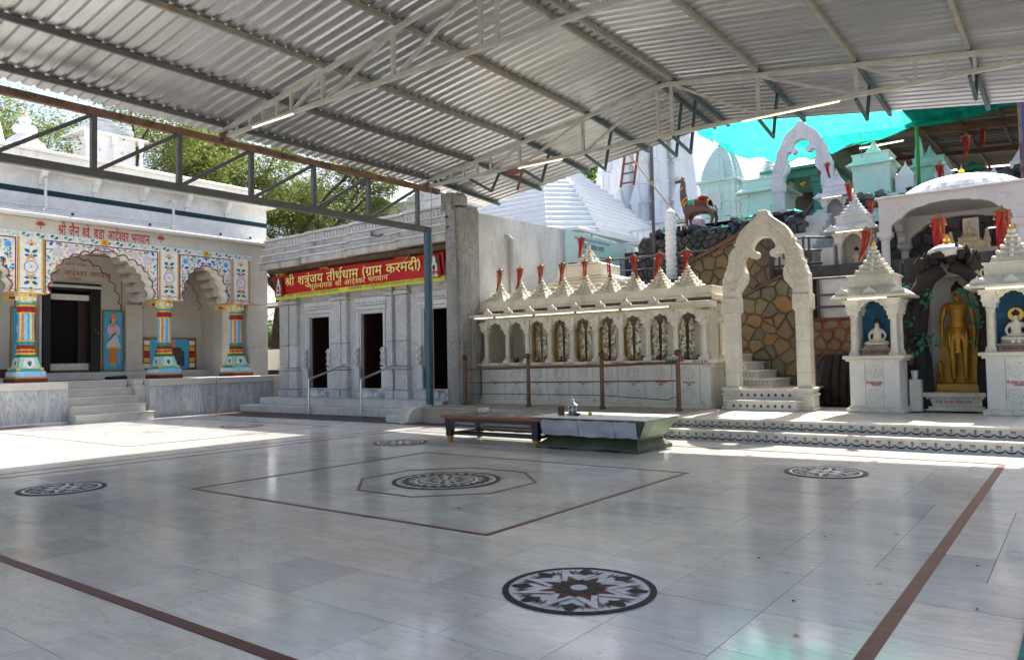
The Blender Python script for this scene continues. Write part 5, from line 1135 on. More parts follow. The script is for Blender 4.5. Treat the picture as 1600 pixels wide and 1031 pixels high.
b = MB('marble_cream'); b.box((-.26, YS+.16, 1.31), (-.02, 9.0, 2.45)); part('end_wall', b, sr); b = MB('marble_cream'); b.box((-5.85, YS+.25, 1.31), (-5.72, 9.0, 2.45)); part('end_wall', b, sr)
# column with little base, shaft, capital and bracket
q = MB('marble_cream'); q.box((-.09, -.09, 0), (.09, .09, .06)); q.lathe((0, 0, .06), [(.085, 0), (.09, .03), (.065, .06), (.062, .09)], 12)
q.lathe((0, 0, .15), [(.062, 0), (.058, .25), (.062, .27), (.058, .29), (.055, .48)], 8, pi/8); q.lathe((0, 0, .63), [(.055, 0), (.075, .03), (.06, .06), (.085, .12), (.085, .15)], 12)
me_col = q.mesh('column'); q = MB('marble_carved'); q.box((-.105, -.10, .78), (.105, .09, .86)); q.box((-.125, -.11, .86), (.125, .09, .98)); q.frus(0, 0, .72, .78, .12, .12, .2, .18)
for s in (-1, 1): q.ico((s*.11, -.1, .8), .03, 1); q.ico((s*.13, -.11, .93), .03, 1)
q.ico((0, -.12, .92), .035, 1); me_cap = q.mesh('capital')
for x in xc:
    c_ = link('column', me_col, sr, T(x, YS+.02, 1.31)); bev(c_, .004)
    k_ = link('capital', me_cap, c_)
# pointed cusped arches between them
def arch_piece(half, w, z_s, z_a, z_t, y0, y1, mat, n=4, bulge=.28):
    a = multifoil(0, half, z_s, z_a, n, bulge, 1.75, .05, 5)
    m = MB(mat); m.prism([(w/2, z_s), (w/2, z_t), (-w/2, z_t), (-w/2, z_s)]+list(reversed(a)), 'y', y0, y1); return m
for i in range(9):
    c = (xc[i]+xc[i+1])/2; w = xc[i+1]-xc[i]-.012
    m = arch_piece(w/2-.07, w, 2.0, 2.24, 2.34, -.05, .03, 'marble_cream'); part('niche_arch', m, sr, .004, T(c, YS, 0))
    if i:
        s = MB('silver_relief'); hw = w/2-.02; prof = multifoil(0, hw*.95, 2.0, 2.3, 4, .25, 1.75, .03, 3)
        rr = random.Random(i); y = 8.35
        s.prism([(hw, 1.33)]+prof+[(-hw, 1.33)], 'y', y, y+.03)
        bp = part('silver_backplate', s, sr, M=T(c, 0, 0))
        s = MB('silver_relief')
        for sgn in (-1, 1):
            for k in range(85):
                z = 1.36+.92*rr.random(); u = rr.uniform(.10, hw*.98 if z < 2.05 else hw*.65)
                a0 = rr.uniform(0, 6.28); r = rr.uniform(.014, .03)
                pts = [(sgn*u+r*cos(a0+t*.9)*(1-t*.12), y-.012, z+r*sin(a0+t*.9)*(1-t*.12)) for t in range(6)]
                s.tube(pts, .0045, 4)
        part('embossed_foliage', s, bp)
        s = MB('gold'); 
        for sgn in (-1, 1): s.box((sgn*.10-.008, y-.05, 1.33), (sgn*.10+.008, y-.01, 2.12))
        part('gilt_edge', s, bp)
        s = MB('marble_cream'); s.box((-.085, y-.14, 1.33), (.085, y-.01, 1.62)); s.box((-.095, y-.15, 1.62), (.095, y, 1.65)); s.box((-.08, y-.12, 1.65), (.08, y-.01, 2.02)); s.box((-.1, y-.15, 2.02), (.1, y, 2.06)); s.box((-.075, y-.1, 2.06), (.075, y, 2.26)); part('idol_pillar', s, bp, .006)
        s = MB('garland_red')
        for k in range(rr.randint(2, 5)): s.use(rr.choice(('garland_red', 'p_orange', 'p_pink'))).ico((rr.uniform(-.12, .12), y-.06, rr.uniform(2.08, 2.2)), .03, 1, .2)
        part('flower_offering', s, bp)
for i in range(9):
    rr = random.Random(50+i); c = (xc[i]+xc[i+1])/2
    for j, dx in enumerate((.13, -.14) if i else (.12,)):
        kind = rr.choice(('dish', 'pot', 'pot')); m = MB(rr.choice(('pot_brown', 'pot_copper', 'brass_dark'))); R = rr.uniform(.045, .07)
        m.smooth = True; m.lathe((0, 0, 0), [(R*.6, 0), (R, R*.5), (R*1.1, R*1.0), (R*.75, R*1.6), (R*.9, R*1.8), (R*.7, R*1.75), (R*.5, R*1.2)], 14)
        o = single('offering_pot', m, f'{("brown","copper","brass")[("pot_brown","pot_copper","brass_dark").index(m.mats[0])]} offering pot, {"right" if j == 0 else "left"} side of the {ORD[i]} niche from the left, shrine row', 'pot', (c+dx, YS+.16, 1.31), group='offering pots in the shrine row')
# eave with little crests, roof slab, spires
m = MB('marble_cream'); m.prism([(YS-.42, 2.40), (YS-.40, 2.452), (YS+.02, 2.452), (YS+.02, 2.34), (YS-.06, 2.34)], 'x', -5.98, .18); part('eave', m, sr, .008)
for i in range(9):
    q = MB('marble_carved'); c = (xc[i]+xc[i+1])/2+.02
    q.prism([(c-.13, 2.46), (c+.13, 2.46), (c+.10, 2.51), (c+.05, 2.52), (c+.03, 2.56), (c, 2.59), (c-.03, 2.56), (c-.05, 2.52), (c-.10, 2.51)], 'y', YS-.37, YS-.33); part('eave_crest', q, sr, .004)
for i in range(6):
    x0 = -5.86+1.0*i; x1 = min(.08, x0+.996) if i < 5 else .08
    if i == 5: x1 = .08
    q = MB('marble_cream'); q.box((x0, YS-.02, 2.55), (x1, 9.2, 2.60)); q.box((x0, YS+.03, 2.60), (x1, 9.15, 2.78)); part('roof_block', q, sr, .008)
q = MB('marble_cream'); q.box((.08, YS+.0, 2.48), (.16, 9.15, 2.6)); part('roof_edge', q, sr, .01)
def spire_mesh(s=1., mat='marble_cream', tiers=4):
    m = MB(mat); z = 0
    m.frus(0, 0, 0, .04*s, .52*s, .52*s, .50*s, .50*s); z = .04*s; w = .47*s
    for i in range(tiers):
        w1 = w-.105*s; m.frus(0, 0, z, z+.02*s, w, w, w+.015*s, w+.015*s); m.frus(0, 0, z+.02*s, z+.075*s, w+.01*s, w+.01*s, w1, w1)
        for sx, sy in ((-1, 0), (1, 0), (0, -1), (0, 1)):
            m.ico((sx*w*.47, sy*w*.47, z+.05*s), .035*s, 1)
            for tt in (-.28, .28): m.ico((sx*w*.47+(sy != 0)*tt*w, sy*w*.47+(sx != 0)*tt*w, z+.035*s), .022*s, 1)
        for sx, sy in ((-1, -1), (1, -1), (1, 1), (-1, 1)): m.ico((sx*w*.47, sy*w*.47, z+.035*s), .024*s, 1)
        z += .078*s; w = w1
    m.smooth = True; m.lathe((0, 0, z), [(w*.45, 0), (.075*s, .015*s), (.085*s, .035*s), (.06*s, .055*s), (.03*s, .065*s), (.045*s, .085*s), (.055*s, .105*s), (.04*s, .13*s), (.015*s, .14*s), (.02*s, .155*s), (0, .20*s)], 12)
    return m, z+.20*s
def flag_stand(loc, label, s=1., rz=0, seed=1, group='red ribbon banners on gilt stands', wide=1., taper=.72):
    t = thing('ribbon_banner', label, 'banner', loc, rz, group); rr = random.Random(seed)
    m = MB('brass_old'); m.tube([(0, 0, -.05), (0, 0, .40*s)], .007*s, 6); m.box((-.10*s*wide, -.008, .34*s), (.10*s*wide, .008, .36*s)); m.prism([(-.06*s, .36*s), (.06*s, .36*s), (.02*s, .385*s), (0, .43*s), (-.02*s, .385*s)], 'y', -.008, .008)
    for sx in (-1, 1): m.tube([(sx*.095*s*wide, 0, .34*s), (sx*.095*s*wide, 0, .27*s)], .004*s, 5); m.ico((sx*.095*s*wide, 0, .26*s), .013*s, 1)
    part('gilt_stand', m, t)
    m = MB('cloth_red'); sd = rr.choice((-1, -1, 1))*rr.uniform(.03, .11); tw = rr.uniform(4, 7)
    for mt, u in (('cloth_red', -.062), ('cloth_red', -.035), ('p_maroon', -.012), ('cloth_red', .01), ('brass_old', .028), ('cloth_red', .048), ('cloth_pink', .066)):
        m.use(mt); n = 10; vs = []; fs = []
        for k in range(n+1):
            tt = k/n; cl_ = 1-taper*tt**.7; x = (u*wide*cl_+sd*tt**2*(1 if taper > .3 else .2)+.006*sin(tt*tw+seed))*s; z = (.345-.44*tt)*s; w = .0155*s*wide*(1-.6*taper*tt)
            y = (.016*sin(tt*tw*1.3+u*70+seed)-.016)*s
            vs += [(x-w, y, z), (x+w, y+.010*s*sin(tt*5+seed+u*40), z)]
        for k in range(n): fs.append((2*k, 2*k+1, 2*k+3, 2*k+2))
        m.add(vs, fs)
    part('ribbon', m, t); return t
sm, sh = spire_mesh(.98)
me_sp = sm.mesh('spire')
xs_ = [-5.50+.612*i for i in range(9)]
for i, x in enumerate(xs_):
    o = link('spire', me_sp, sr, T(x+random.uniform(-.012, .012), 8.2, 2.78) @ Matrix.Rotation(random.uniform(-.06, .06), 4, 'Z') @ Matrix.Rotation(random.uniform(-.02, .02), 4, 'Y') @ Matrix.Diagonal((1.15, 1.15, random.uniform(.91, 1.0), 1)))
    flag_stand((x+.0, 8.17, 2.78+sh*.95-.12), f'red ribbon banner on the {ORD[i]} spire from the left of the shrine row', 1.12, random.uniform(-.3, .3), i)
# tube lights under the eave
tube_x = (-5.72, -5.08, -3.95, -2.85, -1.75, -.62)
for i in range(5):
    x0, x1 = tube_x[i]+.02, tube_x[i+1]
    t = thing('tube_light', f'{ORD[i]} glowing tube light from the left under the eave of the shrine row', 'tube light', (x0, YS-.36, 2.37), 0, 'tube lights')
    m = MB('tube_glow'); m.tube([(.01, 0, 0), (x1-x0-.03, 0, 0)], .009, 8); part('tube', m, t)
    m = MB('p_offwhite'); m.box((0, .0, .008), (x1-x0-.02, .03, .03)); part('tube_holder', m, t)
    m = MB('wire_black'); m.box((x1-x0-.03, -.015, -.02), (x1-x0-.012, .02, .03)); part('end_cap', m, t)
# end pilaster on the gate side
for x, y in ((.0, 9.0), (.05, 8.35)):
    o = link('column', me_col, sr, T(x, y, 1.31)); link('capital', me_cap, o)
# larger roof with its own spire standing behind the row
br = wthing('stepped_shrine', 'stepped cream shrine roof with one spire, rising behind the middle of the shrine row', 'shrine', (-3.7, 9.9, .34))
m = MB('marble_cream'); m.box((-5.1, 9.9, .34), (-3.3, 11.2, 3.2)); m.box((-5.3, 9.7, 3.2), (-3.05, 11.3, 3.27)); m.box((-5.2, 9.8, 3.27), (-3.2, 11.2, 3.36)); m.box((-5.1, 9.9, 3.36), (-3.4, 11.1, 3.45)); m.box((-5.0, 9.95, 3.45), (-3.65, 10.9, 3.76)); m.box((-4.85, 10.0, 3.76), (-3.8, 10.8, 3.82)); part('roof_tiers', m, br, .02)
sm2, sh2 = spire_mesh(1.0); part('spire', sm2, br, M=T(-4.28, 10.4, 3.80))
flag_stand((-4.45, 10.3, 3.80+sh2-.25), 'red ribbon banner on the taller spire behind the shrine row', 1.15, .3, 21)

# ================================================================ brown railing in front of it
rl = wthing('railing', 'brown metal railing with four ball-topped posts in front of the shrine row', 'railing', (-3, 6.95, .34))
px_ = ((-5.78, 7.1), (-3.85, 6.98), (-1.96, 6.92), (-.27, 6.88))
for x, y in px_:
    m = MB('rail_brown'); m.lathe((x, y, .34), [(.075, 0), (.07, .03), (.045, .07), (.042, 1.0), (.03, 1.02), (.03, 1.05)], 12); m.smooth = True; m.use('pot_brown').ico((x, y, 1.45), .068, 2); part('post', m, rl)
def rail_(pts, r, mat='rail_brown'): m = MB(mat); m.tube(pts, r, 8); part('rail', m, rl)
rail_([(-5.78, 7.1, 1.18), (-3.85, 6.98, 1.20), (-1.96, 6.92, 1.22), (-.27, 6.88, 1.27)], .027)
rail_([(-5.78, 7.1, .86), (-3.85, 6.98, .88), (-1.96, 6.92, .90), (-.27, 6.88, .92)], .013)
rail_([(-5.78, 7.1, .60), (-3.85, 6.98, .62), (-1.96, 6.92, .62)], .009); rail_([(-1.96, 6.92, .62), (-.52, 6.9, .55), (-.27, 6.88, .63)], .009)
q = MB('p_sign_green'); q.box((-.19, -.02, 0), (.17, .0, .10)); q.use('letter_red').box((.1, -.022, .015), (.165, -.021, .09))
gs = single('name_board', q, 'small dark green name board fixed on top of the right end of the railing', 'sign', (-.30, 6.84, 1.285))
me, w = text('sa aa va dha aa na', .10, 'p_offwhite'); place_text(me, gs, (-.17, -.023, .03), (1, 0, 0), (0, 0, 1)).scale = (.24/w, 1, 1)

# ================================================================ carved gate arch
OUT = [(.82, 0), (.82, .385), (.79, .41), (.77, .50), (.71, .61), (.69, .72), (.68, .84), (.62, .93), (.54, 1.0), (.53, 1.08), (.51, 1.15), (.46, 1.24), (.405, 1.31), (.34, 1.37), (.27, 1.42), (.22, 1.46), (.18, 1.49), (.12, 1.55), (.09, 1.64), (0, 1.64)]
INN = [(.52, 0), (.52, .10), (.46, .18), (.38, .28), (.355, .38), (.36, .475), (.39, .55), (.415, .63), (.41, .71), (.38, .77), (.33, .80), (.27, .80), (.245, .74), (.17, .735), (.12, .77), (.115, .83), (.14, .87), (.22, .89), (.235, .95), (.21, 1.0), (.17, 1.06), (.12, 1.10), (.06, 1.125), (0, 1.13)]
def gate(name, label, loc, s, mat, mat2, base=True, ph=1.55):
    t = thing(name, label, 'gate arch', loc)
    for sg_ in (-1, 1):
        m = MB(mat); x = sg_*.68*s
        for k in range(5): h = ph*s/5; m.box((x-.125*s, -.13*s, .42*s+k*h), (x+.125*s, .13*s, .42*s+(k+1)*h-.008)); 
        m.box((x-.115*s, -.12*s, .42*s), (x+.115*s, .12*s, .42*s+ph*s)); part('pillar', m, t, .006)
        m = MB(mat2); m.box((x-.16*s, -.17*s, .42*s+ph*s), (x+.16*s, .17*s, .70*s+ph*s)); m.box((x-.14*s, -.15*s, .39*s+ph*s), (x+.14*s, .15*s, .42*s+ph*s)); m.ico((x, -.17*s, .56*s+ph*s), .07*s, 1, sy=.2); part('pillar_cap', m, t, .01)
        if base:
            m = MB(mat); m.box((x-.19, -.22, 0), (x+.19, .22, .06)); m.box((x-.17, -.2, .06), (x+.17, .2, .27)); m.box((x-.19, -.22, .27), (x+.19, .22, .31)); m.box((x-.16, -.19, .31), (x+.16, .19, .36)); m.box((x-.18, -.21, .36), (x+.18, .21, .42)); pb = part('pillar_base', m, t, .012)
            m = MB(mat2); m.ico((x, -.2, .17), .06, 1, sy=.15); [m.ico((x+.075*cos(a), -.2, .17+.075*sin(a)), .025, 1, sy=.3) for a in [k*pi/4 for k in range(8)]]; part('carving', m, pb)
    z0 = (.70+ph)*s; out = [(x*s, z0+y*s) for x, y in OUT]; inn = [(x*s, z0+y*s) for x, y in INN]
    ol = out+[(-x, y) for x, y in reversed(out[:-1])]; il = inn+[(-x, y) for x, y in reversed(inn[:-1])]
    m = MB(mat2); m.prism(ol+list(reversed(il)), 'y', -.12*s, .12*s); a = part('arch', m, t, .012*s)
    m = MB(mat)
    # carved leaves following the band
    def at(L, f):
        d = [0];
        for i in range(len(L)-1): d.append(d[-1]+hypot(L[i+1][0]-L[i][0], L[i+1][1]-L[i][1]))
        q = f*d[-1]
        for i in range(len(L)-1):
            if d[i+1] >= q: tt = (q-d[i])/(d[i+1]-d[i]); return (L[i][0]+(L[i+1][0]-L[i][0])*tt, L[i][1]+(L[i+1][1]-L[i][1])*tt)
        return L[-1]
    io = [p for p in inn if not (p[0] < .3*s and p[1] < z0+.9*s)]
    for sg_ in (-1, 1):
        for k in range(14):
            f = .16+.8*k/14; po = at(out, f); pi_ = at(io, f)
            for g0 in (.22, .50, .78):
                cx = po[0]+(pi_[0]-po[0])*g0; cz = po[1]+(pi_[1]-po[1])*g0; q = at(out, min(1, f+.02)); dx, dz = q[0]-po[0], q[1]-po[1]; L = hypot(dx, dz) or 1; dx /= L; dz /= L
                w = .030*s; l = .058*s
                m.tube([(sg_*(cx-dx*l), -.118*s, cz-dz*l), (sg_*(cx-dx*l*.2+dz*w), -.132*s, cz-dz*l*.2-dx*w), (sg_*(cx+dx*l*.6+dz*w*.6), -.136*s, cz+dz*l*.6-dx*w*.6), (sg_*(cx+dx*l), -.118*s, cz+dz*l)], .011*s, 5)
        for r_ in range(2):
            for k in range(6):
                x = sg_*(.55+.045*k)*s; z = z0+(.12+.12*r_)*s; m.box((x-.012*s, -.135*s, z), (x+.012*s, -.119*s, z+.08*s))
        for (ex, ez) in ((.545, 1.02), (.70, .60)): m.prism([(sg_*(ex-.03)*s, z0+(ez-.04)*s), (sg_*(ex+.05)*s, z0+(ez+.01)*s), (sg_*(ex+.02)*s, z0+(ez+.045)*s), (sg_*(ex-.03)*s, z0+(ez+.04)*s)], 'y', -.08*s, .08*s)
    part('carved_leaves', m, a)
    return t
gate('gate_arch', 'cream carved gate arch with lobed ogee top at the foot of the rock stairs', (1.10, 7.95, .34), 1.0, 'marble_cream', 'marble_carved', ph=1.45)
gate('gate_arch', 'white carved gate arch high up the hill, its top against the turquoise net', (-.13, 15.0, 4.31), .98, 'marble_lilac', 'marble_lilac', False, 1.25)
# steps through the gate
m = MB('marble_step'); m.box((.42, 7.50, .34), (1.72, 8.0, .50)); m.box((.38, 7.46, .50), (1.76, 8.0, .535)); gst = part('gate_step', m, plat, .008)
m = MB('marble_step'); m.box((.5, 7.76, .53), (1.66, 8.6, .69)); m.box((.48, 7.73, .69), (1.66, 11, .725)); gs2 = part('gate_step', m, plat, .008)
for y, z, x0 in ((7.498, .36, .46), (7.758, .55, .52)):
    m = MB('inlay_dark')
    for k in range(9):
        cx = x0+.1+.13*k; pts = [(cx+(.042 if q % 2 == 0 else .018)*cos(pi/2+pi*q/5), y, z+.07+(.042 if q % 2 == 0 else .018)*sin(pi/2+pi*q/5)) for q in range(10)]
        m.use('inlay_red' if k % 2 else 'inlay_dark').add(pts, [tuple(range(10))])
    part('inlaid_pattern', m, gst)
for k, (x, z) in enumerate(((.95, .90), (.68, 1.07), (.42, 1.24), (.16, 1.41))):
    m = MB('marble_step'); m.box((-.6, 8.55+.02*k, .7), (x, 9.7, z-.03)); m.box((-.6, 8.52+.02*k, z-.03), (x+.03, 9.7, z)); s_ = part('stair_step', m, plat, .006)
    m = MB('inlay_grey')
    for q in range(9):
        cx = x-.06-.075*q
        if cx < -.3: break
        for aa in range(6):
            a0, a1 = pi+pi*aa/6, pi+pi*(aa+1)/6; y = 8.548+.02*k
            m.add([(cx+.032*cos(a0), y, z-.09+.04*sin(a0)), (cx+.032*cos(a1), y, z-.09+.04*sin(a1)), (cx+.024*cos(a1), y, z-.09+.03*sin(a1)), (cx+.024*cos(a0), y, z-.09+.03*sin(a0))], [(0, 1, 2, 3)])
        for sx in (-1, 1): m.box((cx+sx*.028-.004, y-.001, z-.09), (cx+sx*.028+.004, y+.002, z-.04))
    part('inlaid_pattern', m, s_)

# ================================================================ kiosk shrines
def seated_idol(parent, M, s, mat='idol_white', hair='idol_hair'):
    """cross-legged figure, hands in the lap: one continuous skinned body"""
    V = [(0, 0, .10), (0, .0, .22), (0, .0, .34), (0, 0, .43), (0, -.005, .50), (0, -.01, .57)]; R = [.11, .085, .115, .06, .045, .075]
    E = [(0, 1), (1, 2), (2, 3), (3, 4), (4, 5)]
    for sg_ in (-1, 1):
        o = len(V); V += [(sg_*.12, .0, .37), (sg_*.19, -.0, .26), (sg_*.16, -.07, .15), (sg_*.03, -.13, .11)]; R += [.042, .032, .026, .03]; E += [(2, o), (o, o+1), (o+1, o+2), (o+2, o+3)]
        o = len(V); V += [(sg_*.12, -.02, .07), (sg_*.27, -.10, .05), (sg_*.12, -.17, .045), (-sg_*.03, -.18, .055)]; R += [.075, .055, .04, .03]; E += [(0, o), (o, o+1), (o+1, o+2), (o+2, o+3)]
    o = skin('idol_body', V, E, R, mat, parent, M @ Matrix.Scale(s, 4)); h = MB(hair); h.M = Matrix.Scale(s, 4); h.ico((0, .015, .605), .078, 2, sz=.8); h.ico((0, .01, .675), .028, 1); h.box((-.03, -.082, .572), (-.012, -.078, .578)); h.box((.012, -.082, .572), (.03, -.078, .578)); h.box((-.018, -.083, .535), (.018, -.079, .541))
    hh = part('idol_hair', h, o, M=Matrix.Identity(4)); hh.matrix_basis = Matrix.Scale(1/s, 4)
    return o
def skin(name, V, E, R, mat, parent, M, sub=1):
    me = bpy.data.meshes.new(name); me.from_pydata(V, E, []); o = link(name, me, None); me.materials.append(MATS[mat])
    bpy.context.view_layer.update()
    mod = o.modifiers.new('skin', 'SKIN'); mod.use_smooth_shade = True
    if not me.skin_vertices:
        bm = bmesh.new(); bm.from_mesh(me); bm.verts.layers.skin.verify(); bm.to_mesh(me); bm.free()
    for i, r in enumerate(R):
        r = r if isinstance(r, tuple) else (r, r); me.skin_vertices[0].data[i].radius = r; me.skin_vertices[0].data[i].use_root = (i == 0)
    ss = o.modifiers.new('sub', 'SUBSURF'); ss.levels = ss.render_levels = sub
    dg = bpy.context.evaluated_depsgraph_get(); m2 = bpy.data.meshes.new_from_object(o.evaluated_get(dg)); bpy.data.objects.remove(o)
    m2.materials.clear(); m2.materials.append(MATS[mat])
    for p in m2.polygons: p.use_smooth = True; p.material_index = 0
    o = link(name, m2, parent, M); return o
def kiosk(label, loc, s=1., mat='marble_cream', mat2='marble_cool', back='niche_blue', rz=0, idol=True, base=True, blue=True, flag=None, seed=0, name='shrine_kiosk', roof=1.0, tube=True, flagside=-.10):
    """small pillared shrine: base with roundels, counter, four columns, cusped arch, eave, roof block, spire"""
    t = thing(name, label, 'shrine', loc, rz); w = .80*s; d = .72*s; S = s
    if base:
        m = MB(mat2); m.box((-w/2+.02, .02, .07), (w/2-.02, d-.02, .93*S)); part('base_core', m, t)
        m = MB(mat); m.box((-w/2-.06, -.06, 0), (w/2+.06, d+.06, .07)); m.box((-w/2-.03, -.03, .07), (w/2+.03, d+.03, .10)); [m.ico((x, -.06, .05), .06, 1, sy=.5, sx=1.6) for x in (-w*.35, 0, w*.35)]; part('foot_moulding', m, t, .01)
        for x0, x1 in ((-w/2, -w*.18), (-w*.18, w*.18), (w*.18, w/2)):
            m = MB(mat2); m.box((x0+.003, 0, .10), (x1-.003, .03, .93*S)); p_ = part('base_panel', m, t, .005)
            if abs(x0+x1) < .01:
                m = MB(mat2)
                for z in (.72*S, .30*S):
                    for r in (.125*S, .05*S):
                        for k in range(20):
                            a0, a1 = 2*pi*k/20, 2*pi*(k+1)/20; m.add([(r*cos(a0), -.001, z+r*sin(a0)), (r*cos(a1), -.001, z+r*sin(a1)), ((r-.01)*cos(a1), -.011, z+(r-.01)*sin(a1)), ((r-.01)*cos(a0), -.011, z+(r-.01)*sin(a0)), ((r-.02)*cos(a1), -.001, z+(r-.02)*sin(a1)), ((r-.02)*cos(a0), -.001, z+(r-.02)*sin(a0))], [(0, 1, 2, 3), (3, 2, 4, 5)])
                    for k in range(8): a = 2*pi*k/8; m.ico((.085*S*cos(a), -.002, z+.085*S*sin(a)), .026*S, 1, sy=.4)
                part('carved_roundel', m, p_)
                me, ww_ = text(TX['small'], .06, 'letter_red', bold=.001); place_text(me, p_, (-.13*S, -.004, .495*S), (1, 0, 0), (0, 0, 1)).scale = (.26*S/ww_, 1, 1)
                me, ww_ = text(TX['town'], .05, 'letter_red', bold=.001); place_text(me, p_, (-.04*S, -.004, .46*S), (1, 0, 0), (0, 0, 1))
        m = MB(mat2); m.box((w/2-.01, .0, .10), (w/2+.001, d, .93*S)); part('side_panel', m, t)
        zb = .93*S
    else: zb = 0
    m = MB(mat); m.box((-w/2-.09*S, -.09*S, zb), (w/2+.09*S, d+.07*S, zb+.06*S)); m.box((-w/2-.05*S, -.05*S, zb-.04*S), (w/2+.05*S, d+.03*S, zb)); part('counter_slab', m, t, .01); zb += .06*S
    q = MB(mat); q.M = Matrix.Scale(S, 4); q.box((-.075, -.075, 0), (.075, .075, .05)); q.lathe((0, 0, .05), [(.07, 0), (.075, .03), (.055, .05), (.052, .3), (.06, .32), (.052, .34), (.05, .60), (.065, .62), (.055, .65), (.08, .72)], 10); q.box((-.085, -.085, .72), (.085, .085, .78)); q.box((-.1, -.1, .78), (.1, .1, .88)); q.frus(0, 0, .88, .98, .2, .2, .3, .3)
    for sx in (-1, 1): q.ico((sx*.09, -.09, .82), .03, 1); q.ico((sx*.12, -.12, .93), .03, 1)
    mc = q.mesh('column')
    for sx in (-1, 1):
        for yy in (.08*S, d-.08*S): link('column', mc, t, T(sx*(w/2-.08*S), yy, zb))
    m = arch_piece(.24*S, w-.18*S, zb+.62*S, zb+.94*S, zb+1.04*S, .02*S, .10*S, mat, 5, .25); a = part('niche_arch', m, t, .004)
    m = MB(mat2)
    for k in range(9): aa = pi*k/8; m.ico((.27*S*cos(aa), .015*S, zb+.66*S+.3*S*sin(aa)), .02*S, 1, sy=.5)
    part('arch_carving', m, a)
    m = MB(back); m.box((-w/2+.12*S, d-.16*S, zb), (w/2-.12*S, d-.12*S, zb+1.0*S)); part('back_panel', m, t)
    m = MB(mat2); m.box((w/2-.13*S, .16*S, zb), (w/2-.09*S, d-.16*S, zb+1.0*S)); m.box((-w/2+.09*S, .16*S, zb), (-w/2+.13*S, d-.16*S, zb+1.0*S)); part('side_wall', m, t)
    ze = zb+1.02*S; e = w/2
    m = MB(mat); m.frus(0, d/2, ze-.02*S, ze+.02*S, w+.44*S, d+.44*S, w+.46*S, d+.46*S); m.frus(0, d/2, ze+.02*S, ze+.15*S, w+.42*S, d+.42*S, w+.08*S, d+.08*S); part('eave', m, t, .006)
    for xx in (-e-.05*S, 0, e+.05*S): m = MB(mat2); m.prism([(xx-.12*S, ze+.05*S), (xx+.12*S, ze+.05*S), (xx+.08*S, ze+.11*S), (xx+.02*S, ze+.14*S), (xx, ze+.18*S), (xx-.02*S, ze+.14*S), (xx-.08*S, ze+.11*S)], 'y', -.16*S, -.12*S); part('eave_crest', m, t)
    m = MB(mat); m.box((-e-.0, 0, ze+.13*S), (e, d, ze+.18*S)); m.box((-e+.03*S, .03*S, ze+.18*S), (e-.03*S, d-.03*S, ze+.36*S*roof)); m.box((-e, 0, ze+.36*S*roof), (e, d, ze+.385*S*roof)); part('roof_block', m, t, .008)
    sm_, sh_ = spire_mesh(1.12*S, mat); part('spire', sm_, t, M=T(0, d/2, ze+.385*S*roof))
    g_ = MB('gold'); g_.lathe((0, d/2, ze+.385*S*roof+sh_-.07*S), [(.03*S, 0), (.035*S, .03*S), (.012*S, .05*S), (.02*S, .07*S), (0, .12*S)], 8); part('gold_finial', g_, t)
    if idol:
        m = MB('idol_base'); m.box((-.24*S, .22*S, zb), (.24*S, .5*S, zb+.09*S)); m.box((-.28*S, .19*S, zb+.09*S), (.28*S, .5*S, zb+.13*S)); m.box((-.2*S, .22*S, zb+.13*S), (.2*S, .48*S, zb+.17*S)); part('idol_plinth', m, t, .006)
        me, ww_ = text(TX['small'], .05, 'letter_red', bold=.001); place_text(me, t, (-.18*S, .215*S, zb+.03*S), (1, 0, 0), (0, 0, 1)).scale = (.36*S/ww_, 1, 1)
        io = thing('seated_idol', idol, 'statue', tuple(Vector(loc)+Matrix.Rotation(rz, 3, 'Z') @ Vector((0, .38*S, zb+.17*S))), rz)
        seated_idol(io, Matrix.Identity(4), .72*S)
        if seed == 2:
            h = MB('gold'); disc = [(.11*cos(2*pi*k/24), .42*S+.0+.11*sin(2*pi*k/24)) for k in range(24)]; h.prism(disc, 'y', .04, .055); part('halo', h, io)
            b_ = MB('idol_white'); [b_.ico((.13*S*cos(a), -.0+.12*S*sin(a)-.02, -.01), .045*S, 1) for a in [k*pi/5 for k in range(10)]]; part('lotus_seat', b_, io)
    if tube:
        tl = thing('tube_light', f'glowing tube light under the front eave of the {tube}', 'tube light', tuple(Vector(loc)+Vector((-.34*S, -.2*S, ze-.04*S))), rz, 'tube lights')
        m = MB('tube_glow'); m.tube([(0, 0, 0), (.62*S, 0, 0)], .011*S, 8); part('tube', m, tl); m = MB('p_offwhite'); m.box((-.01, 0, .008*S), (.63*S, .03*S, .03*S)); part('tube_holder', m, tl)
    if flag: flag_stand(tuple(Vector(loc)+Vector((flagside*S, d/2-.05, ze+.385*S*roof+sh_-.20*S))), flag, 1.15*S, 0, seed+31)
    return t
kiosk('cream marble kiosk shrine with a seated white idol, just right of the gate arch', (2.98, 7.75, .34), 1., idol='small white seated idol with dark hair, in the kiosk just right of the gate arch', flag='red ribbon banner on the kiosk just right of the gate arch', seed=1, tube='kiosk just right of the gate arch')
kiosk('cream marble kiosk shrine at the right edge, right of the golden statue', (5.04, 7.75, .34), 1.02, idol='white seated idol with a golden halo in the kiosk right of the golden statue', seed=2, tube='kiosk right of the golden statue', flagside=-.22)
kiosk('white kiosk shrine behind the near one, left of the big square pavilion', (1.76, 12.0, 2.28), .95, 'marble_white', 'marble_white', 'marble_white', idol='small pale idol in the kiosk left of the square pavilion', base=True, flag='red ribbon banner on the spire of the kiosk left of the square pavilion', seed=3, tube='kiosk left of the square pavilion')
kiosk('small white kiosk shrine beside the right foot of the upper gate arch', (.915, 14.0, 3.85), .78, 'marble_lilac', 'marble_lilac', 'marble_lilac', idol=None, flag='red ribbon banner beside the right foot of the upper gate arch', seed=4, tube='kiosk beside the upper gate arch', flagside=-.25)
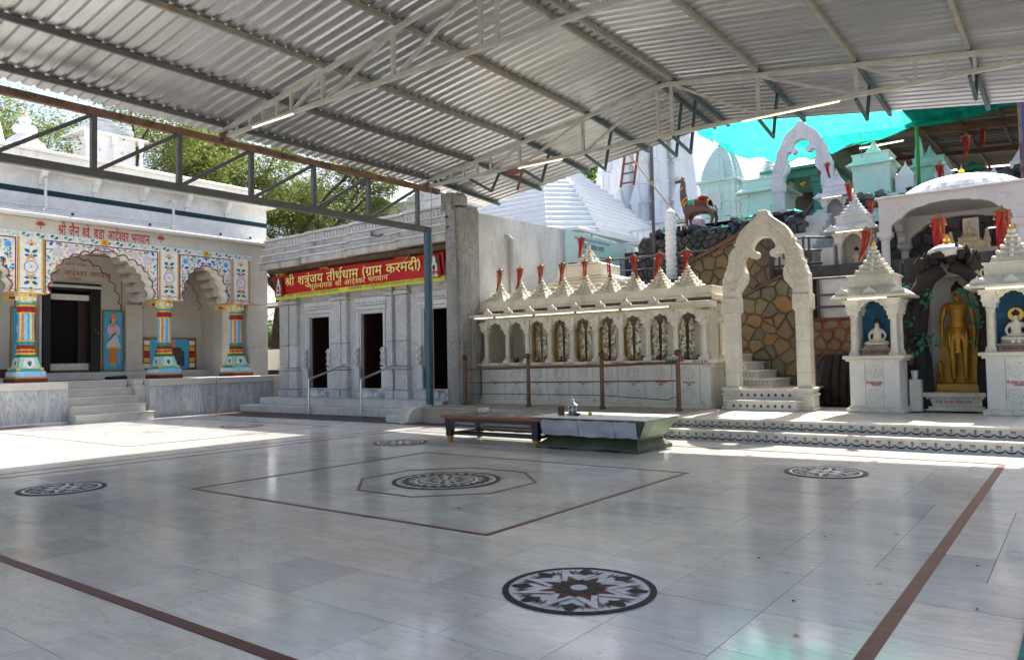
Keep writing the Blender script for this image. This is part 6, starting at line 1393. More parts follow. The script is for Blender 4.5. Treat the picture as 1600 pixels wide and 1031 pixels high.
flag_stand((1.95, 13.2, 4.62), 'red ribbon banner on a gilt stand between the two upper kiosks and the pavilion roof', 1.2, .2, 8)
flag_stand((3.75, 10.7, 3.95), 'long red ribbon banner hanging left of the marble bud above the golden statue', 1.35, .1, 9) if 0 else None

# ================================================================ golden standing statue in a hollow tree of painted concrete
nt_ = wthing('tree_niche', 'dark hollow tree shape framing a marble niche, with marble base and green creeper', 'niche', (4.05, 8.9, .34))
m = MB('marble_wall'); m.box((3.62, 9.35, .6), (4.52, 9.5, 2.78)); m.box((3.60, 8.95, .6), (3.66, 9.4, 2.78)); m.box((4.47, 8.95, .6), (4.53, 9.4, 2.78)); m.box((3.6, 8.9, 2.7), (4.53, 9.4, 2.85)); part('niche_back', m, nt_)
m = MB('statue_gold'); m.prism([(3.80, .80), (4.45, .80), (4.45, 1.45), (4.36, 1.85), (3.90, 1.85), (3.80, 1.45)], 'y', 9.30, 9.34); part('gold_backdrop', m, nt_)
m = MB('marble_carved'); m.box((3.62, 8.55, .34), (4.52, 9.3, .42)); m.box((3.66, 8.6, .42), (4.48, 9.3, .58)); m.box((3.60, 8.52, .58), (4.54, 9.3, .66))
for k in range(12): m.prism([(3.66+.075*k+.03*cos(pi*q/5), .585-.05*sin(pi*q/5)) for q in range(6)], 'y', 8.575, 8.60)
nb = part('niche_base', m, nt_, .008)
me, w = text(TX['donor']+' _ '+TX['town'], .06, 'letter_red', bold=.001); place_text(me, nb, (3.78, 8.597, .475), (1, 0, 0), (0, 0, 1)).scale = (.56/w, 1, 1)
# trunk limbs: twisted thick tubes left and right, joined over the top with a rocky crown
def limb(pts, r0, r1, seed, n=10, mat='bark_dark'):
    rr = random.Random(seed); m = MB(mat); m.smooth = True
    for k in range(4):
        P = []
        for i, p in enumerate(pts):
            a = k*pi/2+i*.55+seed; f = 1-i/len(pts); o_ = r0*.45*(.6+.5*f)
            P.append((p[0]+o_*cos(a)+rr.uniform(-.02, .02), p[1]+o_*sin(a), p[2]+rr.uniform(-.02, .02)))
        m.tube(P, r0*.62, n, r1=r1*.6)
    part('trunk_limb', m, nt_)
limb([(3.52, 8.72, .34), (3.53, 8.75, .7), (3.50, 8.78, 1.2), (3.47, 8.8, 1.7), (3.50, 8.78, 2.1), (3.58, 8.75, 2.42), (3.72, 8.7, 2.68), (3.92, 8.66, 2.82)], .22, .17, 1)
limb([(4.56, 8.75, .34), (4.54, 8.78, .9), (4.55, 8.8, 1.4), (4.60, 8.8, 1.9), (4.58, 8.75, 2.25), (4.48, 8.72, 2.52), (4.33, 8.7, 2.74), (4.1, 8.66, 2.86)], .12, .15, 2)
limb([(3.42, 8.6, 1.7), (3.36, 8.6, 2.2), (3.33, 8.6, 2.7), (3.35, 8.6, 3.0)], .07, .04, 4)
m = MB('bark_dark')
rr = random.Random(5)
for k in range(40):
    a = k/40; x = 3.58+.98*a; z = 2.88+.16*sin(pi*a)+rr.uniform(-.05, .08)
    m.ico((x, 8.72+rr.uniform(-.1, .1), z), rr.uniform(.06, .12), 1, .4, sz=rr.uniform(.8, 1.6), seed=k)
    if k % 2: m.lathe((x, 8.68, z), [(.05, 0), (.06, .05), (.03, .12), (.0, .17)], 6)
part('rocky_crown', m, nt_)
m = MB('rust_board'); m.ico((3.42, 8.53, 1.28), .07, 2, .1, sy=.35, sz=1.7); part('bark_scar', m, nt_)
m = MB('leaf_teal'); rr = random.Random(9); 
def sprig(x, y, z, n, sp):
    for k in range(n):
        c = Vector((x+rr.gauss(0, sp), y+rr.gauss(0, .03), z+rr.gauss(0, sp))); a = rr.uniform(0, 6.28); L = rr.uniform(.03, .055); u = Vector((cos(a), rr.uniform(-.5, .5), sin(a)))*L; v = Vector((-sin(a), rr.uniform(-.5, .5), cos(a)))*L*.45
        m.add([c-u, c-v, c+u, c+v], [(0, 1, 2, 3)])
for x, y, z, n, s_ in ((3.60, 8.5, 1.52, 24, .08), (3.72, 8.5, 1.60, 14, .05), (3.40, 8.5, 2.55, 7, .04), (3.42, 8.5, 2.2, 7, .06), (3.72, 8.5, 2.2, 14, .05), (3.76, 8.5, 2.4, 9, .04), (4.30, 8.5, 2.42, 14, .05), (4.42, 8.5, 2.15, 16, .06), (4.47, 8.5, 1.85, 12, .05), (4.40, 8.5, 1.5, 5, .05), (3.5, 8.5, 1.35, 8, .05), (3.45, 8.5, 1.9, 6, .05)): sprig(x, y, z, n, s_)
cr_ = part('creeper_leaves', m, nt_); cr_['kind'] = 'stuff'
m = MB('bark_dark')
for P in ([(3.42, 8.52, 1.4), (3.6, 8.5, 1.6), (3.78, 8.5, 1.62)], [(3.42, 8.5, 2.6), (3.44, 8.5, 2.2), (3.4, 8.5, 1.9)], [(4.3, 8.5, 2.5), (4.4, 8.5, 2.1), (4.46, 8.5, 1.7), (4.42, 8.5, 1.4)], [(3.7, 8.5, 2.5), (3.77, 8.5, 2.2)]): m.tube(P, .008, 5)
part('creeper_stem', m, nt_)
m = MB('marble_white'); m.smooth = True
m.lathe((4.03, 8.85, 3.02), [(.2, 0), (.28, .03), (.32, .10), (.30, .16), (.24, .20), (.14, .24), (.08, .25)], 20, flute=1, fd=.05); bd = part('lotus_bud', m, nt_)
m = MB('gold'); m.lathe((4.03, 8.85, 3.25), [(.08, 0), (.09, .03), (.05, .05), (.07, .09), (.03, .13), (.035, .16), (0, .22)], 12); part('gold_finial', m, bd)
m = MB('tin_white'); m.lathe((0, 0, 0), [(.05, 0), (.065, .2), (.06, .2), (.05, .02)], 12); single('tin_tumbler', m, 'small metal tumbler on a ledge between the kiosk and the hollow tree', 'tumbler', (3.40, 8.45, .93)) if 0 else None
m = MB('marble_cream'); m.box((-.08, -.1, 0), (.1, .2, .55)); m.use('tin_white').lathe((0, -.02, .55), [(.045, 0), (.06, .16), (.055, .16), (.04, .02)], 12); single('tumbler_stand', m, 'short marble block holding a metal tumbler between the kiosk and the hollow tree', 'block', (3.50, 8.45, .34))
tl = thing('tube_light', 'glowing tube light at the top of the hollow-tree niche above the golden statue', 'tube light', (3.78, 8.92, 2.74), 0, 'tube lights')
m = MB('tube_glow'); m.tube([(0, 0, 0), (.55, 0, 0)], .011, 8); part('tube', m, tl); m = MB('p_offwhite'); m.box((-.01, .01, .0), (.56, .04, .03)); part('tube_holder', m, tl)
# statue: standing, arms hanging clear of the body
gs_ = thing('golden_statue', 'tall golden standing figure with arms hanging down, inside the hollow-tree niche', 'statue', (4.12, 9.08, .80))
m = MB('statue_gold'); m.box((-.36, -.18, -.14), (.36, .2, 0)); m.use('p_goldpaint').box((-.34, -.2, -.11), (.34, -.18, -.02)); part('statue_plinth', m, gs_, .008)
H = 1.75
V = [(0, 0, .93), (0, 0, 1.04), (0, .0, 1.20), (0, .0, 1.35), (0, 0, 1.46), (0, -.0, 1.53), (0, -.01, 1.62), (0, -.01, 1.70)]
R = [(.145, .10), (.115, .085), (.15, .10), (.17, .095), (.06, .055), (.052, .052), (.085, .09), (.07, .075)]
E = [(i, i+1) for i in range(7)]
for s in (-1, 1):
    o = len(V); V += [(s*.19, 0, 1.40), (s*.245, .01, 1.17), (s*.255, -.01, .95), (s*.245, -.03, .79), (s*.24, -.035, .70)]; R += [(.06, .06), (.047, .047), (.036, .036), (.032, .022), (.014, .014)]; E += [(3, o), (o, o+1), (o+1, o+2), (o+2, o+3), (o+3, o+4)]
    o = len(V); V += [(s*.095, 0, .84), (s*.105, -.0, .62), (s*.10, -.0, .46), (s*.10, .01, .32), (s*.095, .02, .09), (s*.10, -.02, .035), (s*.115, -.12, .03)]; R += [(.095, .09), (.075, .075), (.056, .058), (.058, .06), (.038, .04), (.04, .035), (.042, .02)]; E += [(0, o)]+[(o+j, o+j+1) for j in range(6)]
body = skin('statue_body', V, E, R, 'statue_gold', gs_, Matrix.Scale(1.0, 4), 2)
m = MB('statue_gold')
for s in (-1, 1):
    for j in range(5):
        if j < 4: m.tube([(s*(.222+.013*j), -.035, .73), (s*(.222+.013*j), -.045, .68), (s*(.222+.012*j), -.04, .645-(.01 if j in (1, 2) else 0))], .0078, 6)
        else: m.tube([(s*.215, -.05, .78), (s*.205, -.065, .74), (s*.208, -.065, .70)], .009, 6)
    m.smooth = True; m.ico((s*.088, -.005, 1.63), .03, 1, sx=.4, sz=1.9); m.smooth = False
part('statue_hands', m, body)
h = MB('p_black'); h.smooth = True; h.lathe((0, .018, 1.69), [(.080, -.06), (.092, .0), (.088, .035), (.065, .07), (.035, .09), (.033, .12), (0, .15)], 16); part('statue_hair', h, body)
m = MB('p_black')
for s in (-1, 1): m.ico((s*.034, -.088, 1.655), .013, 1, sx=1.6, sy=.5); m.tube([(s*.06, -.083, 1.675), (s*.036, -.094, 1.684), (s*.014, -.092, 1.678)], .004, 4)
m.use('p_maroon').tube([(-.026, -.094, 1.585), (0, -.1, 1.58), (.026, -.094, 1.585)], .006, 4); part('statue_face_paint', m, body)
m = MB('statue_gold'); m.smooth = True; m.tube([(0, -.092, 1.665), (0, -.115, 1.62), (0, -.1, 1.608)], .013, 6); m.ico((0, -.09, 1.56), .02, 1); part('statue_nose', m, body)
m = MB('statue_gold')
for r, z, dy in ((.11, 1.40, -.06), (.15, 1.32, -.06)): m.tube([(r*sin(a), -.05-.055*cos(a)-.01, z-.05*cos(a)+.05) for a in [(-1.3+2.6*k/10) for k in range(11)]], .009, 5)
m.tube([(.155*cos(a), .105*sin(a)-.0, .99-.015*abs(sin(a*2))) for a in [2*pi*k/16 for k in range(17)]], .014, 6); m.tube([(.16*cos(a), .115*sin(a), .93) for a in [2*pi*k/16 for k in range(17)]], .012, 6)
for k in range(7): x = -.12+.04*k; m.tube([(x, -.115, .93), (x, -.12, .84+.03*abs(k-3)/3)], .008, 5)
m.box((-.03, -.122, .56), (.03, -.10, .92)); 
for z in (.85, .75, .65, .56): m.box((-.045, -.132, z-.012), (.045, -.1, z+.012))
for s in (-1, 1):
    m.tube([(s*(.25)+.045*cos(a), .04*sin(a), 1.12) for a in [2*pi*k/10 for k in range(11)]], .009, 5); m.tube([(s*.253+.04*cos(a), -.02+.035*sin(a), .84) for a in [2*pi*k/10 for k in range(11)]], .009, 5)
    m.box((s*.13-.013, -.10, .66), (s*.13+.013, -.088, .92)); m.tube([(s*.097+.048*cos(a), .02+.048*sin(a), .13) for a in [2*pi*k/10 for k in range(11)]], .008, 5)
part('statue_jewellery', m, body)
for s in (-1, 1):
    m = MB('statue_gold'); m.smooth = True
    V2 = [(0, 0, .3), (0, 0, .42), (0, 0, .5), (0, 0, .56), (.07, -.03, .44), (.05, -.08, .36), (-.07, -.03, .44), (-.05, -.08, .36), (.03, 0, .15), (.03, 0, .02), (-.03, 0, .15), (-.03, 0, .02)]
    R2 = [.055, .06, .03, .042, .022, .018, .022, .018, .036, .026, .036, .026]
    skin('attendant_figure', [(a*.75, b*.75, c*.75) for a, b, c in V2], [(0, 1), (1, 2), (2, 3), (1, 4), (4, 5), (1, 6), (6, 7), (0, 8), (8, 9), (0, 10), (10, 11)], [r*.7 for r in R2], 'statue_gold', gs_, T(s*.31, .03, 0))

# ================================================================ square pavilion above and behind the niche
pv = wthing('domed_pavilion', 'white square pavilion with wide lobed arch and low ribbed dome above the golden statue', 'pavilion', (3.8, 11.5, 2.6))
xa, xb, ya, yb = 2.52, 5.12, 11.0, 13.4; zt, zs = 4.62, 3.95
def pav_arch(u0, u1):
    c = (u0+u1)/2; half = (u1-u0)/2-.22
    a = [(half, zs-.03), (half-.02, zs+.10), (half-.14, zs+.20), (half-.20, zs+.22), (half-.24, zs+.26), (half-.34, zs+.36), (half-.5, zs+.42), (half-.66, zs+.44), (half-.7, zs+.47), (0, zs+.50)]
    a = a+[(-x, z) for x, z in reversed(a[:-1])]; return [(c+x, z) for x, z in a]
for ax, lo, hi, f0, f1 in (('y', xa, xb, ya, ya+.16), ('y', xa, xb, yb-.16, yb), ('x', ya+.17, yb-.17, xa, xa+.16), ('x', ya+.17, yb-.17, xb-.16, xb)):
    ar = pav_arch(lo, hi); m = MB('marble_lilac'); m.prism([(hi, zs-.03), (hi, zt), (lo, zt), (lo, zs-.03)]+list(reversed(ar)), ax, f0, f1); a_ = part('arch_beam', m, pv, .01)
    if ax == 'y' and f0 == ya:
        m = MB('marble_lilac')
        for cx in (xa+.35, xb-.35):
            for k in range(7): aa = 2*pi*k/7; m.ico((cx+.11*cos(aa), ya-.002, zt-.22+.07*sin(aa)), .032, 1, sy=.4, sx=1.4)
        m.box((xa+.22, ya-.012, zt-.05), (xb-.22, ya, zt-.035)); part('beam_carving', m, a_)
for x in (xa+.10, xb-.12):
    for y in (ya+.1, yb-.1):
        m = MB('marble_lilac'); m.lathe((x, y, 2.6), [(.11, 0), (.11, .1), (.085, .14), (.085, 1.15), (.12, 1.18), (.12, 1.22)], 16); m.box((x-.14, y-.14, 3.82), (x+.14, y+.14, 3.93)); part('pillar', m, pv)
m = MB('marble_lilac'); m.box((xa+.14, ya+.14, zt-.08), (xb-.14, yb-.14, zt)); m.box((xa-.06, ya-.06, zt), (xb+.06, yb+.06, zt+.045)); part('roof_slab', m, pv, .01)
m = MB('white_paint'); n = 22; vs = []; fs = []; R_ = 1.22; prof = [(1, 0), (.985, .07), (.90, .18), (.74, .30), (.52, .39), (.3, .44), (.1, .46)]; n2 = n*4
for rr_, zz in prof:
    for i in range(n2): a = 2*pi*i/n2; k = rr_*(1-.035+.035*abs(sin(n*a/2))); vs.append((3.95+R_*k*cos(a), 12.2+R_*k*sin(a), zt+.04+zz))
for j in range(len(prof)-1):
    for i in range(n2): a = j*n2+i; b_ = j*n2+(i+1) % n2; fs.append((a, b_, b_+n2, a+n2))
fs.append(tuple(range((len(prof)-1)*n2, len(prof)*n2))); m.add(vs, fs); dm = part('ribbed_dome', m, pv)
m = MB('gold'); m.lathe((3.95, 12.2, zt+.48), [(.1, 0), (.11, .05), (.05, .08), (.07, .13), (.02, .18), (0, .3)], 12); part('gold_finial', m, dm)
m = MB('stone_idol'); m.box((3.6, 11.9, 2.6), (4.5, 12.6, 3.1)); m.box((3.45, 11.75, 3.1), (4.65, 12.6, 3.2)); m.box((3.6, 11.9, 3.2), (4.5, 12.6, 3.4)); m.box((3.4, 11.7, 3.4), (4.7, 12.6, 3.5)); m.box((3.75, 11.95, 3.5), (4.35, 12.5, 3.68)); m.box((3.85, 12.0, 3.68), (4.25, 12.45, 3.78)); ad = part('altar', m, pv, .015)
for s in (-1, 1): m = MB('stone_idol'); m.lathe((4.05+s*.33, 12.0, 3.5), [(.07, 0), (.05, .1), (.07, .2), (.04, .3), (.03, .42)], 10); part('altar_figure', m, pv)
si = thing('seated_idol', 'sandstone-coloured seated idol on the altar inside the square pavilion', 'statue', (4.05, 12.2, 3.78)); seated_idol(si, Matrix.Identity(4), .55, 'stone_idol', 'stone_idol')
m = MB('p_pale'); m.box((3.9, 12.46, 3.78), (4.2, 12.5, 4.25)); part('idol_slab', m, pv, .01)
tl = thing('tube_light', 'glowing tube light inside the square pavilion behind its idol', 'tube light', (4.35, 12.7, 4.02), 0, 'tube lights'); m = MB('tube_glow'); m.tube([(0, 0, 0), (.62, 0, .02)], .012, 8); part('tube', m, tl); m = MB('p_offwhite'); m.box((-.01, .01, .0), (.63, .04, .03)); part('tube_holder', m, tl)
for x, y, s, lb in ((3.77, 9.9, 1.6, 'long red ribbon banner left of the marble bud above the golden statue'), (4.80, 9.9, 1.6, 'long red ribbon banner at the right edge above the last kiosk')):
    flag_stand((x, y, 3.36), lb, s, 0, int(x*7), wide=.85, taper=.1)

# ================================================================ steel canopy over the courtyard (ridge along y)
cn = wthing('courtyard_canopy', 'large open steel canopy of corrugated metal sheets on trusses over the courtyard', 'canopy', (-.2, 6.4, 0))
XR, ZR = -.18, 6.60; XL, XRt = -6.75, 6.5; SL = .142
def zroof(x): return ZR-abs(x-XR)*SL
def droop(y): return 0 if y < 6.4 else -.07*(y-6.4)
YE = 9.15
def sheet_mesh(side, length):
    m = MB('zinc_sheet'); W = 1.0; pitch = .2; prof = []
    for k in range(5):
        o = k*pitch; prof += [(o, 0), (o+.055, .0), (o+.075, .034), (o+.115, .034), (o+.135, 0)]
    prof.append((1.03, 0)); n = len(prof); vs = []; fs = []
    for xx in (0, length*.5, length):
        for y, z in prof: vs.append((side*xx, y, z-SL*xx))
    for j in range(2):
        for i in range(n-1): a = j*n+i; fs.append((a, a+1, a+n+1, a+n))
    m.add(vs, fs); return m.mesh('roof_sheet', False)
ml, mr = sheet_mesh(-1, XR-XL), sheet_mesh(1, XRt-XR)
for i in range(21):
    y = YE-1.0*(i+1)
    for me_, s in ((ml, -1), (mr, 1)):
        o = link('roof_sheet', me_, cn, T(XR, y, ZR+droop(y)+random.uniform(0, .004)) @ Matrix.Rotation(math.atan(droop(y+1)-droop(y)), 4, 'X'))
m = MB('zinc_sheet'); m.prism([(XR-.35, ZR-.02), (XR, ZR+.06), (XR+.35, ZR-.02), (XR, ZR+.045)], 'y', -11, YE); part('ridge_cap', m, cn)
def beam(a, b, w, h, mat, name): m = MB(mat); m.bar(a, b, w, h); return part(name, m, cn, .004)
for x in (-6.3, -4.95, -3.53, -1.92, -.32, -.02, 1.57, 3.14, 4.71, 6.2):
    z = zroof(x)-.045; mt = 'purlin_steel'
    beam((x, -11, z), (x, 6.4, z), .06, .085, 'steel_grey' if x in (-6.3, -4.95) else mt, 'purlin')
    beam((x, 6.46, z), (x, YE+.08, z+droop(YE)), .06, .085, 'steel_darkteal', 'purlin')
    # knee brace beyond the last truss
    if x not in (-6.3, 6.2):
        m = MB('steel_darkteal'); zb = 5.42; m.bar((x, 6.42, zb+.02), (x, 7.2, zb-.12), .05); m.bar((x, 7.18, zb-.14), (x+.0, 7.5, z+droop(7.5)-.03), .05); part('knee_brace', m, cn, .004)
# screws along the purlins
m = MB('stainless')
for x in (-6.3, -4.95, -3.53, -1.92, 1.57, 3.14):
    for i in range(60): y = -4+.2*i; m.box((x+.032, y-.008, zroof(x)-.012), (x+.05, y+.008, zroof(x)+.0))
sc = part('roof_screws', m, cn); sc['kind'] = 'stuff'
def truss(y, mat='steel_pale'):
    zc = 5.48; ev = (-6.28, 5.50)
    def zt(x): return zroof(x)-.145
    def ztl(x): return max(zc+.05, zt(x))
    m = MB(mat); m.bar((-6.25, y, zt(-6.25)-.0), (XR, y, zt(XR)), .06, .075); m.bar((XR, y, zt(XR)), (6.2, y, zt(6.2)), .06, .075); part('top_chord', m, cn, .004)
    m = MB(mat); m.bar((-6.3, y, 5.47), (-3.6, y, 5.50), .06, .07); m.bar((-3.6, y, 5.50), (3.4, y, 5.50), .06, .07); m.bar((3.4, y, 5.50), (6.3, y, 5.47), .06, .07); part('bottom_chord', m, cn, .004)
    for x in (-5.9, -5.5, -5.12, -4.73, -4.35, 4.0, 4.4, 4.78, 5.15, 5.5, 5.9): m = MB(mat); m.bar((x, y, 5.49), (x, y, zt(x)), .045); part('web_post', m, cn)
    for x in (-3.55, -1.97, -.32, -.04, 1.57, 3.15): m = MB(mat); m.bar((x, y, 5.5), (x, y, zt(x)), .055); part('web_post', m, cn)
    for z in (5.86, 6.2): m = MB(mat); m.bar((-.32, y, z), (-.04, y, z), .045); part('web_tie', m, cn)
    for a, b in ((-4.35, -3.55), (-3.5, -1.97), (-1.92, -.34)): m = MB(mat); m.bar((a, y+.01, 5.52), (b, y+.01, zt(b)-.02), .045); part('web_diagonal', m, cn)
    for a, b in ((0.0, 1.55), (1.6, 3.12), (3.2, 4.0)): m = MB(mat); m.bar((a, y+.01, zt(a)-.02), (b, y+.01, 5.52), .045); part('web_diagonal', m, cn)
for y in (6.42, 1.17, -4.08, -9.3): truss(y)
# long eave girders on both sides
def girder(x, sgn):
    m = MB('steel_rust'); m.bar((x, -11, 5.28), (x, 6.85, 5.42), .09, .12); part('girder_top', m, cn, .005)
    m = MB('steel_grey'); m.bar((x, -11, 4.30), (x, 6.50, 4.46), .10, .13); part('girder_bottom', m, cn, .005)
    ys = [-1.09-1.4*k for k in range(7, 0, -1)]+[-1.09, .31, 1.71, 3.14, 4.6, 6.1]
    for i, y in enumerate(ys):
        z0 = 4.30+.16*(y+11)/17.5; z1 = 5.28+.14*(y+11)/17.85
        m = MB('steel_grey'); m.bar((x, y, z0+.06), (x, y, z1-.06), .08); part('girder_post', m, cn)
        if i: m = MB('steel_grey'); yp = ys[i-1]; m.bar((x, yp+.05, z0+.04), (x, y-.06, z1-.08), .06); part('girder_diagonal', m, cn)
girder(-6.28, -1); girder(6.25, 1)
for x in (-6.28, 6.25):
    for y in ((6.42,) if x < 0 else (-4.08,)):
        m = MB('steel_blue' if x < 0 else 'steel_blue'); m.box((x-.065, y-.065, .336), (x+.065, y+.065, 4.42)); m.use('steel_grey').box((x-.075, y-.075, 4.42), (x+.075, y+.075, 4.5)); m.use('steel_rust').box((x-.04, y-.04, 5.4), (x+.04, y+.04, 5.56)); part('support_post', m, cn, .006)
for y in (6.42, 1.17): m = MB('steel_rust'); m.box((-6.36, y-.06, 5.36), (-6.18, y+.06, 5.54)); part('bearing_plate', m, cn)
m = MB('wire'); m.tube([(-6.2, 6.7, 5.4), (-6.1, 7.0, 5.3), (-6.15, 7.05, 5.15), (-6.25, 7.06, 5.35)], .012, 5); m.tube([(-6.3, 6.8, 5.4), (-5.9, 6.9, 5.28), (-5.7, 7.0, 5.42)], .012, 5); m.tube([(-6.12, 6.40, 5.4), (-6.12, 6.40, .4)], .008, 5); part('loose_cable', m, cn)
m = MB('wire'); m.tube([(-6.2, 1.2, 5.42), (-6.05, 1.3, 5.36), (-6.1, 1.8, 5.40), (-6.25, 3.0, 5.42)], .012, 5); part('loose_cable', m, cn)
tl_pos = ((-5.35, -4.25, 1.17, 'under the near truss at its left end'), (-3.55, -2.45, 6.42, 'under the far truss, left of the middle'), (1.3, 2.9, 6.42, 'under the far truss, in front of the turquoise net'))
for x0, x1, y, lb in tl_pos:
    t = thing('tube_light', 'glowing tube light '+lb, 'tube light', (x0, y-.05, 5.44), 0, 'tube lights')
    m = MB('tube_glow'); m.tube([(0, 0, 0), (x1-x0, 0, 0)], .013, 8); part('tube', m, t); m = MB('p_offwhite'); m.box((-.02, .0, .01), (x1-x0+.02, .03, .035)); part('tube_holder', m, t)
m = MB('ladder_red'); m.ico((0, 0, 0), .12, 1, .2, sx=2, sz=.5); m.bar((.25, 0, .0), (.1, 0, -.4), .04); single('ceiling_fitting', m, 'faded red lamp bracket fixed to the far truss left of the middle', 'lamp bracket', (-3.75, 6.44, 5.40))

# ================================================================ bench, tank and what stands on them
t = wthing('low_bench', 'low black wooden bench with orange edge and yellow-tipped legs beside the green tank', 'bench', (-1.9, 3.7, 0))
m = MB('bench_top'); m.box((-2.95, 3.16, .43), (-.92, 4.15, .452)); part('bench_top', m, t, .004)
m = MB('bench_orange'); m.box((-2.96, 3.15, .405), (-.91, 3.19, .45)); m.box((-2.96, 4.12, .405), (-.91, 4.16, .45)); m.box((-2.96, 3.19, .405), (-2.92, 4.12, .45)); m.box((-.95, 3.19, .405), (-.91, 4.12, .45)); part('edge_trim', m, t, .004)
m = MB('bench_black'); m.box((-2.9, 3.2, .34), (-.97, 3.25, .405)); m.box((-2.9, 4.06, .34), (-.97, 4.11, .405)); m.box((-2.9, 3.25, .34), (-2.85, 4.06, .405)); m.box((-1.02, 3.25, .34), (-.97, 4.06, .405)); part('apron', m, t)
for x in (-2.84, -1.03):
    for y in (3.26, 4.05):
        m = MB('bench_black'); m.frus(x, y, .10, .405, .10, .10, .14, .14); m.box((x-.055, y-.055, .10), (x+.055, y+.055, .15)); m.use('leg_yellow').frus(x, y, 0, .10, .07, .07, .085, .085); part('leg', m, t, .004)
for a, b in (((-2.84, 3.26), (-1.03, 3.26)), ((-2.84, 4.05), (-1.03, 4.05)), ((-2.84, 3.26), (-2.84, 4.05)), ((-1.03, 3.26), (-1.03, 4.05)), ((-2.84, 3.5), (-1.03, 3.5))): m = MB('bench_black'); m.bar((*a, .14), (*b, .14), .05, .04); part('stretcher', m, t)
t = wthing('green_tank', 'battered green painted metal chest with bent grey metal sheets on its front', 'metal chest', (-.1, 3.9, 0))
def tank_ring(levels, mat, name):
    m = MB(mat); vs = []; fs = []
    for z, x0, x1, y0, y1 in levels: vs += [(x0, y0, z), (x1, y0, z), (x1, y1, z), (x0, y1, z)]
    for j in range(len(levels)-1):
        for i in range(4): a = 4*j+i; b = 4*j+(i+1) % 4; fs.append((a, b, b+4, a+4))
    fs += [(3, 2, 1, 0), tuple(range(4*len(levels)-4, 4*len(levels)))]; m.add(vs, fs); return part(name, m, t, .004)
tank_ring([(.155, -.88, .70, 3.34, 4.18), (.20, -.92, .72, 3.30, 4.2), (.46, -1.10, .86, 3.24, 4.4)], 'tank_green', 'chest_body')
tank_ring([(.03, -.98, .80, 3.16, 4.28), (.06, -.97, .79, 3.17, 4.27), (.13, -.88, .71, 3.30, 4.20), (.155, -.86, .69, 3.33, 4.18)], 'tank_green', 'plinth_moulding')
m = MB('tank_green'); 
for x0, x1 in ((-.98, -.72), (.52, .80)): m.box((x0, 3.165, 0), (x1, 3.2, .05))
m.prism([(-.72, .04), (-.65, .02), (-.4, .028), (-.3, .005), (.05, .005), (.15, .03), (.4, .03), (.52, .04), (.52, .055), (-.72, .055)], 'y', 3.165, 3.2); m.box((-.98, 3.2, 0), (-.94, 4.28, .05)); m.box((.76, 3.2, 0), (.80, 4.28, .05)); part('foot_board', m, t)
m = MB('tank_sheet'); m.box((-1.14, 3.20, .46), (.88, 4.42, .475)); rr = random.Random(4); top = part('top_sheet', m, t, .004)
def bent(x0, x1, z0, z1, seed):
    rr = random.Random(seed); m = MB('tank_sheet'); nx_, nz_ = 14, 6; vs = []; fs = []
    for j in range(nz_+1):
        for i in range(nx_+1):
            u, v = i/nx_, j/nz_; x = x0+(x1-x0)*u; z = z0+(z1-z0)*v+.006*sin(u*9+seed); yb_ = 3.30+(3.24-3.30)*(z-.2)/.26
            x += (v-.5)*.0; vs.append((x, yb_-.02-.012*noise.noise(Vector((x*4, z*9, seed)))-.006*sin(u*14+seed), z))
    for j in range(nz_):
        for i in range(nx_): a = j*(nx_+1)+i; fs.append((a, a+1, a+nx_+2, a+nx_+1))
    m.smooth = True; m.add(vs, fs); part('front_sheet', m, t)
bent(-.93, -.26, .20, .435, 1); bent(-.25, .36, .195, .44, 2); bent(.37, .73, .20, .44, 3)
m = MB('tank_green_pale'); m.add([(.735, 3.33, .20), (.735, 4.18, .20), (.872, 4.38, .45), (.872, 3.26, .45)], [(0, 1, 2, 3)]); part('end_paint', m, t)
m = MB('wire_black'); m.ico((.80, 3.30, .36), .045, 1, .4, sx=.4, seed=3); m.box((.785, 3.262, .40), (.80, 3.27, .46)); part('lock_hole', m, t)
zt_ = .476
m = MB('p_pale'); m.smooth = True; m.lathe((0, 0, 0), [(.06, 0), (.085, .02), (.10, .06), (.10, .085), (.09, .085), (.085, .04), (0, .03)], 20); m.use('p_black').lathe((0, 0, .06), [(.085, 0), (.08, .02), (0, .03)], 16); m.use('stainless').lathe((0, 0, .085), [(.095, 0), (.105, .01), (.098, .016)], 20)
single('metal_bowl', m, 'round metal bowl with dark contents standing on the black bench', 'bowl', (-2.50, 3.75, .452))
m = MB('lime_fruit'); rr = random.Random(2)
for k in range(14): a = rr.uniform(0, 6.28); x, y = rr.uniform(-.1, .1), rr.uniform(-.05, .05); m.use('lime_fruit' if k % 3 else 'p_pale').add([(x, y, .004+.002*k*.3), (x+.04*cos(a), y+.04*sin(a), .01), (x+.03*cos(a+.8), y+.03*sin(a+.8), .006)], [(0, 1, 2)])
single('leaf_scraps', m, 'pale green leaf scraps scattered on the left of the black bench', 'leaves', (-2.82, 3.7, .453))
m = MB('p_pale'); m.box((-.06, -.04, 0), (.06, .04, .004)); m.box((.22, .03, 0), (.32, .09, .004)); single('paper_scraps', m, 'flat grey paper scraps on the right half of the black bench', 'paper', (-1.75, 3.55, .453))
m = MB('tin_maroon'); m.lathe((0, 0, 0), [(.052, 0), (.052, .125), (.055, .13), (.048, .13), (.046, .01)], 20); single('maroon_tin', m, 'open dark maroon tin can left of the glass lantern on the green chest', 'tin', (-.83, 3.68, zt_))
m = MB('stainless'); m.lathe((0, 0, 0), [(.085, 0), (.09, .012), (.075, .02)], 16)
ln = thing('oil_lantern', 'glass and metal oil lantern with pointed lid on the green chest', 'lantern', (-.66, 3.75, zt_)); m.M = None
